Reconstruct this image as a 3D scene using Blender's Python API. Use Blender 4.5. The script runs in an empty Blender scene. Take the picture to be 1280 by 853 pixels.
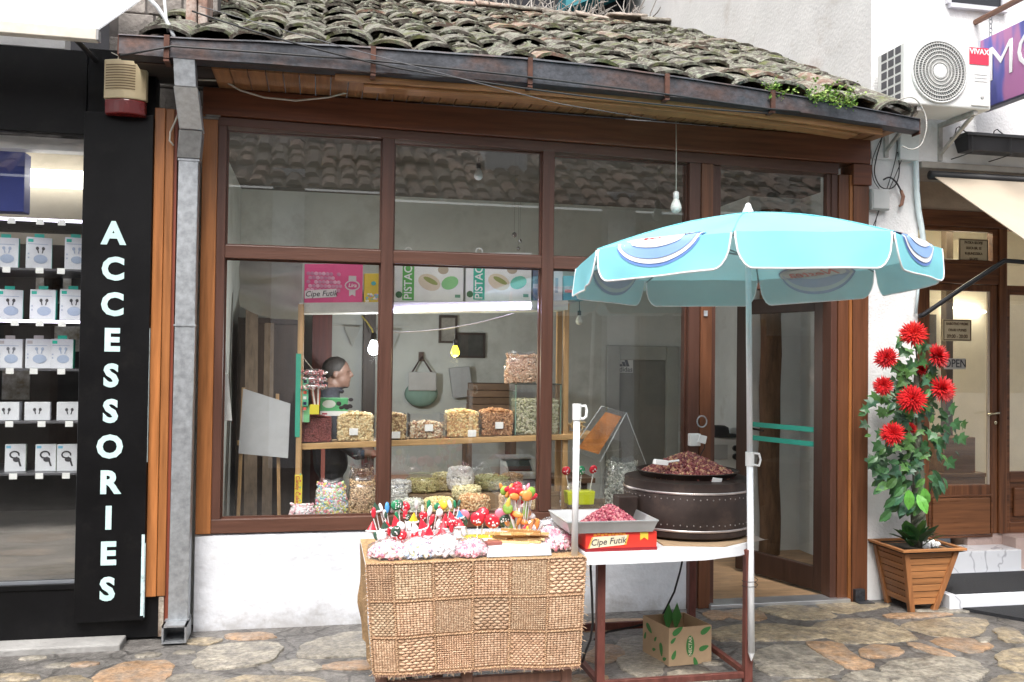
import bpy, bmesh, math, random
import numpy as np
from mathutils import Vector, Matrix, Euler, noise as mnoise
random.seed(7)
rng = np.random.default_rng(7)
scene = bpy.context.scene
COL = scene.collection
R_ = math.radians

# ------------------------------------------------------------------ camera
F_PX, CX, CY = 1150.0, 640.0, 426.5
YAW, PITCH, ROLL = R_(11.81), math.atan(23/1150.0), 0.0122
CAM = Vector((0.0, -5.63, 1.6))
_r = Vector((math.cos(YAW), -math.sin(YAW), 0))
_f = Vector((math.sin(YAW)*math.cos(PITCH), math.cos(YAW)*math.cos(PITCH), math.sin(PITCH)))
_u = _r.cross(_f)
CR = (_r*math.cos(ROLL) + _u*math.sin(ROLL)).normalized()
CU = (_u*math.cos(ROLL) - _r*math.sin(ROLL)).normalized()
cam = bpy.data.cameras.new('camera')
cam.sensor_width = 36.0
cam.lens = F_PX/1280*36.0
cam.clip_start, cam.clip_end = 0.05, 400
camo = bpy.data.objects.new('camera', cam)
COL.objects.link(camo)
camo.matrix_world = Matrix(((CR.x, CU.x, -_f.x, CAM.x), (CR.y, CU.y, -_f.y, CAM.y), (CR.z, CU.z, -_f.z, CAM.z), (0, 0, 0, 1)))
scene.camera = camo

# ------------------------------------------------------------------ sky, sun, exposure (bright overcast day)
SUN_EL, SUN_AZ = R_(58), R_(200)            # azimuth clockwise from +Y: high, from behind the camera and a little left
world = bpy.data.worlds.new('World')
scene.world = world
world.use_nodes = True
wn, wl = world.node_tree.nodes, world.node_tree.links
wn.clear()
wo = wn.new('ShaderNodeOutputWorld')
wb = wn.new('ShaderNodeBackground')
ws = wn.new('ShaderNodeTexSky')
ws.sky_type = 'NISHITA'
ws.sun_disc = False
ws.sun_elevation, ws.sun_rotation = SUN_EL, SUN_AZ
ws.air_density, ws.dust_density, ws.ozone_density = 1.0, 6.0, 1.0
whs = wn.new('ShaderNodeHueSaturation')
whs.inputs['Saturation'].default_value = 0.35      # grey cloud cover instead of a blue sky
wl.new(ws.outputs[0], whs.inputs['Color'])
wl.new(whs.outputs[0], wb.inputs[0])
wb.inputs[1].default_value = 0.15
wl.new(wb.outputs[0], wo.inputs[0])
sun = bpy.data.lights.new('sun', 'SUN')
sun.energy, sun.angle, sun.color = 1.3, R_(22), (1.0, 0.97, 0.93)
suno = bpy.data.objects.new('sun', sun)
COL.objects.link(suno)
sd = Vector((math.sin(SUN_AZ)*math.cos(SUN_EL), math.cos(SUN_AZ)*math.cos(SUN_EL), math.sin(SUN_EL)))
suno.rotation_euler = sd.to_track_quat('Z', 'Y').to_euler()
suno.location = (0, -3, 12)
scene.view_settings.view_transform = 'Standard'
scene.view_settings.look = 'None'
scene.view_settings.gamma = 1.0
scene.view_settings.use_curve_mapping = False
scene.view_settings.exposure = 1.02
scene.render.engine = 'CYCLES'
scene.cycles.max_bounces = 10
scene.cycles.transparent_max_bounces = 24
scene.cycles.diffuse_bounces = 6
scene.cycles.glossy_bounces = 4

# ------------------------------------------------------------------ pixel -> place
def ray(px, py):
    return _f + CR*((px-CX)/F_PX) - CU*((py-CY)/F_PX)
def onY(px, py, Y=0.0):
    d = ray(px, py); return CAM + d*((Y-CAM.y)/d.y)
def onZ(px, py, Z=0.0):
    d = ray(px, py); return CAM + d*((Z-CAM.z)/d.z)
def onX(px, py, X):
    d = ray(px, py); return CAM + d*((X-CAM.x)/d.x)

# ------------------------------------------------------------------ mesh builder
class MB:
    def __init__(s):
        s.v, s.f, s.r = [], [], []          # verts, faces, per-face random number
    def add(s, vs, fs, r=None):
        o = len(s.v)
        s.v.extend(tuple(p) for p in vs)
        s.f.extend(tuple(i+o for i in f) for f in fs)
        if r is not None or s.r:
            s.r.extend([0.5 if r is None else r]*len(fs))
        return s
    def box(s, x0, x1, y0, y1, z0, z1, r=None):
        return s.add([(x0,y0,z0),(x1,y0,z0),(x1,y1,z0),(x0,y1,z0),(x0,y0,z1),(x1,y0,z1),(x1,y1,z1),(x0,y1,z1)],
                     [(0,3,2,1),(4,5,6,7),(0,1,5,4),(1,2,6,5),(2,3,7,6),(3,0,4,7)], r)
    def obox(s, c, ax, ay, az, r=None):      # oriented box: centre and three half-axis vectors
        c, ax, ay, az = Vector(c), Vector(ax), Vector(ay), Vector(az)
        vs = [c+ax*i+ay*j+az*k for k in (-1,1) for j in (-1,1) for i in (-1,1)]
        return s.add(vs, [(0,2,3,1),(4,5,7,6),(0,1,5,4),(1,3,7,5),(3,2,6,7),(2,0,4,6)], r)
    def beam(s, p, q, w, h, up=(0,0,1), r=None):
        p, q = Vector(p), Vector(q)
        d = (q-p); L = d.length; d = d/L
        u = Vector(up); sdir = d.cross(u)
        if sdir.length < 1e-4: sdir = d.cross(Vector((0,1,0)))
        sdir.normalize(); u = sdir.cross(d)
        return s.obox((p+q)/2, d*(L/2), sdir*(w/2), u*(h/2), r)
    def tube(s, pts, rad, n=8, cap=True, r=None):
        pts = [Vector(p) for p in pts]
        rads = rad if isinstance(rad, (list, tuple)) else [rad]*len(pts)
        vs, fs = [], []
        ref = None
        for i, p in enumerate(pts):
            d = (pts[min(i+1, len(pts)-1)] - pts[max(i-1, 0)])
            d = d.normalized() if d.length > 1e-9 else Vector((0,0,1))
            if ref is None:
                a = Vector((0,0,1)) if abs(d.z) < .9 else Vector((1,0,0))
                ref = (a - d*a.dot(d)).normalized()
            else:
                ref = (ref - d*ref.dot(d))
                ref = ref.normalized() if ref.length > 1e-6 else Vector((1,0,0))
            b = d.cross(ref)
            for k in range(n):
                t = 2*math.pi*k/n
                vs.append(p + (ref*math.cos(t) + b*math.sin(t))*rads[i])
        for i in range(len(pts)-1):
            for k in range(n):
                a, b2 = i*n+k, i*n+(k+1) % n
                fs.append((a, b2, b2+n, a+n))
        if cap:
            fs.append(tuple(reversed(range(n))))
            fs.append(tuple(range((len(pts)-1)*n, len(pts)*n)))
        return s.add(vs, fs, r)
    def lathe(s, prof, c=(0,0,0), n=32, cap=True, r=None):   # prof: (radius, z)
        c = Vector(c); vs, fs = [], []
        for rr, z in prof:
            for k in range(n):
                t = 2*math.pi*k/n
                vs.append(c + Vector((rr*math.cos(t), rr*math.sin(t), z)))
        for i in range(len(prof)-1):
            for k in range(n):
                a, b = i*n+k, i*n+(k+1) % n
                fs.append((a, b, b+n, a+n))
        if cap:
            fs.append(tuple(reversed(range(n))))
            fs.append(tuple(range((len(prof)-1)*n, len(prof)*n)))
        return s.add(vs, fs, r)
    def sphere(s, c, rad, n=12, m=8, r=None, M=None):
        c = Vector(c)
        rad = rad if isinstance(rad, (tuple, list)) else (rad,)*3
        vs = [Vector((0,0,rad[2]))]
        for i in range(1, m):
            a = math.pi*i/m
            for k in range(n):
                t = 2*math.pi*k/n
                vs.append(Vector((rad[0]*math.sin(a)*math.cos(t), rad[1]*math.sin(a)*math.sin(t), rad[2]*math.cos(a))))
        vs.append(Vector((0,0,-rad[2])))
        fs = [(0, 1+k, 1+(k+1) % n) for k in range(n)]
        for i in range(m-2):
            for k in range(n):
                a, b = 1+i*n+k, 1+i*n+(k+1) % n
                fs.append((a, a+n, b+n, b))
        L = len(vs)-1; o = 1+(m-2)*n
        fs += [(L, o+(k+1) % n, o+k) for k in range(n)]
        if M is not None: vs = [M @ v for v in vs]
        return s.add([c+v for v in vs], fs, r)
    def prism(s, poly, axis, a, b, r=None):  # poly of 2d points extruded between a and b along 'x','y' or 'z'
        n = len(poly)
        def mk(p, t):
            return {'x': (t, p[0], p[1]), 'y': (p[0], t, p[1]), 'z': (p[0], p[1], t)}[axis]
        vs = [mk(p, a) for p in poly] + [mk(p, b) for p in poly]
        fs = [tuple(range(n)), tuple(reversed(range(n, 2*n)))] + [(i, i+n, (i+1) % n+n, (i+1) % n) for i in range(n)]
        return s.add(vs, fs, r)
    def grid(s, fn, nu, nv, r=None):
        vs = [fn(i/nu, j/nv) for j in range(nv+1) for i in range(nu+1)]
        fs = [(j*(nu+1)+i, j*(nu+1)+i+1, (j+1)*(nu+1)+i+1, (j+1)*(nu+1)+i) for j in range(nv) for i in range(nu)]
        return s.add(vs, fs, r)
    def grains(s, pts, size, jit=.25, flat=False, shape=None):
        base = shape or ICO
        for p in pts:
            q = Euler((random.uniform(0,6.28), random.uniform(0,6.28), random.uniform(0,6.28))).to_matrix() if not flat else Euler((random.uniform(-.3,.3), random.uniform(-.3,.3), random.uniform(0,6.28))).to_matrix()
            k = 1+random.uniform(-jit, jit)
            p = Vector(p)
            s.add([p + q @ Vector((v[0]*size[0]*k, v[1]*size[1]*k, v[2]*size[2]*k)) for v in base[0]], base[1], random.random())
        return s
_b = bmesh.new(); bmesh.ops.create_icosphere(_b, subdivisions=1, radius=1.0)
ICO = ([v.co.copy() for v in _b.verts], [tuple(v.index for v in f.verts) for f in _b.faces]); _b.free()
OCT = ([(1,0,0),(-1,0,0),(0,1,0),(0,-1,0),(0,0,1),(0,0,-1)], [(0,2,4),(2,1,4),(1,3,4),(3,0,4),(2,0,5),(1,2,5),(3,1,5),(0,3,5)])

def mesh_from(name, mb, mats, origin=(0,0,0), smooth=False, fixn=True):
    me = bpy.data.meshes.new(name)
    o = Vector(origin)
    me.from_pydata([tuple(Vector(v)-o) for v in mb.v], [], mb.f)
    if mb.r:
        at = me.attributes.new('rnd', 'FLOAT', 'FACE')
        at.data.foreach_set('value', np.array(mb.r, dtype=np.float32))
    me.update()
    if fixn:
        b = bmesh.new(); b.from_mesh(me)
        bmesh.ops.recalc_face_normals(b, faces=b.faces)
        b.to_mesh(me); b.free()
    for m in (mats if isinstance(mats, (list, tuple)) else [mats]): me.materials.append(m)
    if smooth:
        me.shade_smooth() if hasattr(me, 'shade_smooth') else [setattr(p, 'use_smooth', True) for p in me.polygons]
    return me

def root_loc(o):
    v = Vector(o.location)
    while o.parent: o = o.parent; v += Vector(o.location)
    return v
def ob(name, mb, mat, parent=None, bevel=0, smooth=False, kind=None, seg=2, origin=None, angle=None, fixn=True):
    if parent is not None and origin is None: org = root_loc(parent)
    elif origin is not None: org = Vector(origin)
    else:
        a = np.array([tuple(v) for v in mb.v]); org = Vector(((a[:,0].min()+a[:,0].max())/2, (a[:,1].min()+a[:,1].max())/2, a[:,2].min()))
    me = mesh_from(name, mb, mat, org, smooth or angle is not None, fixn)
    if angle is not None:
        try: me.set_sharp_from_angle(angle=angle)
        except Exception: pass
    o = bpy.data.objects.new(name, me); COL.objects.link(o)
    if parent is not None:
        o.parent = parent
        if origin is not None: o.location = org - root_loc(parent)
    else: o.location = org
    if bevel:
        b = o.modifiers.new('bevel', 'BEVEL'); b.width = bevel; b.segments = seg; b.limit_method = 'ANGLE'; b.angle_limit = R_(40)
        b.harden_normals = False
    if kind: o['kind'] = kind
    return o
def tag(o, label, cat, group=None, kind=None):
    o['label'] = label; o['category'] = cat
    if group: o['group'] = group
    if kind: o['kind'] = kind
    return o
def thing(name, label, cat, loc=(0,0,0), group=None):
    o = bpy.data.objects.new(name, None); COL.objects.link(o); o.location = loc
    o.empty_display_size = .1
    return tag(o, label, cat, group)
def copy_tree(o, delta, parent=None):
    c = o.copy(); COL.objects.link(c); c.parent = parent
    if parent is None: c.location = Vector(o.location)+Vector(delta)
    for ch in list(o.children): copy_tree(ch, (0,0,0), c)
    return c
def B(*a): return MB().box(*a)

# ------------------------------------------------------------------ materials
def _nt(name):
    m = bpy.data.materials.new(name); m.use_nodes = True
    nt = m.node_tree
    return m, nt, nt.nodes['Principled BSDF']
def rgb(c): return (c[0], c[1], c[2], 1)
def pm(name, col, rough=.6, metal=0, var=.18, scale=6, stretch=(1,1,1), bump=0.0, bscale=80, col2=None, spec=.5, detail=6, rand=0.0, rvar=.1, emit=None, coat=0, dirt=None, trans=0, sub=0, speck=None):
    """noise-varied procedural surface; col2 = second colour; dirt=(colour, amount, scale)"""
    m, nt, p = _nt(name)
    N, L = nt.nodes, nt.links
    tc = N.new('ShaderNodeTexCoord')
    mp = N.new('ShaderNodeMapping'); mp.inputs['Scale'].default_value = stretch
    L.new(tc.outputs['Object'], mp.inputs[0])
    vec = mp.outputs[0]
    if rand:
        oi = N.new('ShaderNodeObjectInfo')
        va = N.new('ShaderNodeVectorMath'); va.operation = 'ADD'
        vm = N.new('ShaderNodeVectorMath'); vm.operation = 'SCALE'; vm.inputs['Scale'].default_value = 37.0
        cb = N.new('ShaderNodeCombineXYZ')
        for k in range(3): L.new(oi.outputs['Random'], cb.inputs[k])
        L.new(cb.outputs[0], vm.inputs[0]); L.new(mp.outputs[0], va.inputs[0]); L.new(vm.outputs[0], va.inputs[1])
        vec = va.outputs[0]
    nz = N.new('ShaderNodeTexNoise'); nz.inputs['Scale'].default_value = scale; nz.inputs['Detail'].default_value = detail
    nz.inputs['Roughness'].default_value = .62
    L.new(vec, nz.inputs['Vector'])
    rp = N.new('ShaderNodeValToRGB')
    a = [max(0, c*(1-var)) for c in col]; b = [min(1, c*(1+var)) for c in (col2 or col)]
    rp.color_ramp.elements[0].position, rp.color_ramp.elements[1].position = .32, .68
    rp.color_ramp.elements[0].color, rp.color_ramp.elements[1].color = rgb(a), rgb(b)
    L.new(nz.outputs['Fac'], rp.inputs[0])
    out = rp.outputs[0]
    if rand:
        hs = N.new('ShaderNodeHueSaturation')
        mr = N.new('ShaderNodeMapRange'); mr.inputs['To Min'].default_value = 1-rand; mr.inputs['To Max'].default_value = 1+rand
        L.new(oi.outputs['Random'], mr.inputs[0]); L.new(mr.outputs[0], hs.inputs['Value']); L.new(out, hs.inputs['Color'])
        out = hs.outputs[0]
    if dirt:
        n2 = N.new('ShaderNodeTexNoise'); n2.inputs['Scale'].default_value = dirt[2]; n2.inputs['Detail'].default_value = 8; n2.inputs['Roughness'].default_value = .7
        L.new(vec, n2.inputs['Vector'])
        r2 = N.new('ShaderNodeValToRGB'); r2.color_ramp.elements[0].position = 1-dirt[1]-.12; r2.color_ramp.elements[1].position = 1-dirt[1]+.12
        L.new(n2.outputs['Fac'], r2.inputs[0])
        mx = N.new('ShaderNodeMixRGB'); mx.inputs[2].default_value = rgb(dirt[0])
        L.new(r2.outputs[0], mx.inputs[0]); L.new(out, mx.inputs[1]); out = mx.outputs[0]
    if speck:                                   # fine pitted grain: (scale, dark, light)
        n4 = N.new('ShaderNodeTexNoise'); n4.inputs['Scale'].default_value = speck[0]; n4.inputs['Detail'].default_value = 10; n4.inputs['Roughness'].default_value = .75
        L.new(vec, n4.inputs['Vector'])
        r4 = N.new('ShaderNodeValToRGB'); r4.color_ramp.elements[0].position = .36; r4.color_ramp.elements[1].position = .62
        r4.color_ramp.elements[0].color = rgb((speck[1],)*3); r4.color_ramp.elements[1].color = rgb((speck[2],)*3)
        L.new(n4.outputs['Fac'], r4.inputs[0])
        m4 = N.new('ShaderNodeMixRGB'); m4.blend_type = 'MULTIPLY'; m4.inputs[0].default_value = 1
        L.new(out, m4.inputs[1]); L.new(r4.outputs[0], m4.inputs[2]); out = m4.outputs[0]
    L.new(out, p.inputs['Base Color'])
    p.inputs['Metallic'].default_value = metal
    p.inputs['Specular IOR Level'].default_value = spec
    rr = N.new('ShaderNodeMapRange'); rr.inputs['To Min'].default_value = max(.03, rough-rvar); rr.inputs['To Max'].default_value = min(1, rough+rvar)
    L.new(nz.outputs['Fac'], rr.inputs[0]); L.new(rr.outputs[0], p.inputs['Roughness'])
    if bump:
        n3 = N.new('ShaderNodeTexNoise'); n3.inputs['Scale'].default_value = bscale; n3.inputs['Detail'].default_value = 5
        L.new(vec, n3.inputs['Vector'])
        bp = N.new('ShaderNodeBump'); bp.inputs['Strength'].default_value = min(1, bump); bp.inputs['Distance'].default_value = .01
        L.new(n3.outputs['Fac'], bp.inputs['Height']); L.new(bp.outputs[0], p.inputs['Normal'])
    if emit:
        p.inputs['Emission Color'].default_value = rgb(emit[0]); p.inputs['Emission Strength'].default_value = emit[1]
    if coat: p.inputs['Coat Weight'].default_value = coat; p.inputs['Coat Roughness'].default_value = .15
    if trans: p.inputs['Transmission Weight'].default_value = trans
    if sub: p.inputs['Subsurface Weight'].default_value = sub; p.inputs['Subsurface Radius'].default_value = (.01,.008,.006)
    return m
def woodm(name, col, axis='z', rough=.45, col2=None, grain=1.0, dirt=None, rand=0):
    st = {'x': (1.2, 22, 22), 'y': (22, 1.2, 22), 'z': (22, 22, 1.2)}[axis]
    return pm(name, col, rough, var=.32*grain, scale=1.6, stretch=st, bump=.12, bscale=6, col2=col2, detail=8, dirt=dirt, rand=rand)
def glass(name, tint=(1,1,1), refl=.05, rough=0.0, haze=0.0, hazecol=(.8,.8,.8), gain=1.0):
    m, nt, p = _nt(name); N, L = nt.nodes, nt.links
    N.remove(p); out = N['Material Output']
    lw = N.new('ShaderNodeLayerWeight'); lw.inputs['Blend'].default_value = .5
    pw = N.new('ShaderNodeMath'); pw.operation = 'POWER'; pw.inputs[1].default_value = 5
    ml = N.new('ShaderNodeMath'); ml.operation = 'MULTIPLY_ADD'; ml.inputs[1].default_value = .85*gain; ml.inputs[2].default_value = refl
    L.new(lw.outputs['Facing'], pw.inputs[0]); L.new(pw.outputs[0], ml.inputs[0])
    tr = N.new('ShaderNodeBsdfTransparent'); tr.inputs[0].default_value = rgb(tint)
    gl = N.new('ShaderNodeBsdfGlossy'); gl.inputs['Roughness'].default_value = rough
    mx = N.new('ShaderNodeMixShader'); L.new(ml.outputs[0], mx.inputs[0]); L.new(tr.outputs[0], mx.inputs[1]); L.new(gl.outputs[0], mx.inputs[2])
    last = mx
    if haze:
        df = N.new('ShaderNodeBsdfDiffuse'); df.inputs[0].default_value = rgb(hazecol)
        m2 = N.new('ShaderNodeMixShader'); m2.inputs[0].default_value = haze
        L.new(mx.outputs[0], m2.inputs[1]); L.new(df.outputs[0], m2.inputs[2]); last = m2
    L.new(last.outputs[0], out.inputs[0])
    return m
def grainm(name, cols, rough=.5, sub=0):
    """small pieces coloured by their own random number"""
    m, nt, p = _nt(name); N, L = nt.nodes, nt.links
    at = N.new('ShaderNodeAttribute'); at.attribute_name = 'rnd'
    rp = N.new('ShaderNodeValToRGB'); cr = rp.color_ramp; cr.interpolation = 'CONSTANT'
    while len(cr.elements) < len(cols): cr.elements.new(.5)
    for i, c in enumerate(cols):
        cr.elements[i].position = i/len(cols); cr.elements[i].color = rgb(c)
    L.new(at.outputs['Fac'], rp.inputs[0]); L.new(rp.outputs[0], p.inputs['Base Color'])
    p.inputs['Roughness'].default_value = rough
    return m
def emis(name, col, s):
    m, nt, p = _nt(name)
    p.inputs['Base Color'].default_value = rgb(col)
    p.inputs['Emission Color'].default_value = rgb(col); p.inputs['Emission Strength'].default_value = s
    return m
def canvas(name, col, tl=.35):
    m = pm(name, col, .8, var=.06, scale=4, bump=.35, bscale=7)
    N, L = m.node_tree.nodes, m.node_tree.links
    t = N.new('ShaderNodeBsdfTranslucent'); t.inputs[0].default_value = rgb(col)
    mx = N.new('ShaderNodeMixShader'); mx.inputs[0].default_value = tl
    L.new(N['Principled BSDF'].outputs[0], mx.inputs[1]); L.new(t.outputs[0], mx.inputs[2]); L.new(mx.outputs[0], N['Material Output'].inputs[0])
    return m
def flat(name, col, rough=.5, metal=0): return pm(name, col, rough, metal, var=.06, scale=12)

M = {}
M['frame'] = woodm('brown_frame', (.085,.036,.024), 'z', .42, grain=.7, dirt=((.17,.095,.065), .27, 1.3))
M['frame_x'] = woodm('brown_frame_horizontal', (.098,.042,.027), 'x', .42, grain=.7, dirt=((.18,.10,.07), .27, 1.3))
M['post'] = woodm('varnished_post', (.30,.115,.035), 'z', .4)
M['post_dark'] = woodm('dark_varnished_post', (.13,.048,.021), 'z', .42)
M['beam'] = woodm('beam_wood', (.145,.046,.020), 'x', .5)
M['fascia'] = woodm('fascia_wood', (.36,.165,.062), 'x', .55, dirt=((.05,.025,.015), .36, 5))
M['soffit'] = woodm('soffit_wood', (.26,.12,.05), 'y', .6)
M['plaster'] = pm('white_plaster', (.66,.68,.72), .8, var=.05, scale=5, bump=.45, bscale=26, dirt=((.52,.50,.48), .27, 5), speck=(14,.93,1.02))
M['plaster_rough'] = pm('rough_white_render', (.76,.76,.76), .9, var=.05, scale=9, bump=.5, bscale=60, dirt=((.50,.47,.44), .27, 6))
M['plaster_old'] = pm('old_grey_render', (.70,.69,.68), .9, var=.06, scale=3, bump=.3, bscale=40, dirt=((.50,.46,.42), .33, 2.2))
M['inwall'] = pm('interior_wall', (.58,.60,.57), .85, var=.12, scale=1.5, bump=.2, bscale=20, dirt=((.38,.38,.35), .36, 2.0))
M['infloor'] = pm('interior_floor', (.36,.23,.13), .45, var=.3, scale=3, stretch=(1,4,1), dirt=((.10,.07,.05), .35, 5))
M['galv'] = pm('galvanised_metal', (.38,.40,.42), .5, .75, var=.22, scale=28, bump=.08, bscale=40, dirt=((.26,.25,.24), .3, 4))
M['galv_bright'] = pm('bright_galvanised_metal', (.60,.64,.68), .42, .7, var=.15, scale=30)
M['gutter'] = pm('rusty_gutter', (.060,.064,.074), .5, .5, var=.4, scale=3, stretch=(1,6,1.5), dirt=((.11,.058,.042), .40, 2.2), bump=.1, bscale=30, speck=(26,.6,1.25))
M['black'] = pm('black_panel', (.0032,.0032,.0038), .45, var=.3, scale=2, dirt=((.010,.0095,.009), .34, 6), rvar=.2, spec=.2, bump=.06, bscale=5, speck=(60,.8,1.25))
M['black_plastic'] = flat('black_plastic', (.018,.018,.020), .45)
M['white_plastic'] = flat('white_plastic', (.78,.79,.78), .4)
M['white_paint'] = pm('white_painted_metal', (.84,.86,.88), .35, var=.04, scale=10, dirt=((.6,.55,.5), .10, 14))
M['cream'] = flat('cream_plastic', (.62,.52,.33), .45)
M['darkred'] = flat('dark_red_plastic', (.15,.012,.012), .25)
M['letter'] = pm('pale_lettering', (.52,.72,.71), .55, var=.12, scale=10, dirt=((.35,.48,.48),.25,20))
M['pane'] = glass('window_glass', (.985,.99,.985), .070, .006, gain=.9)
M['clear'] = glass('clear_plastic', (.975,.98,.985), .045, .05, haze=.012, hazecol=(.85,.87,.9))
M['bag'] = glass('plastic_bag', (.97,.97,.98), .08, .14, haze=.035, hazecol=(.9,.9,.92))
M['redmetal'] = pm('red_brown_metal', (.14,.045,.035), .55, .2, var=.3, scale=8, stretch=(3,3,1), dirt=((.22,.13,.10), .3, 12))
M['wire'] = flat('black_wire', (.015,.015,.016), .5)
M['wire_white'] = flat('pale_wire', (.55,.52,.45), .5)

# ================================================================== GROUND
mort = pm('mortar_paving', (.155,.146,.136), .42, var=.34, scale=4.5, bump=1, bscale=50, detail=12, dirt=((.075,.070,.066), .45, 3.0), rvar=.3, speck=(30,.55,1.3))
def cracked(m):                                          # thin dark cracks and joints in the old paving bed
    N, L = m.node_tree.nodes, m.node_tree.links; p = N['Principled BSDF']
    src = p.inputs['Base Color'].links[0].from_socket
    tc = N.new('ShaderNodeTexCoord'); nz = N.new('ShaderNodeTexNoise'); nz.inputs['Scale'].default_value = 5; nz.inputs['Detail'].default_value = 6
    L.new(tc.outputs['Object'], nz.inputs['Vector'])
    mx = N.new('ShaderNodeMixRGB'); mx.inputs[0].default_value = .16; L.new(tc.outputs['Object'], mx.inputs[1]); L.new(nz.outputs['Color'], mx.inputs[2])
    v = N.new('ShaderNodeTexVoronoi'); v.feature = 'DISTANCE_TO_EDGE'; v.inputs['Scale'].default_value = 4.2; L.new(mx.outputs[0], v.inputs['Vector'])
    r = N.new('ShaderNodeValToRGB'); r.color_ramp.elements[0].position = .008; r.color_ramp.elements[1].position = .05; r.color_ramp.elements[0].color = rgb((.58,)*3)
    L.new(v.outputs['Distance'], r.inputs[0])
    x = N.new('ShaderNodeMixRGB'); x.blend_type = 'MULTIPLY'; x.inputs[0].default_value = 1; L.new(src, x.inputs[1]); L.new(r.outputs[0], x.inputs[2]); L.new(x.outputs[0], p.inputs['Base Color'])
    b = N.new('ShaderNodeBump'); b.inputs['Distance'].default_value = .012; b.inputs['Strength'].default_value = .8; L.new(r.outputs[0], b.inputs['Height'])
    old = p.inputs['Normal'].links[0].from_socket; L.new(old, b.inputs['Normal']); L.new(b.outputs[0], p.inputs['Normal'])
cracked(mort)
ground = ob('ground', MB().grid(lambda u, v: (-40+80*u, -40+80*v, 0), 16, 16), mort, kind='structure', fixn=False, origin=(0,0,0))
stone_m = {
 't': pm('tan_stone', (.30,.245,.165), .38, var=.36, scale=9, bump=1, bscale=42, rand=.2, detail=12, dirt=((.15,.135,.12), .42, 13), rvar=.25, speck=(34,.5,1.3)),
 'o': pm('orange_stone', (.32,.20,.115), .38, var=.34, scale=8, bump=1, bscale=42, rand=.2, detail=12, dirt=((.27,.22,.175), .46, 9), rvar=.25, speck=(34,.55,1.28)),
 'g': pm('grey_stone', (.275,.25,.205), .38, var=.34, scale=8, bump=1, bscale=40, rand=.2, detail=12, dirt=((.14,.13,.12), .42, 12), rvar=.25, speck=(34,.5,1.3))}
def chaikin(P, k=2):
    for _ in range(k):
        Q = []
        for i in range(len(P)):
            a, b = P[i], P[(i+1) % len(P)]
            Q += [a*.75+b*.25, a*.25+b*.75]
        P = Q
    return P
def paver(P, kind, h=.012):
    P = [Vector((p.x, p.y)) for p in P]
    c = sum(P, Vector((0,0)))/len(P); P = chaikin([c+(p-c)*1.2 for p in P], 1)
    Q = []
    for i in range(len(P)):                                  # broken, uneven edges
        a, b = P[i], P[(i+1) % len(P)]
        k = max(1, int((b-a).length/.028))
        Q += [a.lerp(b, j/k) for j in range(k)]
    c = sum(Q, Vector((0,0)))/len(Q)
    P = [p + (p-c).normalized()*(.022*mnoise.noise(Vector((p.x*11, p.y*11, 3.1)))+.010*mnoise.noise(Vector((p.x*37, p.y*37, 1.7)))) for p in Q]
    n = len(P); h = h*random.uniform(.5, 1.1)
    tx, ty = random.uniform(-.012,.012), random.uniform(-.012,.012)
    def lv(k, z): return [(c.x+(p.x-c.x)*k, c.y+(p.y-c.y)*k, z+(0 if z < .002 else tx*(p.x-c.x)+ty*(p.y-c.y))) for p in P]
    m = MB(); m.v = lv(1, -.004) + lv(.985, h*.7) + lv(.93, h) + [(c.x, c.y, h)]
    for a in (0, n):
        m.f += [(a+i, a+(i+1) % n, a+n+(i+1) % n, a+n+i) for i in range(n)]
    m.f += [(2*n+i, 2*n+(i+1) % n, 3*n) for i in range(n)]
    o = ob('paving_stone', m, stone_m[kind], ground, origin=(c.x, c.y, 0), angle=R_(50))
    occupied.append((c, max((p-c).length for p in P)))
occupied = []
def crop(ox, oy, s, pts): return [onZ(ox+x/s, oy+y/s) for x, y in pts]
RS = [('t',[(232,258),(370,248),(460,265),(525,295),(380,305),(250,275)]),('t',[(465,240),(560,235),(650,240),(745,245),(640,268),(560,278),(490,262)]),
 ('o',[(90,268),(215,262),(250,310),(110,300)]),('t',[(55,345),(240,322),(460,345),(470,380),(230,388),(60,385)]),
 ('t',[(440,330),(560,305),(700,310),(830,375),(760,390),(560,395),(480,360)]),('t',[(790,325),(960,303),(1110,305),(1120,330),(1060,375),(900,360)]),
 ('o',[(730,285),(860,280),(1000,282),(900,295),(760,300)]),('o',[(910,385),(1000,375),(1150,400),(1080,440),(950,410)]),
 ('o',[(795,395),(880,405),(1010,450),(930,450)]),('o',[(620,425),(700,408),(800,425),(750,455),(650,455)]),
 ('o',[(425,400),(540,400),(600,455),(680,485),(590,500),(510,465),(430,415)]),('g',[(205,440),(330,405),(470,425),(545,510),(420,530),(240,515)]),
 ('t',[(1165,345),(1225,338),(1275,372),(1270,398),(1190,390)]),('t',[(1175,440),(1280,420),(1400,440),(1390,520),(1200,500)]),
 ('g',[(720,490),(870,460),(1060,470),(1120,530),(960,574),(760,550)]),('o',[(0,275),(80,275),(90,300),(20,305)]),('g',[(1090,382),(1150,377),(1140,398),(1100,400)]),
 ('g',[(560,525),(700,510),(770,600),(560,610)]),('t',[(300,550),(540,545),(540,620),(310,620)]),('t',[(1150,540),(1280,530),(1330,600),(1140,620)]),
 ('g',[(840,258),(1000,262),(1060,275),(960,280),(850,272)])]
for k, P in RS: paver(crop(880, 680, 3.2, P), k)
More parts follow.
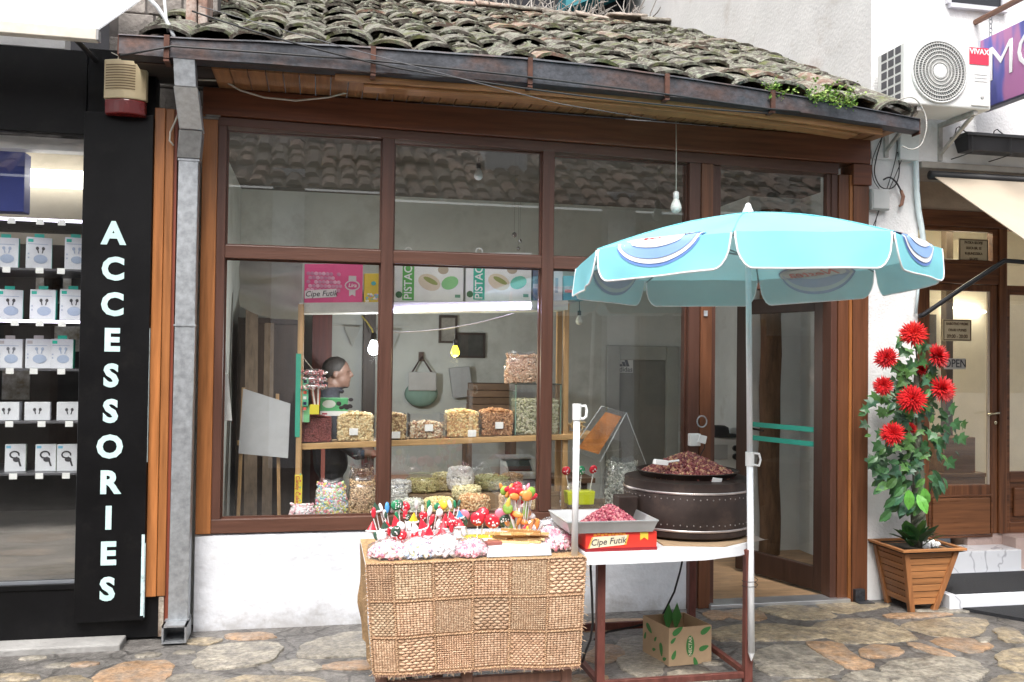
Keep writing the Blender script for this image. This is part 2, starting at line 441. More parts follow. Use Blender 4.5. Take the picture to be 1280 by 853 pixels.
LS = [('o',[(760,250),(900,245),(910,265),(770,268)]),('g',[(690,300),(780,285),(935,285),(880,345),(740,362),(655,355)]),
 ('g',[(1000,320),(1060,270),(1190,245),(1320,250),(1300,310),(1080,325)]),('g',[(925,350),(1000,335),(1070,360),(1020,372),(930,370)]),
 ('o',[(1090,350),(1210,338),(1300,345),(1290,362),(1100,367)]),('g',[(565,400),(600,385),(740,388),(745,440),(560,450)]),
 ('t',[(785,395),(1000,392),(1080,408),(1050,460),(780,450)]),('o',[(335,385),(430,345),(540,340),(575,365),(510,420),(350,420)]),
 ('t',[(-60,388),(110,385),(125,402),(-60,410)]),('t',[(130,408),(250,384),(300,420),(140,440)])]
for k, P in LS: paver(crop(0, 700, 2.667, P), k)
MS = [('o',[(110,565),(250,545),(430,545),(420,570),(260,595),(115,600)]),('o',[(165,690),(230,670),(310,690),(310,730),(200,760),(130,730)]),
 ('g',[(290,650),(430,632),(470,700),(520,790),(420,830),(300,770)]),('g',[(560,800),(740,800),(860,840),(700,860),(560,850)]),('g',[(-160,620),(60,625),(90,660),(-60,690),(-170,670)]),
 ('t',[(-420,700),(-260,660),(-190,700),(-260,760),(-410,750)]),('g',[(-800,720),(-620,690),(-470,720),(-520,790),(-760,790)])]
for k, P in MS: paver(crop(700, 640, 4.004, P), k)
for gx in range(-9, 19):                                     # the street goes on around the stall
    for gy in range(-9, 1):
        x, y = gx*.42+random.uniform(-.06,.06)+(gy % 2)*.2, gy*.34-.2+random.uniform(-.05,.05)
        r = random.uniform(.15,.2)
        if y > -.25 or any((Vector((x,y))-c).length < rr+r*.75 for c, rr in occupied): continue
        if (x > 3.9 and y > -1.2) or (x < -.8 and y > -.36): continue
        n = random.choice((4,5,5,6))
        P = [Vector((x+r*random.uniform(.95,1.3)*math.cos(2*math.pi*(i+random.uniform(-.2,.2))/n)*1.12, y+r*random.uniform(.9,1.2)*math.sin(2*math.pi*(i+random.uniform(-.2,.2))/n)*.86)) for i in range(n)]
        paver(P, random.choice('tggto'))
for k in range(700):                                         # small wedged stones in the wide joints
    x, y, r = random.uniform(-1.6,5.0), random.uniform(-1.7,-.10), random.uniform(.045,.10)
    if any((Vector((x,y))-c).length < rr*.86+r for c, rr in occupied) or (x > 3.6 and y > -.42) or (x > 3.95 and y > -1.2) or (x < -.75 and y > -.34): continue
    n = random.choice((4,5,6))
    paver([Vector((x+r*random.uniform(.8,1.1)*math.cos(2*math.pi*i/n)*1.25, y+r*random.uniform(.75,1.05)*math.sin(2*math.pi*i/n)*.8)) for i in range(n)], random.choice('gggtto'), .009)
occupied.clear()
kerb = ob('kerb_slab', MB().box(-2.6, -1.03, -.30, -.125, -.02, .035), pm('kerb_concrete', (.27,.265,.255), .8, var=.2, scale=5, bump=.6, bscale=40), kind='structure', bevel=.008)

# ================================================================== THE NUT SHOP (building)
shop = thing('shop_building', 'old one storey nut shop with brown framed windows and tiled roof', 'building', (1.5, .1, 0))
# low wall under the windows, slightly uneven
def lowwall():
    m = MB()
    def fn(u, v):
        x = -.69+3.08*u; z = .56*v
        return (x, -.004+.006*mnoise.noise(Vector((x*4, z*4, 0)))+.003*mnoise.noise(Vector((x*17, z*17, 4))), z-.01+.006*mnoise.noise(Vector((x*5, 0, 2)))*(1 if v > .99 else 0))
    nu, nv = 120, 22
    m.grid(fn, nu, nv)
    m.box(-.69, 2.39, .012, .16, -.01, .555)
    m.add([fn(i/nu, 1) for i in range(nu+1)]+[(fn(i/nu,1)[0], .05, fn(i/nu,1)[2]) for i in range(nu+1)], [(i, i+1, nu+2+i, nu+1+i) for i in range(nu)])
    m.add([(-.69,fn(0,0)[1],-.01),(-.69,fn(0,1)[1],.555),(-.69,.05,.555),(-.69,.05,-.01)], [(0,1,2,3)])
    return m
def splashed():
    m = M['plaster'].copy(); m.name = 'splashed_plaster'; N, L = m.node_tree.nodes, m.node_tree.links; p = N['Principled BSDF']
    src = p.inputs['Base Color'].links[0].from_socket
    tc = N.new('ShaderNodeTexCoord'); sp = N.new('ShaderNodeSeparateXYZ'); L.new(tc.outputs['Object'], sp.inputs[0])
    n = N.new('ShaderNodeTexNoise'); n.inputs['Scale'].default_value = 7; n.inputs['Detail'].default_value = 9; n.inputs['Roughness'].default_value = .7; L.new(tc.outputs['Object'], n.inputs['Vector'])
    a = N.new('ShaderNodeMath'); a.operation = 'MULTIPLY_ADD'; a.inputs[1].default_value = .62; a.inputs[2].default_value = -.265; L.new(n.outputs['Fac'], a.inputs[0])
    s = N.new('ShaderNodeMath'); s.operation = 'SUBTRACT'; L.new(a.outputs[0], s.inputs[0]); L.new(sp.outputs['Z'], s.inputs[1])
    r = N.new('ShaderNodeMapRange'); r.inputs['From Min'].default_value = -.07; r.inputs['From Max'].default_value = .08; r.inputs['To Max'].default_value = .6; L.new(s.outputs[0], r.inputs[0])
    x = N.new('ShaderNodeMixRGB'); x.inputs[2].default_value = rgb((.27,.25,.23)); L.new(r.outputs[0], x.inputs[0]); L.new(src, x.inputs[1]); L.new(x.outputs[0], p.inputs['Base Color'])
    return m
ob('low_wall', lowwall(), splashed(), shop, angle=R_(60))
hz = lambda x: 2.955-.019*(x+.55)                           # head of the glazing drops a little to the right
ob('corner_post', B(-.69,-.604,-.012,.13,.562,3.05), M['post'], shop, bevel=.004)
ob('frame_stile', B(-.604,-.553,-.006,.10,.645,3.0), M['frame'], shop, bevel=.004)
ob('sill_rail', B(-.604,2.345,-.010,.11,.562,.645), M['frame_x'], shop, bevel=.004)
for a, b in ((.357,.430),(1.362,1.438)):
    ob('mullion', B(a,b,-.008,.10,.646,hz(a)+.02), M['frame'], shop, bevel=.004)
for a, b in ((-.553,.357),(.430,1.362),(1.438,2.345)):
    ob('transom_rail', B(a,b,-.005,.09,2.176,2.254), M['frame_x'], shop, bevel=.004)
ob('head_rail', MB().prism([(-.604,hz(-.6)),(3.42,hz(3.42)),(3.42,hz(3.42)+.075),(-.604,hz(-.6)+.05)], 'y', -.010, .12), M['frame_x'], shop, bevel=.004)
ob('head_beam', MB().prism([(-.69,hz(-.69)+.052),(3.645,hz(3.64)+.078),(3.645,3.13),(-.69,3.17)], 'y', -.035, .14), M['beam'], shop, bevel=.006)
ob('middle_post', B(2.347,2.425,-.012,.12,.0,hz(2.4)), M['frame'], shop, bevel=.004)
ob('middle_post', B(2.427,2.508,-.020,.12,.0,hz(2.45)), M['post_dark'], shop, bevel=.004)
ob('door_stop', B(2.508,2.542,.005,.11,.02,hz(2.5)), M['frame'], shop, bevel=.003)
ob('door_head_rail', B(2.542,3.375,-.004,.10,2.085,2.20), M['frame_x'], shop, bevel=.004)
ob('door_stop', B(3.375,3.42,.0,.11,.02,hz(3.4)), M['frame'], shop, bevel=.003)
ob('door_jamb', B(3.422,3.497,-.012,.12,.0,hz(3.42)+.0), M['post_dark'], shop, bevel=.004)
ob('door_jamb', B(3.499,3.52,-.020,.12,.0,hz(3.5)), M['post'], shop, bevel=.003)
ob('door_jamb', B(3.522,3.638,-.028,.12,.0,hz(3.5)-.07), M['post_dark'], shop, bevel=.004)
ob('jamb_capital', B(3.51,3.648,-.045,.12,hz(3.5)-.07,hz(3.6)+.075), M['beam'], shop, bevel=.005)
ob('door_threshold', B(2.50,3.50,-.05,.10,.0,.028), pm('aluminium', (.62,.64,.66), .35, .8, var=.1), shop, bevel=.003)
ob('jamb_foot', MB().box(3.53,3.60,-.06,-.03,0,.09).box(3.53,3.64,-.11,-.03,0,.012), M['gutter'], shop)
for c, (a, b) in enumerate(((-.553,.357),(.430,1.362),(1.438,2.345))):
    for z0, z1 in ((.645,2.176),(2.254,hz(b))):
        t = random.uniform(-.0012,.0012)
        w = ob('window_pane', MB().obox(((a+b)/2,.045,(z0+z1)/2), ((b-a)/2,0,0), (0,.0025,0), (0,t,(z1-z0)/2)), M['pane'], shop)
        ob('glazing_bead', MB().box(a,b,.028,.040,z0,z0+.010).box(a,b,.028,.040,z1-.010,z1).box(a,a+.010,.028,.040,z0+.01,z1-.01).box(b-.010,b,.028,.040,z0+.01,z1-.01), M['frame'], w)
ob('window_pane', MB().box(2.575,3.345,.045,.050,2.20,hz(3.0)), M['pane'], shop)
ob('transom_frame', MB().box(2.542,2.575,.01,.06,2.2,hz(2.6)).box(3.345,3.375,.01,.06,2.2,hz(3.4)).box(2.575,3.345,.01,.06,2.2,2.225), M['frame'], shop, bevel=.003)
# open door leaf, swung into the shop
hinge, tip = Vector((3.405,.09,0)), Vector((3.13,.885,0))
dd = (tip-hinge).normalized(); dn = Vector((-dd.y, dd.x, 0))
W = (tip-hinge).length
def leafbox(s0, s1, z0, z1, t=.022):
    return MB().obox(hinge+dd*((s0+s1)/2)*W+Vector((0,0,(z0+z1)/2)), dd*((s1-s0)/2*W), dn*t, (0,0,(z1-z0)/2))
leaf = ob('door_leaf', MB(), M['frame'], shop) if False else None
dl = leafbox(0,.12,.04,2.07); dl2 = leafbox(.87,1,.04,2.07)
allm = MB()
for m_ in (dl, dl2, leafbox(.12,.87,.04,.20,.021), leafbox(.12,.87,1.96,2.07,.021)): allm.add(m_.v, m_.f)
leaf = ob('door_leaf', allm, woodm('dark_leaf_wood',(.040,.019,.013),'z',.42,grain=.6), shop, bevel=.004)
ob('door_pane', leafbox(.12,.87,.20,1.96,.003), M['pane'], leaf)
teal = flat('teal_stripe', (.02,.26,.20), .5)
for zz in (1.02,1.12):
    ob('door_stripe', leafbox(.12,.87,zz,zz+.035,.0045), teal, leaf)
hp = hinge+dd*W*.9
ob('door_handle', MB().tube([hp-dn*.02+Vector((0,0,1.1)), hp-dn*.06+Vector((0,0,1.1)), hp-dn*.065-dd*.11+Vector((0,0,1.09))], .008, 8).obox(hp-dn*.024+Vector((0,0,1.08)), dd*.018, dn*.004, (0,0,.07)), M['black_plastic'], leaf)
# pad ring and small plate on the middle post
ring = [onY(876.5,527,-.03)+Vector((.033*math.cos(t), -.012, .036*math.sin(t))) for t in [i*math.pi/9 for i in range(19)]]
ob('pull_ring', MB().tube(ring, .005, 6), M['galv'], shop)
p = onY(882,392,-.024)
ob('lock_plate', MB().box(p.x-.012,p.x+.012,-.03,-.019,p.z-.018,p.z+.018), M['galv_bright'], shop)
# interior shell
IX0, IX1, IY1, IZ = -.66, 4.0, 2.35, 3.0
ob('interior_floor', B(IX0,IX1,.10,IY1,-.01,.020), M['infloor'], shop)
ob('interior_back_wall', B(IX0,IX1,IY1,IY1+.12,0,IZ+.1), M['inwall'], shop)
ob('interior_side_wall', B(IX0-.10,IX0,.14,IY1,0,IZ+.1), M['inwall'], shop)
daylit_white = pm('daylight_whitened_wall',(.80,.83,.83),.85,var=.08,scale=2.5,dirt=((.5,.48,.45),.3,3))  # pale wall, whitened further to stand in for daylight through the doorway
ob('interior_side_wall', B(IX1,IX1+.1,.14,IY1,0,IZ+.1), daylit_white, shop)
ob('interior_back_wall', B(3.52,IX1,1.52,IY1-.001,0,IZ), daylit_white, shop)
ob('interior_front_wall', B(3.645,IX1,.125,.20,.0,IZ), M['inwall'], shop)
ob('interior_ceiling', B(IX0,IX1,.14,IY1,IZ,IZ+.05), pm('ceiling_paint', (.13,.12,.105), .9, var=.2, scale=2), shop)
# inner back door with frame
a, b = onY(757,432,IY1), onY(845,560,IY1)
grey = pm('grey_door_paint', (.19,.19,.17), .6, var=.1); grey2 = pm('grey_frame_paint', (.33,.34,.31), .6, var=.08)
idr = ob('inner_door', B(a.x+.12,b.x-.12,IY1-.03,IY1-.002,.02,a.z-.13), grey, shop)
ob('inner_door_frame', MB().box(a.x,a.x+.12,IY1-.06,IY1-.002,.02,a.z).box(b.x-.12,b.x,IY1-.06,IY1-.002,.02,a.z).box(a.x+.12,b.x-.12,IY1-.06,IY1-.002,a.z-.13,a.z), grey2, idr, bevel=.008)
# tree-trunk prop inside the door
tp = [Vector((3.66+.02*mnoise.noise(Vector((z*2,0,0))), 1.40+.02*mnoise.noise(Vector((0,z*2,5))), z)) for z in [.02+i*.15 for i in range(20)]]
trunkm = pm('rough_trunk_wood', (.15,.085,.05), .85, var=.45, scale=5, stretch=(4,4,.8), bump=1, bscale=18)
ob('wooden_prop', MB().tube(tp, [.085+.012*mnoise.noise(Vector((0,0,i*.9))) for i in range(20)], 12), trunkm, shop, smooth=True)

# ------------------------------------------------------------------ eaves
sag = lambda x: (.113*((x-1.05)/2.6)**2 if x > 1.05 else .007*((1.05-x)/2.1)**2)
def gh(x): return float(np.interp(x, [-1.06,-.3,.6,1.5,2.6,3.7], [.095,.115,.132,.132,.10,.070]))   # gutter face height
EY = -.50
def gx(x): return 3.188-sag(x)                               # gutter underside
sof = MB()
xs = -.60
while xs < 3.62:
    w = random.uniform(.085,.10)
    z = 3.165-.5*sag(xs)
    ob('soffit_board', MB().add([(xs,-.42,z),(xs+w-.006,-.42,z),(xs+w-.006,.02,z+.008),(xs,.02,z+.008),(xs,-.42,z+.018),(xs+w-.006,-.42,z+.018),(xs+w-.006,.02,z+.026),(xs,.02,z+.026)], [(0,3,2,1),(4,5,6,7),(0,1,5,4),(1,2,6,5),(2,3,7,6),(3,0,4,7)]), M['soffit'], shop)
    xs += w
def strip(x0, x1, y0, y1, zf0, zf1, n=24):
    m = MB(); X = [x0+(x1-x0)*i/n for i in range(n+1)]
    for x in X: m.v += [(x,y0,zf0(x)),(x,y1,zf0(x)),(x,y1,zf1(x)),(x,y0,zf1(x))]
    for i in range(n):
        for k in range(4): m.f.append((4*i+k, 4*i+(k+1) % 4, 4*i+4+(k+1) % 4, 4*i+4+k))
    m.f += [(0,3,2,1),(4*n,4*n+1,4*n+2,4*n+3)]
    return m
ob('fascia_board', strip(.06,3.46,-.445,-.420,lambda x: gx(x)-.045, lambda x: gx(x)+.1), M['fascia'], shop, bevel=.003)
ob('fascia_board', strip(.22,3.30,-.418,-.30,lambda x: gx(x)-.062, lambda x: gx(x)-.045), M['fascia'], shop, bevel=.002)
ob('eave_board', B(-1.0,-.605,-.37,.02,3.185,3.20), woodm('dark_eave_board',(.03,.02,.015),'x',.85), shop)  # added board, darkened to stand in for the dark eave gap
ob('fascia_board', strip(-1.0,.05,-.40,-.375,lambda x: gx(x)-.01, lambda x: gx(x)+.1), woodm('old_eave_wood', (.05,.03,.022), 'x', .8), shop)
# gutter: open box profile following the sagging eave
def gutter():
    prof = [(EY,.105),(EY-.004,.0),(EY+.075,-.012),(EY+.078,.10),(EY+.074,.10),(EY+.072,-.008),(EY+.003,.004),(EY+.004,.100),(EY+.012,.108),(EY-.006,.114),(EY-.012,.105)]
    m = MB(); X = [-1.06+4.74*i/60 for i in range(61)]; n = len(prof)
    for x in X:
        for (yy, zz) in prof: m.v.append((x, yy+.004*mnoise.noise(Vector((x*1.7,0,0))), gx(x)+(zz*gh(x)/.105)+.006*mnoise.noise(Vector((x*2.3,1,0)))))
    for i in range(60):
        for k in range(n): m.f.append((i*n+k, i*n+(k+1) % n, (i+1)*n+(k+1) % n, (i+1)*n+k))
    return m
gut = ob('gutter', gutter(), M['gutter'], shop, angle=R_(35))
rust = pm('rust', (.11,.05,.035), .8, .3, var=.4, scale=12)
for px in (208,466,662,833,965):
    x = onY(px, 100, EY).x
    ob('gutter_bracket', MB().box(x-.014,x+.014,EY-.020,EY-.005,gx(x)-.010,gx(x)+gh(x)+.012).box(x-.014,x+.014,EY-.020,EY+.08,gx(x)-.028,gx(x)-.016), rust, gut)
ob('gutter_end', MB().box(-1.064,-1.058,EY-.004,EY+.076,gx(-1.06)-.005,gx(-1.06)+.10), rust, gut)
ob('gutter_end', MB().box(3.68,3.686,EY-.004,EY+.076,gx(3.68)-.02,gx(3.68)+.075), rust, gut)
# downpipe
dp = []
pipe = MB()
def pbox(cx, cy, z0, cx2, cy2, z1, w=.054, d=.045):
    pipe.add([(cx-w,cy-d,z0),(cx+w,cy-d,z0),(cx+w,cy+d,z0),(cx-w,cy+d,z0),(cx2-w,cy2-d,z1),(cx2+w,cy2-d,z1),(cx2+w,cy2+d,z1),(cx2-w,cy2+d,z1)],
             [(0,3,2,1),(4,5,6,7),(0,1,5,4),(1,2,6,5),(2,3,7,6),(3,0,4,7)])
pbox(-.755,-.115,.10, -.745,-.115,2.72)
pbox(-.745,-.116,2.72, -.725,-.20,2.86, .062,.051)
down = ob('downpipe', pipe, M['galv'], shop, bevel=.004)
pipe = MB(); pbox(-.722,-.21,2.862, -.726,-.42,3.04, .062,.052)
ob('downpipe_bend', pipe, M['galv_bright'], down, bevel=.004)
pipe = MB(); pbox(-.726,-.43,3.04, -.732,-.455,gx(-.73)+.0, .055,.045)
ob('downpipe_outlet', pipe, M['galv'], down, bevel=.003)
ob('downpipe_joint', MB().box(-.808,-.690,-.164,-.066,1.765,1.775), M['galv'], down)
ob('downpipe_joint', MB().box(-.803,-.686,-.164,-.066,2.705,2.715), M['galv'], down)
ob('downpipe_joint', MB().box(-.76-.065,-.76+.065,-.17,-.06,.10,.116), M['galv'], down)
sh = MB()
for q in ((-.825,-.815,.02,.11),(-.705,-.695,.02,.11),(-.825,-.695,.10,.11),(-.825,-.695,.012,.02)): sh.box(q[0],q[1],-.26,-.06,q[2],q[3])
sh.box(-.815,-.705,-.075,-.065,.02,.10)
ob('downpipe_shoe', sh, M['galv'], down)
gy = MB()
gy.box(-.675,-.59,-.028,-.006,3.0,3.09).box(-.69,-.60,-.026,-.006,2.985,3.0).box(-.66,-.63,-.02,-.006,3.09,3.14)
ob('mortar_patch', gy, pm('mortar_patch', (.22,.21,.20), .9, var=.2, bump=1, bscale=40), shop, bevel=.01)

# ------------------------------------------------------------------ roof with loose barrel tiles
SL = .45; SA = math.atan(SL)
def rz(x, y): return 3.512+SL*y-(sag(x)+.5*(.15-gh(x)))*math.exp(-max(0, y+.5)/.9)*1.0
ob('roof_deck', MB().grid(lambda u, v: (-1.0+4.66*u, -.44+4.25*v, rz(-1.0+4.66*u, -.44+4.25*v)-.03), 24, 24), pm('roof_felt', (.03,.027,.025), .95), shop)
roof = ob('roof', MB().grid(lambda u, v: (-1.0+4.66*u, -.43+4.22*v, rz(-1.0+4.66*u, -.43+4.22*v)-.005), 24, 24), pm('roof_boards', (.05,.04,.035), .95), shop)
def tile_mat():
    m, nt, p = _nt('lichened_roof_tile'); N, L = nt.nodes, nt.links
    oi = N.new('ShaderNodeObjectInfo'); tc = N.new('ShaderNodeTexCoord')
    cb = N.new('ShaderNodeCombineXYZ')
    for k in range(3): L.new(oi.outputs['Random'], cb.inputs[k])
    sc = N.new('ShaderNodeVectorMath'); sc.operation = 'SCALE'; sc.inputs['Scale'].default_value = 53; L.new(cb.outputs[0], sc.inputs[0])
    ad = N.new('ShaderNodeVectorMath'); L.new(tc.outputs['Object'], ad.inputs[0]); L.new(sc.outputs[0], ad.inputs[1])
    def nz(s, d=7, r=.65):
        n = N.new('ShaderNodeTexNoise'); n.inputs['Scale'].default_value = s; n.inputs['Detail'].default_value = d; n.inputs['Roughness'].default_value = r
        L.new(ad.outputs[0], n.inputs['Vector']); return n.outputs['Fac']
    def ramp(f, stops):
        r = N.new('ShaderNodeValToRGB')
        while len(r.color_ramp.elements) < len(stops): r.color_ramp.elements.new(.5)
        for e, (q, c) in zip(r.color_ramp.elements, stops): e.position = q; e.color = rgb(c)
        L.new(f, r.inputs[0]); return r.outputs[0]
    def mix(f, a, b):
        x = N.new('ShaderNodeMixRGB'); L.new(f, x.inputs[0]); L.new(a, x.inputs[1]); L.new(b, x.inputs[2]); return x.outputs[0]
    base = ramp(oi.outputs['Random'], [(0,(.078,.066,.057)),(.6,(.112,.094,.080)),(.86,(.16,.118,.095)),(.95,(.24,.14,.105)),(1,(.33,.19,.14))])
    g = ramp(nz(9), [(.3,(.6,.6,.6)),(.7,(1.2,1.2,1.2))])
    mm = N.new('ShaderNodeMixRGB'); mm.blend_type = 'MULTIPLY'; mm.inputs[0].default_value = 1; L.new(base, mm.inputs[1]); L.new(g, mm.inputs[2])
    lich = ramp(nz(24, 9, .75), [(.47,(0,0,0)),(.58,(.85,.85,.85))])
    lc = ramp(nz(5), [(.35,(.25,.29,.21)),(.65,(.37,.37,.31))])
    c1 = mix(lich, mm.outputs[0], lc)
    moss = ramp(nz(6, 5), [(.54,(0,0,0)),(.66,(.9,.9,.9))])
    mc = ramp(nz(30), [(.3,(.05,.065,.022)),(.7,(.15,.16,.05))])
    L.new(mix(moss, c1, mc), p.inputs['Base Color'])
    p.inputs['Roughness'].default_value = .9
    bp = N.new('ShaderNodeBump'); bp.inputs['Strength'].default_value = .9; bp.inputs['Distance'].default_value = .012
    L.new(nz(35, 8), bp.inputs['Height']); L.new(bp.outputs[0], p.inputs['Normal'])
    return m
TM = tile_mat()
def tile_mesh(seed, pan=False, L=.44):
    rs = random.Random(seed); m = MB(); nu, nv = 8, 4
    h0, w0, w1 = rs.uniform(.052,.076), rs.uniform(.124,.140), rs.uniform(.095,.108)
    t = .019
    def P(i, j, off):
        v = j/nv; a = math.pi*(1-i/nu); w = w0+(w1-w0)*v-off; h = h0*(1-.15*v)-off
        e = .007*mnoise.noise(Vector((i*.9, j*1.3, seed*3.3)))
        lip = (.03*mnoise.noise(Vector((i*.8, seed*7.7, 0))) if j == 0 else 0)
        return ((w+e)*math.cos(a), v*L+lip, (h+e)*math.sin(a)**.9 if 0 < i < nu else 0)
    for off in (0, t):
        for j in range(nv+1):
            for i in range(nu+1):
                m.v.append(P(i, j, off))
    n = nu+1; O = n*(nv+1)
    for j in range(nv):
        for i in range(nu):
            a = j*n+i
            m.f.append((a,a+1,a+n+1,a+n)); m.f.append((O+a,O+a+n,O+a+n+1,O+a+1))
    for i in range(nu):
        m.f.append((i,O+i,O+i+1,i+1)); a = nv*n+i; m.f.append((a,a+1,O+a+1,O+a))
    for j in range(nv):
        a = j*n; m.f.append((a,a+n,O+a+n,O+a)); a = j*n+nu; m.f.append((a,O+a,O+a+n,a+n))
    if pan: m.v = [(x,y,-z) for x,y,z in m.v]
    return m
tmesh = [mesh_from('roof_tile', tile_mesh(s), TM, smooth=True) for s in range(8)]
for me in tmesh:
    try: me.set_sharp_from_angle(angle=R_(45))
    except Exception: pass
NC, NR, EX = 19, 15, .305
cw = 4.62/NC
pans = MB()
for r in range(NR):
    for c in range(NC):
        x = -.97+cw*(c+.5)+random.uniform(-.022,.022)
        s = -.475+r*EX*math.cos(SA)+random.uniform(-.03,.03)
        if r == 0: s = -.465+random.uniform(-.03,.03)
        y = s; z = rz(x, y)+.012+random.uniform(-.008,.02)
        o = bpy.data.objects.new('roof_tile', random.choice(tmesh)); COL.objects.link(o)
        o.parent = roof
        o.location = Vector((x,y,z))-root_loc(shop)
        sl = math.atan((rz(x,y+.3)-rz(x,y))/.3)
        o.rotation_euler = (sl-.05+random.uniform(-.05,.05), random.uniform(-.13,.13), random.uniform(-.14,.14))
        if r == 0: continue
        pm_ = tile_mesh(100+(r*7+c) % 5, True)
        q = Matrix.Translation((x+cw/2, y-.02+random.uniform(-.03,.03), rz(x+cw/2,y)+.062)) @ Euler((sl-.02,0,0)).to_matrix().to_4x4()
        pans.add([q @ Vector(v) for v in pm_.v], pm_.f)
ob('pan_tiles', pans, TM, roof, kind='stuff', smooth=True)
rx = -1.0
ridge_y = 3.82
while rx < 3.6:                                              # ridge caps
    m = MB(); me = tile_mesh(int(rx*50) % 97+5)
    q = Matrix.Translation((rx, ridge_y+random.uniform(-.03,.03), rz(rx,ridge_y)+random.uniform(-.0,.05))) @ Euler((random.uniform(-.10,.10),random.uniform(-.12,.12),-math.pi/2+random.uniform(-.06,.06))).to_matrix().to_4x4()
    m.add([q @ Vector((v[0]*1.2,v[1],v[2]*1.2)) for v in me.v], me.f)
    ob('ridge_tile', m, pm('ridge_tile_%d' % int(rx*100), random.choice([(.28,.20,.16),(.17,.14,.115),(.33,.27,.23),(.14,.12,.10)]), .9, var=.4, scale=12, bump=.6, bscale=30, dirt=((.36,.36,.31),.42,20)), roof, smooth=True)
    rx += .36
# cables slung along the gutter
def catenary(p, q, sagz, n=16):
    p, q = Vector(p), Vector(q)
    return [p.lerp(q, i/n)-Vector((0,0,sagz*4*(i/n)*(1-i/n))) for i in range(n+1)]
tag(ob('cable', MB().tube([onY(150,70,EY-.03),onY(215,58,EY-.026),onY(330,66,EY-.026),onY(466,76,EY-.026),onY(640,94,EY-.026),onY(833,118,EY-.026),onY(960,136,EY-.026),onY(1000,140,EY-.026)], .0055, 6), M['wire'], smooth=True), 'thick dark cable strapped along the front of the gutter', 'cable')
tag(ob('cable', MB().tube(catenary(onY(240,14,EY-.05), onY(500,86,EY-.032), .02)+catenary(onY(500,86,EY-.032), onY(960,142,EY-.032), .03)[1:], .005, 6), M['wire'], smooth=True), 'dark cable dropping from the left end of the roof onto the gutter', 'cable')
tag(ob('cable', MB().tube(catenary(onY(250,8,EY-.06), onY(700,130,EY-.07), .01)+[onY(820,150,-.40)], .0025, 5), flat('grey_wire',(.12,.12,.13)), smooth=True), 'thin grey wire crossing from roof tiles down to the soffit', 'cable')
tag(ob('cable', MB().tube([onY(248,100,-.16),onY(280,101,-.14),onY(300,113,-.12),onY(330,122,-.11),onY(370,126,-.10),onY(410,122,-.10),onY(445,113,-.10),onY(464,109,-.12)], .0055, 6), M['wire_white'], smooth=True), 'cream cable drooping below the soffit beside the downpipe', 'cable')
tag(ob('cable', MB().tube([onY(224,140,-.18),onY(219,152,-.18),onY(213,165,-.17),onY(212,176,-.17),onY(217,182,-.17)], .0055, 6), M['wire_white'], smooth=True), 'short frayed cream cable end hanging left of the downpipe bend', 'cable')

# ================================================================== LEFT NEIGHBOUR: phone accessories shop
LY = -.12
ls = thing('accessories_shop', 'black fronted accessories shop with lit display window', 'building', (-1.6, 0, 0))
ob('front_panel', B(-3.2,-1.30,LY,.02,2.83,3.30), M['black'], ls, bevel=.003)
ob('front_panel', B(-1.298,-.935,LY+.01,.02,.03,3.32), M['black'], ls, bevel=.003)
ob('base_panel', B(-3.2,-.862,LY-.004,.0,.015,.30), M['black'], ls, bevel=.003)
ob('window_sill', B(-3.2,-1.30,LY-.012,.02,.30,.33), M['black'], ls, bevel=.002)
ob('corner_edge', MB().box(-.862,-.835,LY-.02,.02,.02,.24), pm('chipped_edge', (.45,.40,.33), .9, var=.4, scale=20, dirt=((.1,.06,.04), .5, 14)), ls)
ob('window_pane', B(-3.2,-1.302,LY+.03,LY+.036,.33,2.83), M['pane'], ls)
ob('window_bead', MB().box(-1.312,-1.302,LY+.01,LY+.03,.33,2.83).box(-3.2,-1.312,LY+.01,LY+.03,.33,.345), flat('grey_bead',(.25,.27,.30),.4,.5), ls)
wpost = ob('wooden_post', B(-.932,-.875,LY-.03,.0,.245,3.0), woodm('orange_post',(.36,.135,.04),'z',.38), ls, bevel=.004)
ob('wooden_post', B(-.874,-.828,LY-.022,.0,.245,3.0), M['post'], ls, bevel=.004)
ob('wooden_post', B(-.833,-.812,LY-.01,.0,.06,3.0), woodm('red_post',(.20,.045,.022),'z',.5), ls)
# inside of the shop
lw = pm('display_backing', (.34,.31,.26), .8, var=.2, scale=1.5)
ob('interior_back_wall', B(-3.2,-.94,.75,.80,2.30,3.0), lw, ls)
ob('interior_back_wall', B(-3.2,-.94,.75,.80,.3,2.299), pm('dark_display_backing',(.045,.04,.038),.5,var=.5,scale=3), ls)
ob('interior_side_wall', B(-1.0,-.94,.02,.75,.3,3.0), M['inwall'], ls)
ob('interior_ceiling', B(-3.2,-.94,.0,.75,2.96,3.0), pm('cream_ceiling',(.72,.68,.58),.8,var=.05), ls)
ob('plinth', B(-3.2,-1.0,.0,.75,.25,.60), pm('grey_boards',(.17,.155,.14),.6,var=.35,scale=2,stretch=(1,1,10)), ls)
ob('ceiling_track', B(-3.2,-1.31,.02,.12,2.76,2.85), M['white_plastic'], ls)
pl = onY(60,223,.5)
ob('light_panel', B(-2.4,-1.31,.62,.70,onY(60,232,.62).z,onY(60,212,.62).z), emis('panel_light',(1,.97,.9),3.6), ls)
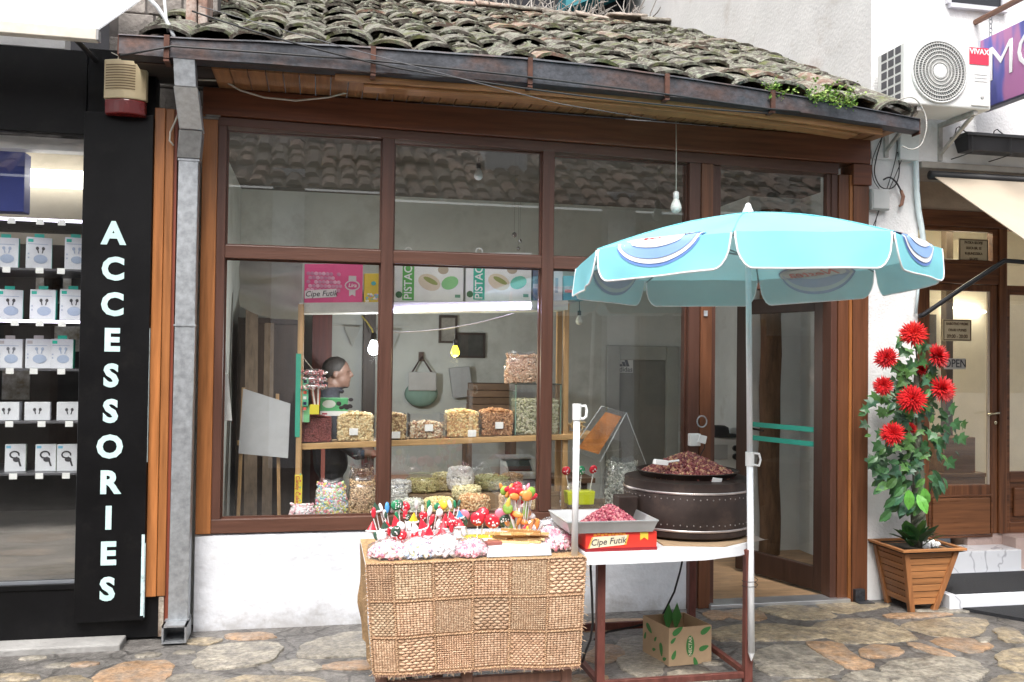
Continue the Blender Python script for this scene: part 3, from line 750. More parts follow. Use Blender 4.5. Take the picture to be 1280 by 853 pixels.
# shelves: heights from the picture
def shelf(py, Y=.02, thick=.012, lit=True):
    z = onY(60, py, Y).z
    s = ob('glass_shelf', B(-3.0,-1.315,Y-.06,.5,z-thick,z), flat('shelf_edge_%d' % py,(.10,.10,.11),.3), ls)
    if lit:
        ob('light_strip', B(-3.0,-1.318,Y-.075,Y-.061,z-.010,z+.004), emis('strip_%d' % py,(.85,.80,1.0),3.2), s)
    for k in range(3):
        xt = onY(14+k*34+random.uniform(-6,6), py, Y-.07).x
        ob('shelf_price_tag', B(xt-.02,xt+.02,Y-.079,Y-.0765,z-.03,z+.002), M['white_plastic'], s)
    return z
zA = shelf(277, lit=True); zB = shelf(337, lit=False); zC = shelf(402); zD = shelf(461, lit=False); zE = shelf(526, lit=False); zF = shelf(590, lit=False)
for i,(px,py) in enumerate(((62,357),(72,360),(85,420),(20,480))):  # bright panels stand in for reflections of the lit street and shop
    p_ = onY(px,py,.74)
    ob('wall_picture', B(p_.x-.08,p_.x+.08,.735,.748,p_.z-.1,p_.z+.1), pm('reflection_patch_%d' % i,(.66,.52,.34),.6,var=.5,scale=14,col2=(.85,.8,.66)), ls)
mint = flat('mint_print',(.03,.45,.36),.4); cardw = flat('white_card',(.66,.68,.72),.4); printk = flat('dark_print',(.05,.05,.06),.5); printg = flat('grey_print',(.16,.17,.20),.5); printb = flat('pale_blue_print',(.35,.42,.55),.5)
def buds(m, cx, y, cz, s):
    m.sphere((cx-.018*s,y,cz+.012*s),(.010*s,.0012,.012*s),8,6).sphere((cx+.018*s,y,cz+.012*s),(.010*s,.0012,.012*s),8,6)
    m.obox((cx-.014*s,y,cz-.006*s),(.0035*s,0,0),(0,.001,0),(-.003*s,0,.014*s)).obox((cx+.014*s,y,cz-.006*s),(.0035*s,0,0),(0,.001,0),(.003*s,0,.014*s))
def earbox(px, pz_top, zbase, w, label, group, style='tab', yaw=.15, side=mint, Y=.03):
    top = onY(px, pz_top, Y); h = max(.06, top.z-zbase); x = top.x
    t = thing('earphone_box', label, 'box', (x, Y+.03, zbase), group)
    t.rotation_euler = (0,0,yaw+random.uniform(-.22,.22))
    t.rotation_euler.x = random.uniform(-.06,.0)
    d = random.uniform(.018,.028) if style != 'cube' else .045
    def L(name, m, mat, par=t, **k):
        me = mesh_from(name, m, mat); o = bpy.data.objects.new(name, me); COL.objects.link(o); o.parent = par; return o
    c = L('carton', MB().box(-w/2,w/2,-d,d,0,h), cardw); bv = c.modifiers.new('b','BEVEL'); bv.width = .002
    if style == 'tab':
        L('hang_tab', MB().box(-.025,.025,-d+.002,-d+.004,h,h+.02), side)
        L('side_panel', MB().box(w/2,w/2+.0012,-d+.001,d-.001,.002,h-.002), side)
        L('logo_print', MB().box(-w/2+.008,-w/2+.035,-d-.0012,-d,h-.028,h-.010), side)
        m = MB(); m.sphere((.008,-d-.001,h*.32),(w*.28,.0012,w*.2),12,6); L('case_print', m, printb)
        m = MB(); buds(m, .006, -d-.0012, h*.60, .85); L('earbud_print', m, random.choice((printg,printb,printk)))
        L('text_print', MB().box(-w/2+.008,w/2-.02,-d-.0008,-d,h-.040,h-.036).box(-w/2+.008,-w/2+.016,-d-.0008,-d,h*.45,h*.50).box(-w/2+.008,-w/2+.016,-d-.0008,-d,h*.33,h*.38), printb)
    elif style == 'cube':
        m = MB(); buds(m, 0, -d-.0012, h*.5, .8); L('earbud_print', m, printk)
    else:
        m = MB()
        for k in range(12):
            a = k*math.pi/6*.9
            m.obox((math.cos(a)*.022-.004,-d-.001,h*.62+math.sin(a)*.018),(.006*math.sin(a)+.001,0,-.006*math.cos(a)),(0,.001,0),(.004*math.cos(a),0,.004*math.sin(a)))
        m.sphere((.006,-d-.001,h*.44),(.018,.0012,.014),10,6).obox((.022,-d-.001,h*.32),(.005,0,0),(0,.001,0),(-.006,0,.02))
        L('clip_print', m, printk); L('logo_print', MB().box(-w/2+.006,-w/2+.03,-d-.001,-d,h-.022,h-.008), side)
        L('side_panel', MB().box(w/2,w/2+.0012,-d+.001,d-.001,.002,h-.002), flat('greenish_side',(.42,.50,.42),.5))
    return t
G = 'earphone boxes in the lit display window'
for px, w in ((6,.13),(47,.13),(93,.11)): earbox(px,297,zB,w,'white earphone box with mint tab on the topmost box shelf',G+', top row')
for px in (10,53,90): earbox(px,362,zC,.135,'white earphone box with mint side on the lit middle shelf',G+', second row')
for px in (12,47): earbox(px,424,zD,.13,'white earphone box with grey side on the shelf below lit strip',G+', third row',side=flat('greyish_side',(.45,.42,.42),.5))
earbox(77,424,zD,.12,'white earphone box with bright green rim and hanging loop',None,yaw=.02,side=flat('bright_green_side',(.02,.55,.38),.4))
for px in (8,46,86): earbox(px,503,zE,.13,'small plain white cube shaped earbud box',G+', cube row','cube',.05)
for px in (18,56,83): earbox(px,556,zF,.105,'slim white box with black cable clip print on the bottom shelf',G+', bottom row','clip',.12,flat('blue_logo',(.15,.45,.65),.4))
bb = onY(15,230,.25)
o = ob('blue_banner', MB().box(-2.0,onY(31,230,.25).x,.24,.36,onY(20,265,.25).z,onY(20,190,.25).z), pm('blue_banner',(.035,.06,.30),.5,var=.2,scale=3), bevel=.004)
tag(o, 'blue printed hanging box above the earphone shelves', 'banner')
# the vertical name board
SB = thing('name_board', 'tall black board with pale vertical ACCESSORIES lettering', 'sign', (-1.115, LY-.03, .125))
ob('board', B(-1.297,-.934,LY-.055,LY+.008,.125,2.95), M['black'], SB, bevel=.003)
ob('worn_edge', MB().box(-.9345,-.9325,LY-.05,LY-.03,1.0,1.75).box(-.9345,-.9322,LY-.055,LY-.035,.14,.55).box(-.952,-.936,LY-.0565,LY-.054,.15,.60), pm('worn_edge',(.55,.72,.74),.7,var=.2,scale=20,dirt=((.05,.05,.05),.35,25)), SB)
def text(body, name, mat, parent, size, depth=.002, bold=0.0, loc=(0,0,0), rot=(math.pi/2,0,0), align='CENTER', sx=1.0, shear=0.0):
    cu = bpy.data.curves.new(name, 'FONT'); cu.body = body; cu.size = size; cu.extrude = depth; cu.offset = bold
    cu.align_x = align; cu.align_y = 'CENTER'; cu.shear = shear; cu.resolution_u = 3
    tmp = bpy.data.objects.new(name, cu); COL.objects.link(tmp)
    bpy.context.view_layer.update()
    me = bpy.data.meshes.new_from_object(tmp.evaluated_get(bpy.context.evaluated_depsgraph_get()))
    bpy.data.objects.remove(tmp, do_unlink=True)
    me.materials.clear(); me.materials.append(mat)
    o = bpy.data.objects.new(name, me); COL.objects.link(o)
    mw = Matrix.Translation(loc) @ Euler(rot).to_matrix().to_4x4() @ Matrix.Diagonal((sx,1,1,1))
    if parent is not None:
        mw = Matrix.Translation(-root_loc(parent)) @ mw
        me.transform(mw); o.parent = parent
    else: me.transform(mw)
    return o
word = 'ACCESSORIES'
for i, ch in enumerate(word):
    py = 293+i*(738-293)/10.0
    p = onY(142-i*.8, py, LY-.057)
    text(ch, 'letter', M['letter'], SB, .170, .0015, .0075, p, sx=.98)
# alarm siren
al = thing('alarm_siren', 'cream alarm siren box with dark red lens and grille lines', 'alarm', (-1.095, LY-.05, 2.957))
a, b = onY(131,75,LY-.09), onY(183,146,LY-.09)
def siren(x0, x1, z0, z1):
    m = MB(); n = 8
    P = [(x0+(x1-x0)*i/n, LY-.10-.035*math.sin(math.pi*i/n)) for i in range(n+1)]
    poly = P + [(x1,LY-.054),(x0,LY-.054)]
    m.prism(poly, 'z', z0, z1); return m
ob('housing', siren(a.x,b.x,b.z+.085,a.z), M['cream'], al, bevel=.005)
ob('lens', siren(a.x+.006,b.x-.004,b.z,b.z+.083), M['darkred'], al, bevel=.008)
for k in range(10):
    z = a.z-.035-k*.0145
    m = MB(); n = 6; xa, xb = a.x+.010, b.x-.055
    for i in range(n):
        u0, u1 = (xa+(xb-xa)*i/n-a.x)/(b.x-a.x), (xa+(xb-xa)*(i+1)/n-a.x)/(b.x-a.x)
        f = lambda u: (a.x+(b.x-a.x)*u, LY-.102-.035*math.sin(math.pi*u))
        p0, p1 = f(u0), f(u1)
        m.add([(p0[0],p0[1],z),(p1[0],p1[1],z),(p1[0],p1[1],z+.005),(p0[0],p0[1],z+.005)], [(0,1,2,3)])
    ob('grille_slot', m, flat('slot_brown',(.16,.09,.04),.6), al)
ob('lead', MB().tube([Vector((a.x+.06,LY-.07,a.z)),Vector((a.x+.07,LY-.08,a.z+.03)),Vector((a.x+.03,LY-.07,a.z+.05))], .003, 5), M['wire_white'], al)
# white awning over the left shop
aw = thing('white_awning', 'white fabric awning with cream front bar over the accessories shop', 'awning', (-2.0, -.4, 3.2))
ye = -.62
e0, e1 = onY(-60,30,ye), onY(122,47,ye)
fab = canvas('white_awning_fabric',(.88,.89,.90),.5)
bk = .25
ob('fabric', MB().add([(e0.x-1,ye,e0.z+.045),(e1.x,ye,e1.z+.045),(e1.x+.14,bk,e1.z+.62),(e0.x-1,bk,e0.z+.66),(e0.x-1,ye+.004,e0.z+.036),(e1.x,ye+.004,e1.z+.036),(e1.x+.14,bk+.004,e1.z+.611),(e0.x-1,bk+.004,e0.z+.651)], [(0,1,2,3),(7,6,5,4),(0,4,5,1),(1,5,6,2),(2,6,7,3),(3,7,4,0)]), fab, aw)
ob('front_bar', MB().prism([(e0.x-1,e0.z-.028),(e1.x,e1.z-.022),(e1.x,e1.z+.036),(e0.x-1,e0.z+.035)], 'y', ye-.03, ye+.03), pm('cream_bar',(.62,.58,.50),.5,var=.12,scale=14), aw, bevel=.004)
ob('end_cap', MB().box(e1.x,e1.x+.01,ye-.028,ye+.028,e1.z-.02,e1.z+.034), flat('grey_cap',(.3,.3,.3)), aw)
ob('awning_arm', MB().tube([Vector((e1.x-.12,ye,e1.z)),Vector((e1.x-.12,LY,e1.z+.03))], .014, 8), M['black_plastic'], aw)
ob('shop_upper_wall', B(-3.2,-1.45,-.0,.12,3.34,4.6), M['plaster_old'], ls)
# block parapet between the two roofs
pp = thing('block_parapet', 'weathered grey block parapet between white awning and roof tiles', 'wall', (-.95, .5, 3.2))
pbm = pm('weathered_block',(.27,.245,.225),.95,var=.3,scale=8,bump=1,bscale=40,rand=.2)
ob('core', B(-1.30,-.66,.40,.55,3.1,4.6), pm('block_joint',(.10,.09,.085),.95), pp)
for r in range(8):
    for c in range(3):
        x0 = -1.30+c*.215+(r % 2)*.05; 
        ob('block', B(x0+.004,min(x0+.207,-.655),.388+random.uniform(-.006,.004),.42,3.12+r*.15,3.26+r*.15), pbm, pp, bevel=.006)
pk = pm('pink_render',(.30,.185,.145),.95,var=.25,scale=6,bump=.8,bscale=30,dirt=((.5,.46,.42),.4,9))
m = MB()
for k,(x0,x1,z1) in enumerate(((-.80,-.74,3.9),(-.735,-.68,3.82))): m.box(x0,x1,.0+.02*k,.3,3.35,z1)
ob('render_patch', m, pk, pp, bevel=.012)
tag(ob('conduit', MB().tube([onY(183,-5,-.45),onY(196,8,-.45),onY(207,24,-.46),onY(214,38,-.47),onY(219,50,-.48)], .011, 8), flat('grey_conduit',(.5,.52,.54),.4), smooth=True), 'pale grey conduit curving down onto left end of gutter', 'conduit')
tag(ob('conduit', MB().tube([onY(205,-5,-.3),onY(207,15,-.33),onY(210,40,-.42)], .008, 8), flat('white_conduit',(.6,.62,.62),.4), smooth=True), 'thin white conduit running straight down behind the curved one', 'conduit')

# ================================================================== RIGHT NEIGHBOUR
rb = thing('white_corner_building', 'white rendered building with brown shop door and upper storey', 'building', (4.6, .3, 0))
ob('pier', MB().grid(lambda u, v: (3.642+.39*u, .0+.010*mnoise.noise(Vector((u*3,v*14,1))), 3.02*v), 14, 70).box(3.642,4.03,.012,.60,0,3.02), M['plaster_rough'], rb, angle=R_(60))
ob('upper_front_wall', B(3.66,7.5,-.02,.45,3.0,7.0), M['plaster_rough'], rb)
side = [(-.018,3.05),(6.6,3.05),(6.6,6.35),(5.76,6.05),(4.2,5.78+.2),(3.4,7.0),(-.018,7.0)]
side = [(-.018,3.05),(5.9,3.05),(5.9,6.0),(4.15,5.85),(4.1,7.0),(-.018,7.0)]
ob('side_wall', MB().prism([(-.018,3.05),(6.0,3.05),(6.0,6.02),(3.2,7.1),(-.018,7.1)], 'x', 3.655, 3.75), M['plaster_old'], rb)
ob('verge_board', MB().beam((3.63,6.1,6.03),(3.63,3.1,7.19),.10,.07), woodm('verge_wood',(.06,.035,.025),'y',.7), rb)
ob('ledge', B(4.035,7.5,-.035,.45,2.955,3.0), pm('ledge_stone',(.36,.33,.29),.85,var=.15,scale=6), rb, bevel=.006)
DY = .42
beige = pm('beige_render',(.46,.36,.27),.9,var=.12,scale=5,bump=.5,bscale=50)
ob('lintel_wall', B(4.03,7.5,DY-.02,.58,2.70,2.955), beige, rb)
DW = woodm('walnut_door',(.10,.036,.016),'z',.32,col2=(.17,.065,.026)); DWX = woodm('walnut_door_horizontal',(.10,.036,.016),'x',.32,col2=(.17,.065,.026))
def Y(px,py): return onY(px,py,DY)
zt, z0d = Y(1200,268).z, .34
xl, xd0, xd1, xr = 4.03, Y(1160,500).x, Y(1236,500).x, Y(1250,500).x
ob('door_frame', B(xl,7.2,DY-.04,DY+.1,zt-.10,zt+.02), DWX, rb, bevel=.006)
ob('door_frame', B(xr-.035,xr+.035,DY-.035,DY+.1,z0d,zt-.10), DW, rb, bevel=.006)
ztr0, ztr1 = Y(1200,347).z, Y(1200,330).z
ob('door_frame', B(xl,xr-.035,DY-.03,DY+.1,ztr0-.05,ztr1), DWX, rb, bevel=.006)
ob('transom_pane', B(xl,xr-.035,DY+.03,DY+.035,ztr1,zt-.1), M['pane'], rb)
ob('transom_bead', MB().box(xr-.08,xr-.035,DY-.02,DY+.03,ztr1,zt-.1).box(xl,xr-.08,DY-.02,DY+.03,ztr1,ztr1+.03).box(xl,xr-.08,DY-.02,DY+.03,zt-.13,zt-.1), DWX, rb, bevel=.004)
zg0, zg1 = Y(1200,606).z, Y(1200,364).z
dr = ob('shop_door', MB().box(xl+.01,xd0,DY-.02,DY+.03,z0d,ztr0-.052).box(xd1,xr-.037,DY-.02,DY+.03,z0d,ztr0-.052).box(xd0,xd1,DY-.02,DY+.03,zg1,ztr0-.052).box(xd0,xd1,DY-.02,DY+.03,z0d,zg0), DW, rb, bevel=.006)
ob('door_pane', B(xd0,xd1,DY+.002,DY+.008,zg0,zg1), M['pane'], dr)
ob('pane_bead', MB().box(xd1-.02,xd1,DY-.012,DY+.0,zg0,zg1), flat('pale_bead',(.5,.42,.34),.4), dr)
zp0, zp1 = Y(1200,668).z, Y(1200,622).z
ob('raised_panel', MB().box(xd0+.02,xd1-.01,DY-.032,DY-.019,zp0,zp1), woodm('panel_wood',(.19,.075,.03),'x',.3), dr, bevel=.012, seg=3)
ob('panel_moulding', MB().box(xd0-.01,xd1+.015,DY-.027,DY-.0195,zp1+.006,zp1+.022).box(xd0-.01,xd1+.015,DY-.027,DY-.0195,zp0-.022,zp0-.006).box(xd1+.0,xd1+.015,DY-.027,DY-.0195,zp0-.006,zp1+.006).box(xd0-.01,xd0+.01,DY-.027,DY-.0195,zp0-.006,zp1+.006), DWX, dr, bevel=.003)
hp = Y(1240,516)
brass = flat('pale_brass',(.62,.55,.38),.25,.9)
ob('door_handle', MB().tube([hp+Vector((0.01,-.02,0)),hp+Vector((.01,-.06,0)),hp+Vector((-.09,-.065,-.01))], .009, 8).sphere(hp+Vector((.012,-.022,-.075)),(.014,.008,.018)), brass, dr, smooth=True)
# second glazed bay to the right
ob('side_window_frame', MB().box(xr+.036,xr+.07,DY-.02,DY+.03,.34,ztr0-.05).box(xr+.07,6.4,DY-.02,DY+.03,.72,.80).box(xr+.07,6.4,DY-.02,DY+.03,ztr0-.12,ztr0-.05).box(xr+.07,6.4,DY-.02,DY+.03,.34,.42), DWX, rb, bevel=.004)
ob('side_window_pane', B(xr+.07,6.4,DY+.0,DY+.006,.80,ztr0-.12), M['pane'], rb)
ob('side_window_pane', B(xr+.036,6.4,DY+.0,DY+.006,ztr1,zt-.10), M['pane'], rb)
ob('side_window_panel', B(xr+.07,6.4,DY+.0,DY+.02,.42,.72), DWX, rb)
ob('raised_panel', B(xr+.11,6.3,DY-.02,DY-.001,.46,.68), woodm('panel_wood2',(.16,.06,.025),'x',.3), rb, bevel=.010, seg=3)
ob('wall_below', B(4.75,7.4,DY-.01,.6,0,.34), pm('pinkish_render',(.48,.36,.32),.9,var=.1,bump=.4), rb)
# warm interior behind the glass
ci = pm('cream_interior',(.72,.66,.52),.8,var=.10,scale=2)
ob('interior_wall', B(4.03,7.4,2.0,2.1,.3,2.95), ci, rb)
ob('interior_floor', B(4.03,7.4,.56,2.0,.28,.33), pm('shop_floor',(.35,.27,.2),.4), rb)
ob('interior_ceiling', B(4.03,7.4,.60,2.0,2.9,2.95), ci, rb)
ob('interior_wall', B(4.03,4.06,.60,2.0,.3,2.95), ci, rb)
m = MB(); 
for k in range(4): m.box(4.2+k*.34,4.2+k*.34+.22,1.0,1.35,2.86,2.895)
ob('ceiling_lamp', m, emis('ceiling_lamp',(1,.9,.68),11), rb)
_a, _b = onY(1166,600,1.1), onY(1232,547,1.1)
tag(ob('display_cabinet', MB().box(_a.x,_b.x,1.1,1.5,.33,_a.z+.02).box(_a.x-.02,_b.x+.02,1.08,1.52,_a.z+.02,_a.z+.05).box(_a.x+.12,_b.x-.08,1.12,1.4,_a.z+.05,_b.z), woodm('cabinet_wood',(.20,.11,.055),'x',.4), bevel=.006), 'wooden display cabinet behind the glass of the brown door', 'cabinet')
_c = onY(1187,480,1.3)
tag(ob('pillar', MB().box(_c.x-.035,_c.x+.035,1.3,1.37,.33,2.9), flat('dark_pillar',(.07,.05,.035)), bevel=.004), 'dark upright post seen through the brown door glass', 'post')
for k in range(7):
    _p = onY(1186+k*7,384+k*1.0,1.95)
    ob('spot_lamp', MB().sphere(_p,(.035,.03,.014),10,6), emis('spot_%d' % k,(1,.93,.75),9), rb)  # glowing dots put in for lamp reflections, no lamps hang here
_d = onY(1170,440,1.9)
tag(ob('dark_poster', B(_d.x-.16,_d.x+.05,1.96,1.985,_d.z-.45,_d.z+.35), pm('dark_poster',(.09,.08,.07),.5,var=.6,scale=4), bevel=.004), 'dark poster on the cream wall behind the brown door glass', 'poster')
# notices on the glass
def notice(px0, py0, px1, py1, lines, label, name='door_notice', fillc=(.60,.52,.36), border=True, tcol=(.14,.09,.05), size=.036, Yp=DY-.003):
    a, b = onY(px0,py0,Yp), onY(px1,py1,Yp)
    t = thing(name, label, 'sign', ((a.x+b.x)/2, Yp, b.z))
    ob('plate', B(a.x,b.x,Yp-.004,Yp,b.z,a.z), flat('notice_'+str(px0),fillc,.5), t)
    ink = flat('ink_'+str(px0),tcol,.5)
    if border:
        w = .006
        ob('border', MB().box(a.x+.006,b.x-.006,Yp-.006,Yp-.004,a.z-.006-w,a.z-.006).box(a.x+.006,b.x-.006,Yp-.006,Yp-.004,b.z+.006,b.z+.006+w).box(a.x+.006,a.x+.006+w,Yp-.006,Yp-.004,b.z+.012,a.z-.012).box(b.x-.006-w,b.x-.006,Yp-.006,Yp-.004,b.z+.012,a.z-.012), ink, t)
    n = len(lines)
    for i, (s, k) in enumerate(lines):
        z = a.z-(a.z-b.z)*(i+.75)/(n+.5)
        text(s, 'lettering', ink, t, size*k, .0008, .0006, ((a.x+b.x)/2, Yp-.0055, z), sx=.85)
    return t
notice(1198,298,1235,330,[('PATIKA SKOPJE',.9),('ULICA BR. 52',.9),('KUJUNDZISKA',.9),('SKOPJE',.9)],'cream bordered notice in the transom above the brown door', size=.030)
notice(1178,399,1214,427,[('RABOTNO VREME',.8),('ORARI I PUNES',.8),('09:00 - 20:00',1.15)],'cream bordered opening hours notice on the door glass', size=.034)
notice(1180,448,1207,462,[('OPEN',1.0)],'grey OPEN plate hanging inside the door glass', fillc=(.42,.42,.40), border=False, tcol=(.05,.05,.06), size=.085)
# steps
def marble_mat():
    m = pm('white_marble',(.72,.74,.78),.2,var=.04,scale=3)
    N, L = m.node_tree.nodes, m.node_tree.links; p = N['Principled BSDF']
    src = p.inputs['Base Color'].links[0].from_socket
    tc = N.new('ShaderNodeTexCoord'); n = N.new('ShaderNodeTexNoise'); n.inputs['Scale'].default_value = 2.6; n.inputs['Detail'].default_value = 3; n.inputs['Distortion'].default_value = .7
    L.new(tc.outputs['Object'], n.inputs['Vector'])
    r = N.new('ShaderNodeValToRGB'); e = r.color_ramp.elements
    e[0].position, e[0].color = .485, rgb((1,1,1)); e[1].position, e[1].color = .515, rgb((1,1,1)); k = e.new(.50); k.color = rgb((.55,.55,.58))
    L.new(n.outputs['Fac'], r.inputs[0])
    x = N.new('ShaderNodeMixRGB'); x.blend_type = 'MULTIPLY'; x.inputs[0].default_value = 1; L.new(src, x.inputs[1]); L.new(r.outputs[0], x.inputs[2]); L.new(x.outputs[0], p.inputs['Base Color'])
    return m
marble = marble_mat()
m1 = B(4.035,7.2,-.332,.44,0,.100); 
st = ob('step', m1, marble, rb, bevel=.004)
m2y = onZ(1185,717,.105).y
ob('step', B(4.04,onY(1277,700,m2y).x,m2y,.44,.101,onY(1200,690,m2y).z), marble, rb, bevel=.004)
DY2z = onY(1200,690,m2y).z
ob('step', B(onY(1277,700,m2y).x+.002,7.2,m2y+.06,.44,.101,.33), pm('pink_step',(.50,.38,.34),.7,var=.1), rb)
rubber = pm('black_rubber_mat',(.012,.013,.016),.85,var=.4,scale=40,bump=.6,bscale=120)
tag(ob('step_mat', B(4.09,7.0,-.315,m2y-.012,.100,.106), rubber), 'black rubber mat lying on the lower marble step', 'mat')
tag(ob('door_mat', MB().prism([(4.12,-.345),(6.8,-.345),(6.8,-1.0),(4.75,-.95),(4.35,-.66)], 'z', .001, .022), rubber), 'black rubber mat on the paving before the marble steps', 'mat')

# ------------------------------------------------------------------ air conditioner
ac = thing('air_conditioner', 'white outdoor air conditioner with round fan grille and red badge', 'air conditioner', (4.0,-.25,3.3))
yf, yb = -.40, -.10
a, b = onY(1131,46,yf), onY(1239,136,yf)
a.z = (onY(1131,46,yf).z+onY(1239,66,yf).z)/2; b.z = (onY(1131,128,yf).z+onY(1239,140,yf).z)/2
acw = pm('ac_white',(.70,.71,.69),.45,var=.04,scale=6)
ob('casing', B(a.x,b.x,yf,yb,b.z,a.z), acw, ac, bevel=.014, seg=3)
c = onY(1174,90,yf-.004); rr = (onY(1209,90,yf).x-onY(1140,90,yf).x)/2
fan = MB()
fan.lathe([(rr,-.012),(rr+.004,0),(rr,.010),(rr-.008,.010),(rr-.008,-.012)], (0,0,0), 40, cap=False)
def rotY(m, c):        # lathe axis z -> -y, moved to c
    m.v = [(c.x+v[0], c.y-v[2], c.z+v[1]) for v in m.v]; return m
ob('fan_recess', rotY(MB().lathe([(rr-.006,0),(rr-.006,.004)], (0,0,0), 40), c), flat('recess_grey',(.16,.16,.16),.7), ac)
gm = flat('grille_grey',(.52,.52,.50),.5)
ob('grille_rim', rotY(fan, c), acw, ac, smooth=True)
for k in range(6):
    q = rr*(.30+.12*k)
    ob('grille_ring', rotY(MB().lathe([(q-.003,.004),(q+.003,.004),(q+.003,.012),(q-.003,.012),(q-.003,.004)], (0,0,0), 36, cap=False), c), gm, ac)
sp = MB()
for k in range(60):
    t0 = 2*math.pi*k/60; t1 = t0+.35
    sp.beam((c.x+.26*rr*math.cos(t0),c.y-.007,c.z+.26*rr*math.sin(t0)),(c.x+(rr-.006)*math.cos(t1),c.y-.007,c.z+(rr-.006)*math.sin(t1)),.003,.004,(0,1,0))
ob('grille_spokes', sp, gm, ac)
ob('grille_hub', rotY(MB().lathe([(.0,.016),(.19*rr,.016),(.24*rr,.012),(.24*rr,.004)], (0,0,0), 24), c), acw, ac)
x0 = a.x+(b.x-a.x)*.76
pn = ob('side_cover', B(x0,b.x-.02,yf-.008,yf+.001,b.z+.02,b.z+.26), acw, ac, bevel=.008)
for k in range(3): ob('cover_rib', B(x0+.02,b.x-.04,yf-.011,yf-.0075,b.z+.225-k*.022,b.z+.230-k*.022), acw, pn)
ob('cover_knob', rotY(MB().lathe([(.012,0),(.012,.004),(.006,.006)],(0,0,0),14), Vector(((x0+b.x)/2-.0,yf-.008,b.z+.08))), flat('knob_grey',(.45,.45,.44)), pn)
u, v = onY(1212,57,yf-.003), onY(1236,82,yf-.003)
bd = ob('badge', B(u.x,v.x,yf-.004,yf+.001,v.z+.0,u.z-.01), flat('badge_red',(.75,.05,.09),.4), ac)
text('VIVAX', 'badge_lettering', M['white_plastic'], bd, .050, .0008, .0012, ((u.x+v.x)/2,yf-.0048,u.z-.038))
sg = flat('dark_fin',(.10,.10,.11),.6)
for r in range(6):
    for cc in range(3):
        y0 = yf+.04+cc*.075; zz = b.z+.035+r*.062
        ob('side_vent', B(a.x-.002,a.x+.003,y0,y0+.058,zz,zz+.046), sg, ac)
brm = pm('weathered_bracket',(.42,.41,.38),.6,.3,var=.3,scale=12)
for xx in (a.x+.12, b.x-.10):
    br = MB()
    br.box(xx-.015,xx+.015,yf+.02,-.02,b.z-.03,b.z-.002); br.beam((xx,yf+.05,b.z-.03),(xx,-.02,b.z-.22),.02,.02); br.box(xx-.015,xx+.015,-.035,-.02,b.z-.26,b.z-.03)
    ob('bracket', br, brm, ac)
# ------------------------------------------------------------------ pipe, boxes and wires on the pier
pipe_pts = [onY(1143,158,-.04),onY(1145,200,-.035),onY(1146,240,-.03),onY(1148,262,-.03),onY(1152,285,-.03),onY(1154,300,-.03),onY(1152,330,-.028),onY(1148,360,-.026),onY(1145,392,-.03)]
tag(ob('drain_hose', MB().tube(pipe_pts, [.016,.018,.019,.019,.019,.018,.012,.009,.009], 10), pm('hose_grey',(.62,.72,.74),.5,var=.08), smooth=True), 'pale blue grey hose running down the white pier edge', 'hose')
u, v = onY(1122,166,-.03), onY(1144,202,-.03)
tag(ob('junction_box', B(u.x,v.x+.01,-.06,.01,v.z,u.z), flat('pale_box',(.62,.66,.66),.5), bevel=.006), 'pale junction box under the end of the gutter', 'junction box')
u, v = onY(1088,236,-.03), onY(1110,264,-.03)
jb = thing('junction_box', 'grey junction box with tangled black wires on the pier', 'junction box', ((u.x+v.x)/2,-.02,v.z))
ob('box_body', B(u.x,v.x,-.05,.01,v.z,u.z), flat('grey_box',(.45,.46,.45),.5), jb, bevel=.006)
ob('box_lid', B(u.x+.006,v.x-.006,-.058,-.050,v.z+.008,u.z-.008), flat('grey_lid',(.50,.51,.50),.5), jb, bevel=.004)
def wire(pts, r, label, Yw=-.03, mat=None):
    P = [onY(x,y,Yw-(.012*(i % 2))) for i,(x,y) in enumerate(pts)]
    Q = []
    for i in range(len(P)-1):
        p0, p1, p2, p3 = P[max(i-1,0)], P[i], P[i+1], P[min(i+2,len(P)-1)]
        for k in range(5):
            t = k/5; Q.append(.5*((2*p1)+(p2-p0)*t+(2*p0-5*p1+4*p2-p3)*t*t+(3*p1-p0-3*p2+p3)*t**3))
    Q.append(P[-1])
    o = ob('wire', MB().tube(Q, r, 6), mat or M['wire'], smooth=True); return tag(o, label, 'wire', 'loose wires on the white pier')
wire([(1104,162),(1101,178),(1096,196),(1093,215),(1098,230),(1106,236),(1117,234),(1123,222),(1124,205),(1122,190)], .0045, 'thick black wire looping in a ring on the pier')
wire([(1116,164),(1103,172),(1094,190),(1090,205),(1092,225),(1102,240)], .003, 'thin black wire arching over the grey junction box')
wire([(1121,172),(1121,190),(1116,212),(1110,232),(1102,255),(1092,282)], .0035, 'long black wire falling past the junction box to the umbrella')
wire([(1135,172),(1130,190),(1124,208),(1112,236),(1098,264),(1094,284)], .003, 'black wire slanting from the gutter end across the pier')
wire([(1120,168),(1128,176),(1137,178),(1139,172),(1134,164)], .004, 'short black wire loop below the rusty gutter end')
wire([(1104,225),(1112,222),(1120,228),(1126,238)], .006, 'stub of thick black cable sticking out of the pier')
tag(ob('wire_end', MB().tube([onY(1126,238,-.035),onY(1129,246,-.035),onY(1127,256,-.035),onY(1124,258,-.035)], [.010,.013,.012,.008], 8), flat('copper_tape',(.22,.10,.06)), smooth=True), 'brown taped cable end hanging on the pier', 'cable end')
wire([(1110,60+70),(1140,122),(1155,140),(1158,160),(1152,180),(1140,187),(1128,183)], .0045, 'pale grey wire looping around the gutter end', -.46, flat('pale_grey_wire',(.42,.41,.38)))
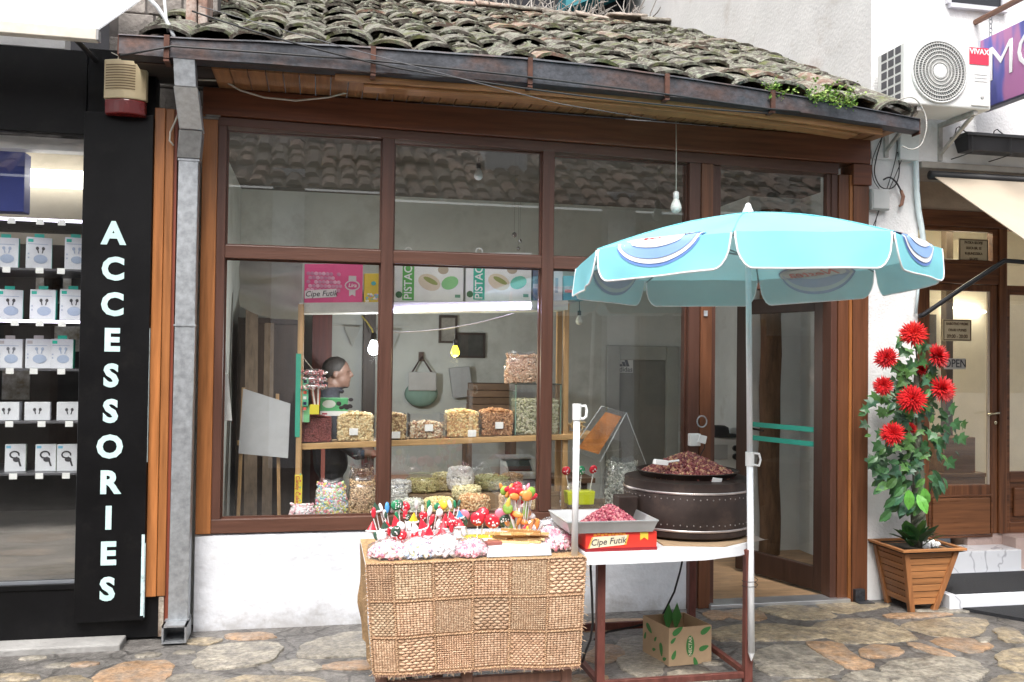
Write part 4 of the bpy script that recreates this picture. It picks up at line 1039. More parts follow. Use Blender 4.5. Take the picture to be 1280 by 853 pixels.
# ------------------------------------------------------------------ shop sign projecting over the street
sx_ = 4.44
sg_ = thing('projecting_sign', 'blue and purple projecting sign with thin white letters MO', 'sign', (sx_,-.7,3.3))
zt0, zb0 = onX(1228,50,sx_), onX(1240,132,sx_)
zS0, zS1 = zb0.z+.0, zt0.z+.0
def signmat():
    m, nt, p = _nt('sign_print'); N, L = nt.nodes, nt.links
    tc = N.new('ShaderNodeTexCoord'); mp = N.new('ShaderNodeMapping'); mp.inputs['Scale'].default_value = (1,4.5,1.2); mp.inputs['Rotation'].default_value = (.25,0,0)
    L.new(tc.outputs['Object'], mp.inputs[0])
    n = N.new('ShaderNodeTexNoise'); n.inputs['Scale'].default_value = 1.2; n.inputs['Detail'].default_value = 2; L.new(mp.outputs[0], n.inputs['Vector'])
    r = N.new('ShaderNodeValToRGB'); e = r.color_ramp.elements
    e[0].position, e[0].color = .42, rgb((.045,.055,.24)); e[1].position, e[1].color = .58, rgb((.40,.16,.33))
    k = e.new(.5); k.color = rgb((.10,.11,.40))
    L.new(n.outputs['Fac'], r.inputs[0]); L.new(r.outputs[0], p.inputs['Base Color']); p.inputs['Roughness'].default_value = .35
    return m
y0s, y1s = -.10, -1.15
ob('board', B(sx_,sx_+.05,y1s,y0s,zS0,zS1), signmat(), sg_, bevel=.004)
ob('edge_strip', B(sx_-.003,sx_+.053,y0s,y0s+.02,zS0-.005,zS1+.005), flat('sign_edge',(.5,.52,.58),.4), sg_)
ob('edge_strip', B(sx_-.003,sx_+.053,y1s,y0s,zS0-.015,zS0-.001), flat('sign_edge_dark',(.03,.03,.05),.4), sg_)
text('MO', 'sign_lettering', M['white_plastic'], sg_, .34, .002, -.003, (sx_-.003, -.44, (zS0+zS1)/2+.03), rot=(math.pi/2,0,-math.pi/2), sx=1.0)
ch = MB()
for k in range(5):
    z = zS1+.02+k*.03
    ring = [Vector((sx_+.025+(.012*math.cos(t) if k % 2 else 0), -.17+(0 if k % 2 else .012*math.cos(t)), z+.019*math.sin(t))) for t in [i*math.pi/5 for i in range(11)]]
    ch.tube(ring, .0035, 5)
ob('chain', ch, M['galv'], sg_)
ob('hanger_bar', MB().tube([(sx_+.025,-.0,zS1+.16),(sx_+.025,-1.2,zS1+.17)], .02, 10), woodm('hanger_bar',(.16,.08,.05),'y',.5), sg_)
u, v = onY(1186,-40,-.02), onY(1246,12,-.02)
uw = ob('upper_window', B(u.x,v.x+.02,-.035,-.021,v.z,u.z+.6), flat('dark_glass',(.02,.02,.025),.08), rb)
ob('window_frame', MB().box(u.x-.01,v.x+.06,-.06,-.022,v.z-.03,v.z).box(u.x-.03,u.x,-.05,-.022,v.z,u.z+.6).box(v.x+.02,v.x+.06,-.05,-.022,v.z,u.z+.6), flat('pvc_frame',(.55,.55,.60),.4), uw)
# flower box on the wall
u, v = onY(1201,168,-.13), onY(1300,196,-.13)
fb = thing('flower_box', 'empty black plastic flower box hung on the white wall', 'flower box', ((u.x+v.x)/2,-.12,v.z))
def trough():
    m = MB(); x0, x1, z0, z1 = u.x, v.x+.1, v.z, u.z
    def ringp(i, z): return [(x0+i,-.20+i,z),(x1-i,-.20+i,z),(x1-i,-.045-i,z),(x0+i,-.045-i,z)]
    R4 = [ringp(.022,z0),ringp(.0,z1),ringp(.010,z1),ringp(.032,z0+.02)]
    for r in R4: m.v += r
    for k in range(3):
        for i in range(4): m.f.append((k*4+i,k*4+(i+1)%4,k*4+4+(i+1)%4,k*4+4+i))
    m.f += [(3,2,1,0),(12,13,14,15)]
    return m
ob('trough', trough(), flat('black_trough',(.022,.022,.025),.4), fb, bevel=.005)
ob('rim', MB().box(u.x-.012,v.x+.11,-.212,-.203,u.z-.022,u.z).box(u.x-.012,u.x-.002,-.203,-.03,u.z-.022,u.z), flat('black_rim',(.025,.025,.027),.4), fb, bevel=.003)
hg = MB()
for xx in (u.x+.03, u.x+.33):
    hg.tube([Vector((xx,-.03,u.z+.02)),Vector((xx-.01,-.06,u.z+.06)),Vector((xx-.02,-.10,u.z+.06)),Vector((xx-.01,-.14,u.z+.02)),Vector((xx,-.206,u.z-.02)),Vector((xx,-.206,v.z-.02)),Vector((xx-.02,-.10,v.z-.03)),Vector((xx-.02,-.02,v.z-.03))], .004, 6)
ob('wire_hanger', hg, M['wire'], fb)
# beige awning and its folding arm
bw = thing('beige_awning', 'beige fabric awning on black folding arm above brown door', 'awning', (4.6,-.1,2.9))
p1 = Vector((4.10,-.06,2.90)); q = onX(1282,300,4.10)
k_ = 1.25
p2 = p1+(q-p1)*k_
ob('fabric', MB().add([p1,p2,p2+Vector((3,0,0)),p1+Vector((3,0,0)),p1-Vector((0,0,.006)),p2-Vector((0,0,.006)),p2+Vector((3,0,-.006)),p1+Vector((3,0,-.006))], [(0,1,2,3),(7,6,5,4),(0,4,5,1),(1,5,6,2),(2,6,7,3),(3,7,4,0)]), pm('beige_awning_fabric',(.42,.355,.275),.8,var=.06,scale=4), bw)
ob('roller', MB().tube([p1+Vector((-.02,.0,-.0)),p1+Vector((3.1,.0,-.0))], .032, 12), M['black_plastic'], bw, smooth=True)
ob('front_bar', MB().tube([p2+Vector((-.01,0,-.01)),p2+Vector((3.0,0,-.01))], .022, 10), M['white_plastic'], bw)
A0, A1 = onY(1148,396,-.02), onX(1256,326,4.45); A2 = p2+Vector((.55,0,-.02))
arm = MB().tube([A0,A0+(A1-A0)*.06+Vector((0,0,-.01)),A0+(A1-A0)*.5,A1,A1+(A2-A1)*.35+Vector((0,0,-.01)),A2], .016, 10)
ob('arm', arm, pm('black_arm',(.03,.032,.036),.35,.4,var=.2), bw, smooth=True)

# ================================================================== BEHIND THE ROOF
rsd = thing('rear_shed', 'shed with teal roof edge behind the ridge, wall blackened as shade', 'shed', (2.4, 5.2, 0))
ob('wall', B(-3.0,3.6,5.0,5.2,0,7.2), pm('vine_shade_black',(.018,.018,.022),.9,var=.4), rsd)  # wall coloured near-black for the shadows under the vines
ob('roof_sheet', MB().obox((3.25,4.75,5.98),(.55,0,.25),(0,.25,0),(0,0,.10)), flat('teal_sheet',(.03,.20,.24),.5), rsd)
vn = MB()
for k in range(230):
    x = random.uniform(1.5,3.55); y = random.uniform(3.95,4.6)
    p = Vector((x,y,rz(x,3.66)+random.uniform(-.1,.05))); pts = [p]; d = Vector((random.uniform(-.8,.8),random.uniform(-.3,.1),random.uniform(.5,1.2)))
    for s_ in range(5):
        d = d+Vector((random.uniform(-.5,.5),random.uniform(-.25,.25),random.uniform(-.5,.25))); d.normalize(); p = p+d*.11; pts.append(p)
    vn.tube(pts, [.011,.010,.009,.008,.006,.004], 5, r=random.random())
tag(ob('dry_vine', vn, grainm('dry_vine',[(.30,.28,.26),(.40,.37,.34),(.24,.22,.20),(.46,.43,.40)],.85), kind='stuff'), 'tangle of bare pale vine stems behind the roof ridge', 'vine')
# small weeds growing in the gutter
def weed(px0, px1, py, n, label, spread):
    m = MB()
    for k in range(n):
        px = random.uniform(px0,px1)
        b0 = onY(px, py, EY+.03); b0.z = gx(b0.x)+.07
        tipv = b0+Vector((random.uniform(-.06,.06),random.uniform(-.16,-.02),random.uniform(-.02,.13)*spread))
        m.tube([b0,(b0+tipv)/2+Vector((0,0,.03)),tipv], .0015, 3, r=.9)
        for j in range(9):
            c = b0.lerp(tipv, random.uniform(.3,1))+Vector((random.uniform(-.02,.02),random.uniform(-.02,.02),random.uniform(-.015,.02)))
            s = random.uniform(.006,.012); e = Euler((random.uniform(-1,1),random.uniform(-1,1),random.uniform(0,6))).to_matrix()
            m.add([c+e@Vector(v) for v in ((-s,0,0),(0,-s*.8,0),(s,0,.002),(0,s*.8,0))], [(0,1,2,3)], random.random())
    return tag(ob('gutter_weed', m, grainm('weed_leaf_%d' % px0,[(.16,.30,.03),(.25,.40,.06),(.10,.22,.03),(.30,.42,.10)],.6), fixn=False), label, 'weed')
weed(1005,1062,128,46,'bushy bright green weed overhanging the rusty gutter',1.0)
weed(955,985,115,12,'small sprig of green weed in the gutter near the bushy one',.8)

# ================================================================== ACROSS THE STREET (seen mirrored in the glass)
op = thing('opposite_house', 'tiled brown house across the street, seen mirrored in the shop windows', 'building', (1,-8.6,0))
OY = -8.4
ob('wall', B(-9,11,OY-.3,OY,0,4.05), pm('brown_render',(.30,.25,.21),.9,var=.12,scale=1.2), op)
ow = woodm('opposite_wood',(.16,.10,.07),'z',.7)
for k in range(13):
    x = -8+k*1.45
    w = ob('window', B(x,x+.95,OY+.0,OY+.05,.8 if k%3 else .1,3.1), ow, op)
    ob('pane', B(x+.1,x+.85,OY+.05,OY+.055,.95 if k%3 else .9,2.95), flat('dim_pane_%d' % k,(.05,.05,.05),.2), w)
for x in (-6.4,-.7,4.4): ob('pillar', B(x,x+.45,OY,OY+.35,0,4.3), M['plaster'], op)
orf = ob('roof', MB().add([(-9,OY+.75,3.95),(11,OY+.75,3.95),(11,OY-2.6,5.9),(-9,OY-2.6,5.9)], [(0,1,2,3)]), pm('roof_under',(.06,.05,.045),.9), op)
tl = MB()
for r in range(9):
    for c in range(80):
        x = -9+c*.25+random.uniform(-.03,.03); yy = OY+.75-r*.36+random.uniform(-.09,.09); z = 3.97+r*.36*.582+random.uniform(-.02,.03)
        tl.add([(x,yy,z),(x+.06,yy,z+.07),(x+.17,yy,z+.07),(x+.23,yy,z),(x,yy-.40,z+.19),(x+.06,yy-.40,z+.25),(x+.17,yy-.40,z+.25),(x+.23,yy-.40,z+.19)], [(0,1,5,4),(1,2,6,5),(2,3,7,6),(0,3,2,1)], random.random())
ob('roof_tiles', tl, grainm('opposite_tiles',[(.16,.12,.10),(.22,.15,.12),(.12,.10,.09),(.26,.20,.17)],.9), orf, kind='stuff')
ob('chimney', B(2.6,3.3,OY-1.2,OY-.6,4.4,6.0), M['plaster'], op)

# ================================================================== CANDY TABLE with woven seagrass cover
TY, TB, TZ = -1.50, -.95, .690
ct = thing('candy_table', 'small wooden table under the woven cover, brown legs showing', 'table', (.72,-1.22,0))
legw = woodm('old_leg_wood',(.22,.12,.09),'z',.8,rand=.15)
ob('table_top', B(.245,1.195,TY+.03,TB,TZ-.035,TZ-.010), legw, ct)
for x in (.27,.66,1.13):
    ob('leg', B(x,x+.05,TY+.05,TY+.10,0,TZ-.035), legw, ct, bevel=.004)
for x in (.30,.58,1.10):
    ob('leg', B(x,x+.05,TB-.08,TB-.03,0,TZ-.035), legw, ct, bevel=.004)
ob('stretcher', B(.27,1.17,TY+.06,TY+.09,.10,.14), legw, ct)
cv = thing('woven_table_cover', 'woven seagrass cover of patchwork squares hanging over the candy table', 'table cover', (.72,-1.22,.18))
TL_, TR_, BL_, BR_ = onY(457,705,TY), onY(731,704,TY), onY(466,841,TY), onY(723,830,TY)
TL_.z = TR_.z = TZ
def cell(u, v, off=0.0):                     # u across, v down the hanging front
    p = TL_.lerp(TR_, u).lerp(BL_.lerp(BR_, u), v)
    return Vector((p.x, TY-.014-.016*mnoise.noise(Vector((u*3,v*2,0)))-.014*v*math.sin(u*9)-off, p.z+.010*v*mnoise.noise(Vector((u*4,0,7)))-.006*(1-v)*mnoise.noise(Vector((u*5,0,2)))*(v > .02)))
cb = [0,.115,.295,.475,.648,.824,1.0]; rbk = [0,.345,.67,1.0]
sgm = {'a': grainm('seagrass_a',[(.50,.33,.20),(.56,.39,.25),(.42,.26,.15),(.53,.36,.23),(.46,.30,.18)],.8),
       'b': grainm('seagrass_b',[(.46,.29,.17),(.52,.35,.21),(.40,.24,.14),(.50,.32,.20)],.8),
       'c': grainm('seagrass_c',[(.52,.35,.21),(.58,.41,.26),(.44,.28,.16),(.54,.37,.24)],.85)}
sgback = pm('seagrass_backing',(.40,.26,.16),.9,var=.25,scale=40)
ob('front_backing', MB().grid(lambda u, v: cell(u, v), 40, 20), sgback, cv, smooth=True)
ob('top_sheet', MB().grid(lambda u, v: (TL_.x+(TR_.x-TL_.x)*u, TY-.011+(TB-TY+.02)*v, TZ+.002*mnoise.noise(Vector((u*9,v*9,0)))), 24, 14), pm('seagrass_top',(.42,.27,.13),.85,var=.35,scale=60,bump=1,bscale=90), cv, smooth=True)
def sidep(u, v):
    z = TZ-(TZ-.24)*v
    xe = TL_.x+(BL_.x-TL_.x)*v*.86
    return (xe-.003-.012*v*math.sin(u*7)-.012*u*v-(.016*math.exp(-((v-.62)/.15)**2)*(.25+u)), TY-.012+(TB-TY)*u*(1-.25*v), z)
ob('side_flap', MB().grid(sidep, 14, 14), pm('seagrass_side',(.36,.22,.10),.85,var=.35,scale=60,bump=1,bscale=90), cv, smooth=True)
def strand(m, c, du, dv, nrm):
    m.add([c+du*v[0]+dv*v[1]+nrm*v[2] for v in ICO[0]], ICO[1], random.random())
def panel(i, j, kind):
    u0, u1, v0, v1 = cb[i]+.008, cb[i+1]-.008, rbk[j]+.018, rbk[j+1]-.018
    m = MB()
    wpx = (u1-u0)*1.01; hpx = (v1-v0)*.50
    def put(uu, vv, lu, lv, t, ang=0):
        c = cell(uu, vv, t*.6); ex = (cell(min(1,uu+.01), vv)-cell(uu-.01, vv)).normalized(); ez = (cell(uu, vv-.01)-cell(uu, min(1.0,vv+.01))).normalized()
        d1 = ex*math.cos(ang)+ez*math.sin(ang); d2 = ez*math.cos(ang)-ex*math.sin(ang)
        strand(m, c, d1*lu, d2*lv, Vector((0,-t,0)))
    if kind == 'chunky': nr, nc, t = 11, 5, .0022
    elif kind == 'brick': nr, nc, t = 14, 8, .0022
    elif kind == 'dense': nr, nc, t = 20, 14, .0025
    else: nr, nc, t = 14, 11, .0028
    nc = max(3, int(round(nc*wpx/.17)))
    if kind == 'mitre':
        n = 15; k2 = max(6, int(15*wpx/.17))
        for a in range(n):
            for b in range(k2):
                fx, fy = (b+.5)/k2, (a+.5)/n
                top = abs(fx-.5) < abs(fy-.5)
                put(u0+(u1-u0)*fx, v0+(v1-v0)*fy, .0075, .0042, .005, (0 if not top else math.pi/2)+(.5 if (a+b) % 2 else -.1))
        return m
    for a in range(nr):
        for b in range(nc):
            fx = (b+.5+(.5 if a % 2 and kind in ('chunky','brick') else 0)*.9)/nc+random.uniform(-.01,.01)
            if fx > 1: continue
            fy = (a+.5)/nr
            put(u0+(u1-u0)*fx, v0+(v1-v0)*fy, wpx/nc*.60, hpx/nr*.50*(1.42 if kind != 'dense' else 1.15)*random.uniform(.88,1.1), t, random.uniform(-.09,.09)+(.10 if a % 2 else -.10)*(kind != 'dense')+(.55 if kind == 'dense' and b % 2 else 0))
    return m
lay = [['mitre','fine','brick','fine','dense','chunky'],['brick','fine','dense','chunky','mitre','fine'],['dense','chunky','mitre','fine','brick','fine']]
for j in range(3):
    for i in range(6):
        k_ = random.uniform(.84,1.12); w_ = random.uniform(.94,1.06)
        pal = [(.50,.34,.22),(.55,.39,.26),(.44,.285,.18),(.53,.37,.245),(.41,.265,.165),(.48,.32,.205)]
        ob('woven_square', panel(i, j, lay[j][i]), grainm('seagrass_%d_%d' % (i,j),[(c0*k_,c1*k_*w_,c2*k_*w_) for c0,c1,c2 in pal],.85), cv, smooth=True)
for v in rbk:                                        # plaited joints between the squares
    m = MB()
    for k in range(110):
        u = (k+.5)/110
        ex = Vector((1,0,0)); strand(m, cell(u, v, .004), Vector((.0052,0,.0028*(1 if k % 2 else -1))), Vector((-.0022,0,.0048)), Vector((0,-.005,0)))
    ob('plaited_band', m, sgm['b'], cv, smooth=True)
for u in cb:
    m = MB()
    for k in range(52):
        v = (k+.5)/52
        strand(m, cell(u, v, .005), Vector((.0028*(1 if k % 2 else -1),0,.0058)), Vector((.0048,0,0)), Vector((0,-.005,0)))
    ob('plaited_band', m, sgm['b'], cv, smooth=True)
fb_ = MB()
for k in range(150):                                 # frayed ends along the hem and edges
    u = random.random(); v = random.choice((1.0,1.0,1.0,random.random())); u = u if v == 1.0 else random.choice((0.0,1.0))
    p = cell(u, v, .004); d = Vector((random.uniform(-.5,.5)+(0 if v == 1.0 else (u-.5)*2), -.4, -random.uniform(.2,1))).normalized()*random.uniform(.008,.028)
    fb_.tube([p, p+d*.6+Vector((random.uniform(-.004,.004),0,0)), p+d], .0009, 3, r=random.random())
ob('frayed_ends', fb_, sgm['c'], cv, kind='stuff')
ob('cloth_lining', MB().grid(lambda u, v: cell(u, 1+.03*v, -.004), 30, 1), pm('pink_lining',(.55,.33,.27),.9,var=.15,scale=30), cv)

# ---------------------------------------------------------------- sweets on the candy table
def lump(c, rx, ry, h, n, cols, name, label, size=.010, bagv=True, group=None, seed=0, cat='candy bag'):
    t = thing(name, label, cat, (c[0],c[1],TZ), group)
    def hgt(x, y):
        q = (x/rx)**2+(y/ry)**2
        return max(0, 1-q)**.55*h*(.85+.3*mnoise.noise(Vector((x*14+seed, y*14, seed))))
    pts = []
    while len(pts) < n:
        x, y = random.uniform(-rx,rx), random.uniform(-ry,ry)
        if (x/rx)**2+(y/ry)**2 > .96: continue
        z = hgt(x,y)
        pts.append((c[0]+x, c[1]+y, TZ+.008+z*(1 if random.random() < .75 else random.random())))
    cand = MB().grains(pts, (size*1.25,size*.8,size*.8))
    base = MB().grid(lambda u, v: (c[0]+rx*.92*(2*u-1)*math.sqrt(max(0,1-.5*(2*v-1)**2)), c[1]+ry*.92*(2*v-1)*math.sqrt(max(0,1-.5*(2*u-1)**2)), TZ+.002+max(0,hgt(rx*.92*(2*u-1)*math.sqrt(max(0,1-.5*(2*v-1)**2)), ry*.92*(2*v-1)*math.sqrt(max(0,1-.5*(2*u-1)**2)))-.012)), 14, 12)
    ob('sweets', cand, grainm(name+str(c[0]),cols,.4), t, kind='stuff')
    ob('filling', base, flat(name+'_fill'+str(c[0]),tuple(sum(q[i] for q in cols)/len(cols)*.9 for i in range(3)),.6), t, smooth=True)
    if bagv:
        bagm = MB().grid(lambda u, v: (c[0]+rx*1.1*(2*u-1)*math.sqrt(max(0,1-.5*(2*v-1)**2)), c[1]+ry*1.12*(2*v-1)*math.sqrt(max(0,1-.5*(2*u-1)**2)), TZ+.004+(hgt(rx*.93*(2*u-1)*math.sqrt(max(0,1-.5*(2*v-1)**2)), ry*.93*(2*v-1)*math.sqrt(max(0,1-.5*(2*u-1)**2)))+.014+.018*abs(mnoise.noise(Vector((u*11,v*11,seed)))))*(0 if u in (0,1) or v in (0,1) else 1)), 26, 22)
        ob('plastic_bag', bagm, M['bag'], t, smooth=True, fixn=False)
    return t
W1, P1, P2 = (.80,.78,.78), (.80,.45,.50), (.75,.22,.32)
bx = lambda px, py=690: onZ(px, py, TZ)
c = bx(484,692); lump((c.x,-1.39), .092,.08,.075, 620, [W1,P1,W1,P2,(.8,.7,.55)], 'candy_bag', 'clear bag of pink and white sweets at the cover corner', seed=1)
c = bx(522,692); lump((c.x,-1.40), .092,.08,.072, 620, [W1,(.8,.75,.4),W1,(.45,.60,.78),P1,(.5,.55,.75)], 'candy_bag', 'clear bag of white sweets with blue and yellow pieces', seed=2)
c = bx(551,690); lump((c.x,-1.39), .08,.08,.09, 520, [W1,W1,(.82,.80,.82),(.8,.68,.7)], 'candy_bag', 'clear bag of all white sweets beside the red lollipop stand', seed=3)
c = bx(585,692); lump((c.x,-1.40), .085,.075,.065, 520, [W1,P1,P1,P2], 'candy_bag', 'small clear bag of rose pink candy strips before yellow stand', seed=4)
c = bx(696,690); lump((c.x,-1.32), .095,.095,.10, 560, [W1,P1,(.82,.55,.6),P2], 'candy_bag', 'large clear bag of pink striped sweets beside the white pole', seed=5)
c = bx(690,664); lump((c.x-.03,-1.08), .09,.07,.13, 300, [W1,(.78,.8,.82),W1], 'candy_bag', 'clear bag of plain white sweets behind the pink striped bag', seed=6)
# lollipop stands
def lolly(m_stick, m_head, base, top, r, pieces):
    m_stick.tube([base, top], .0028, 5)
    m_head.append((top, r, pieces))
cols_l = {'red': flat('lolly_red',(.62,.03,.05),.15), 'green': flat('lolly_green',(.03,.22,.10),.15), 'dark': flat('lolly_dark',(.05,.10,.07),.2), 'yellow': flat('lolly_yellow',(.75,.55,.05),.2), 'orange': flat('lolly_orange',(.75,.25,.04),.2), 'blue': flat('lolly_blue',(.08,.30,.60),.2), 'white': flat('lolly_white',(.8,.78,.78),.25), 'pink': flat('lolly_pink',(.80,.25,.35),.2)}
def stand(name, label, px, py_b, w, d, h, mat, lollies, yb, zb=TZ, cat='lollipop stand'):
    p = onZ(px, py_b, zb) if yb is None else onY(px, py_b, yb)
    y = p.y if yb is None else yb
    t = thing(name, label, cat, (p.x, y, zb))
    body = MB().add([(p.x-w/2*.9,y-d/2,zb),(p.x+w/2*.9,y-d/2,zb),(p.x+w/2*.9,y+d/2,zb),(p.x-w/2*.9,y+d/2,zb),(p.x-w/2,y-d/2,zb+h),(p.x+w/2,y-d/2,zb+h),(p.x+w/2,y+d/2,zb+h),(p.x-w/2,y+d/2,zb+h)],
                    [(0,3,2,1),(4,5,6,7),(0,1,5,4),(1,2,6,5),(2,3,7,6),(3,0,4,7)])
    ob('holder', body, mat, t, bevel=.004)
    for (fx, fy, hh, r, col, shp) in lollies:
        b = Vector((p.x+fx*w/2, y+fy*d/2, zb+h-.01)); tp = b+Vector((fx*.03+random.uniform(-.012,.012), random.uniform(-.015,.005), hh))
        l = ob('lollipop', MB().tube([b, tp], .0028, 6), cols_l['white'], t)
        e = Euler((random.uniform(-.2,.25),random.uniform(-.3,.3),random.uniform(-.5,.5))).to_matrix()
        m = MB()
        if shp == 'disc':
            m.sphere(tp+Vector((0,0,r*.8)), (r,r*.42,r), 14, 8, M=e)
        elif shp == 'cone':
            m.v = [tp+e@Vector((r*1.1*math.cos(k*math.pi/5),r*.6*math.sin(k*math.pi/5),0)) for k in range(10)]+[tp+e@Vector((0,0,r*2.1))]
            m.f = [(k,(k+1)%10,10) for k in range(10)]+[tuple(reversed(range(10)))]
        elif shp == 'leaf':
            m.sphere(tp+Vector((0,0,r*1.1)), (r*.45,r*.25,r*1.0), 10, 8, M=e)
        hd = ob('candy_head', m, cols_l[col], l, smooth=shp != 'cone')
        if shp == 'disc':
            dm = MB()
            for k in range(7):
                a_ = random.uniform(0,6.28); q = r*random.uniform(.1,.75)
                v = e@Vector((q*math.cos(a_), -r*.42*math.sqrt(max(.02,1-(q/r)**2))-.001, q*math.sin(a_)))
                dm.sphere(tp+Vector((0,0,r*.8))+v, r*.13, 6, 4)
            if col in ('red','dark','green'): ob('candy_dots', dm, cols_l['white'], l)
        elif shp == 'cone':
            m = MB().tube([tp+e@Vector((r*1.1*math.cos(k*math.pi/6),r*.62*math.sin(k*math.pi/6),0)) for k in range(13)], r*.22, 6)
            ob('candy_rim', m, cols_l['white'], l, smooth=True)
    return t
redp = flat('red_plastic',(.62,.035,.06),.3); yelp = flat('yellow_plastic',(.70,.62,.03),.3); limep = flat('lime_plastic',(.62,.68,.03),.3)
L1 = []
for k in range(56):
    fx = -1+2*(k % 14)/13+random.uniform(-.06,.06); row = k//14
    col = random.choice(['red','red','red','red','red','dark','white','white'] if row < 2 else ['dark','dark','green','white','white','yellow','red','blue'])
    L1.append((fx*.97, -.85+.55*row, .025+.036*row+random.uniform(-.012,.018), random.uniform(.018,.027), col, random.choice(['cone','cone','disc','leaf']) if col == 'red' else random.choice(['leaf','leaf','disc','cone'])))
stand('lollipop_stand', 'low red holder crammed with red hat shaped and mixed lollipops', 523, 674, .36, .13, .055, redp, L1, -1.26)
stand('lollipop_stand', 'yellow holder of round red and green dotted lollipops', 600, 671, .21, .09, .05, yelp, [(-.8,-.4,.055,.036,'dark','disc'),(-.15,-.2,.065,.036,'red','disc'),(.35,-.6,.055,.038,'red','disc'),(.98,-.2,.055,.033,'dark','disc'),(-.5,.5,.085,.030,'pink','disc'),(.1,.5,.09,.030,'red','disc'),(.7,.5,.085,.030,'pink','disc')], -1.20)
# tall bunch of wrapped fruit lollipops
wrapc = {'green': flat('lime_candy',(.28,.50,.08),.2), 'orange': flat('orange_candy',(.80,.30,.08),.2)}
c = onZ(652, 668, TZ); c = Vector((onY(652,668,-1.22).x, -1.22, TZ))
t = thing('lollipop_bunch', 'tall bunch of orange and green fruit lollipops in a clear jar', 'lollipops', c)
ob('jar', MB().lathe([(.035,0),(.045,.05),(.048,.075),(.045,.075),(.033,.004)], c, 16), M['clear'], t, smooth=True)
for k in range(72):
    a_ = random.uniform(0,6.28); hh = random.uniform(.07,.29); sp_ = random.uniform(.0,.11)*(.55+hh*1.7)
    tp = c+Vector((math.cos(a_)*sp_, math.sin(a_)*sp_*.7, hh)); b = c+Vector((math.cos(a_)*.02,math.sin(a_)*.02,.02))
    l = ob('lollipop', MB().tube([b,tp], .0028, 5), cols_l['white'], t)
    col = random.choice(['orange','orange','green','pink','yellow','white','red','orange'])
    r = random.uniform(.019,.029); e = Euler((random.uniform(-.3,.3),random.uniform(-.6,.6),random.uniform(-.6,.6))).to_matrix()
    m = MB().sphere(tp, random.choice([(r,r*.4,r),(r*.55,r*.4,r*1.6),(r*1.3,r*.4,r*.7)]), 10, 7, M=e)
    ob('candy_head', m, wrapc.get(col, cols_l[col]), l, smooth=True)
    if k % 3 == 0:
        ob('wrapper', MB().sphere(tp, (r*1.35,r*.7,r*1.5), 8, 6, M=e), M['bag'], l)
# silver tray of stick sweets with a pile of bars
x0, x1 = onY(608,700,-1.47).x, onY(690,700,-1.47).x
sv = thing('silver_tray', 'low silver box tray holding sesame snack sticks', 'tray', ((x0+x1)/2,-1.38,TZ))
ob('tray_body', MB().add([(x0,-1.48,TZ+.002),(x1,-1.48,TZ+.002),(x1,-1.22,TZ+.002),(x0,-1.22,TZ+.002),(x0+.012,-1.46,TZ+.042),(x1-.004,-1.46,TZ+.042),(x1-.01,-1.23,TZ+.042),(x0+.012,-1.23,TZ+.042)], [(0,3,2,1),(4,5,6,7),(0,1,5,4),(1,2,6,5),(2,3,7,6),(3,0,4,7)]), pm('silver_lid',(.55,.55,.56),.35,.6,var=.08), sv, bevel=.006)
ob('white_liner', B(x0+.016,x1-.008,-1.452,-1.235,TZ+.0425,TZ+.047), M['white_plastic'], sv)
sesame = grainm('sesame',[(.62,.40,.17),(.55,.30,.10),(.70,.52,.28),(.42,.22,.08)],.4)
bars = []
for k in range(26):
    cx_, cy_ = random.uniform(x0+.09,x1-.06), random.uniform(-1.40,-1.27); a_ = random.uniform(-.55,-.15)
    bo = MB(); z = TZ+.053+.009*(k//5)
    bo.obox((cx_,cy_,z), Vector((math.cos(a_),math.sin(a_),.02))*.075, Vector((-math.sin(a_),math.cos(a_),0))*.008, (0,0,.0045), random.random())
    bo.grains([(cx_+math.cos(a_)*q, cy_+math.sin(a_)*q, z+.005) for q in np.linspace(-.07,.07,14)], (.004,.003,.002))
    tag(ob('sesame_bar', bo, sesame), 'golden sesame snack bar piled on the silver tray', 'snack bar', 'sesame bars on the silver tray')
tag(ob('wafer_pack', MB().obox((x0+.045,-1.40,TZ+.055),(.035,.008,0),(-.006,.024,0),(0,0,.008)), flat('wafer_wrap',(.30,.10,.08),.3), bevel=.004), 'small dark red wrapped wafer at the end of the silver tray', 'wafer')
# white stub pole with clip
p0, p1 = onY(718,702,TY+.02), onY(718,505,TY+.02)
wp = thing('white_pole', 'short white metal pole with plastic hook at the candy table corner', 'pole', (p0.x,TY+.02,TZ))
ob('tube', MB().tube([Vector((p0.x,TY+.02,TZ-.002)),Vector((p0.x+.004,TY+.02,p1.z-.06))], .0155, 14), M['white_paint'], wp, smooth=True)
ob('cap', MB().tube([Vector((p0.x+.004,TY+.02,p1.z-.075)),Vector((p0.x+.004,TY+.02,p1.z))], .021, 14), M['white_plastic'], wp, angle=R_(40))
hk = [Vector((p0.x+.02,TY+.02,p1.z-.012)),Vector((p0.x+.045,TY+.02,p1.z-.010)),Vector((p0.x+.052,TY+.02,p1.z-.03)),Vector((p0.x+.050,TY+.02,p1.z-.06)),Vector((p0.x+.035,TY+.02,p1.z-.072)),Vector((p0.x+.02,TY+.02,p1.z-.066))]
ob('hook', MB().tube(hk, .007, 8), M['white_plastic'], wp, smooth=True)

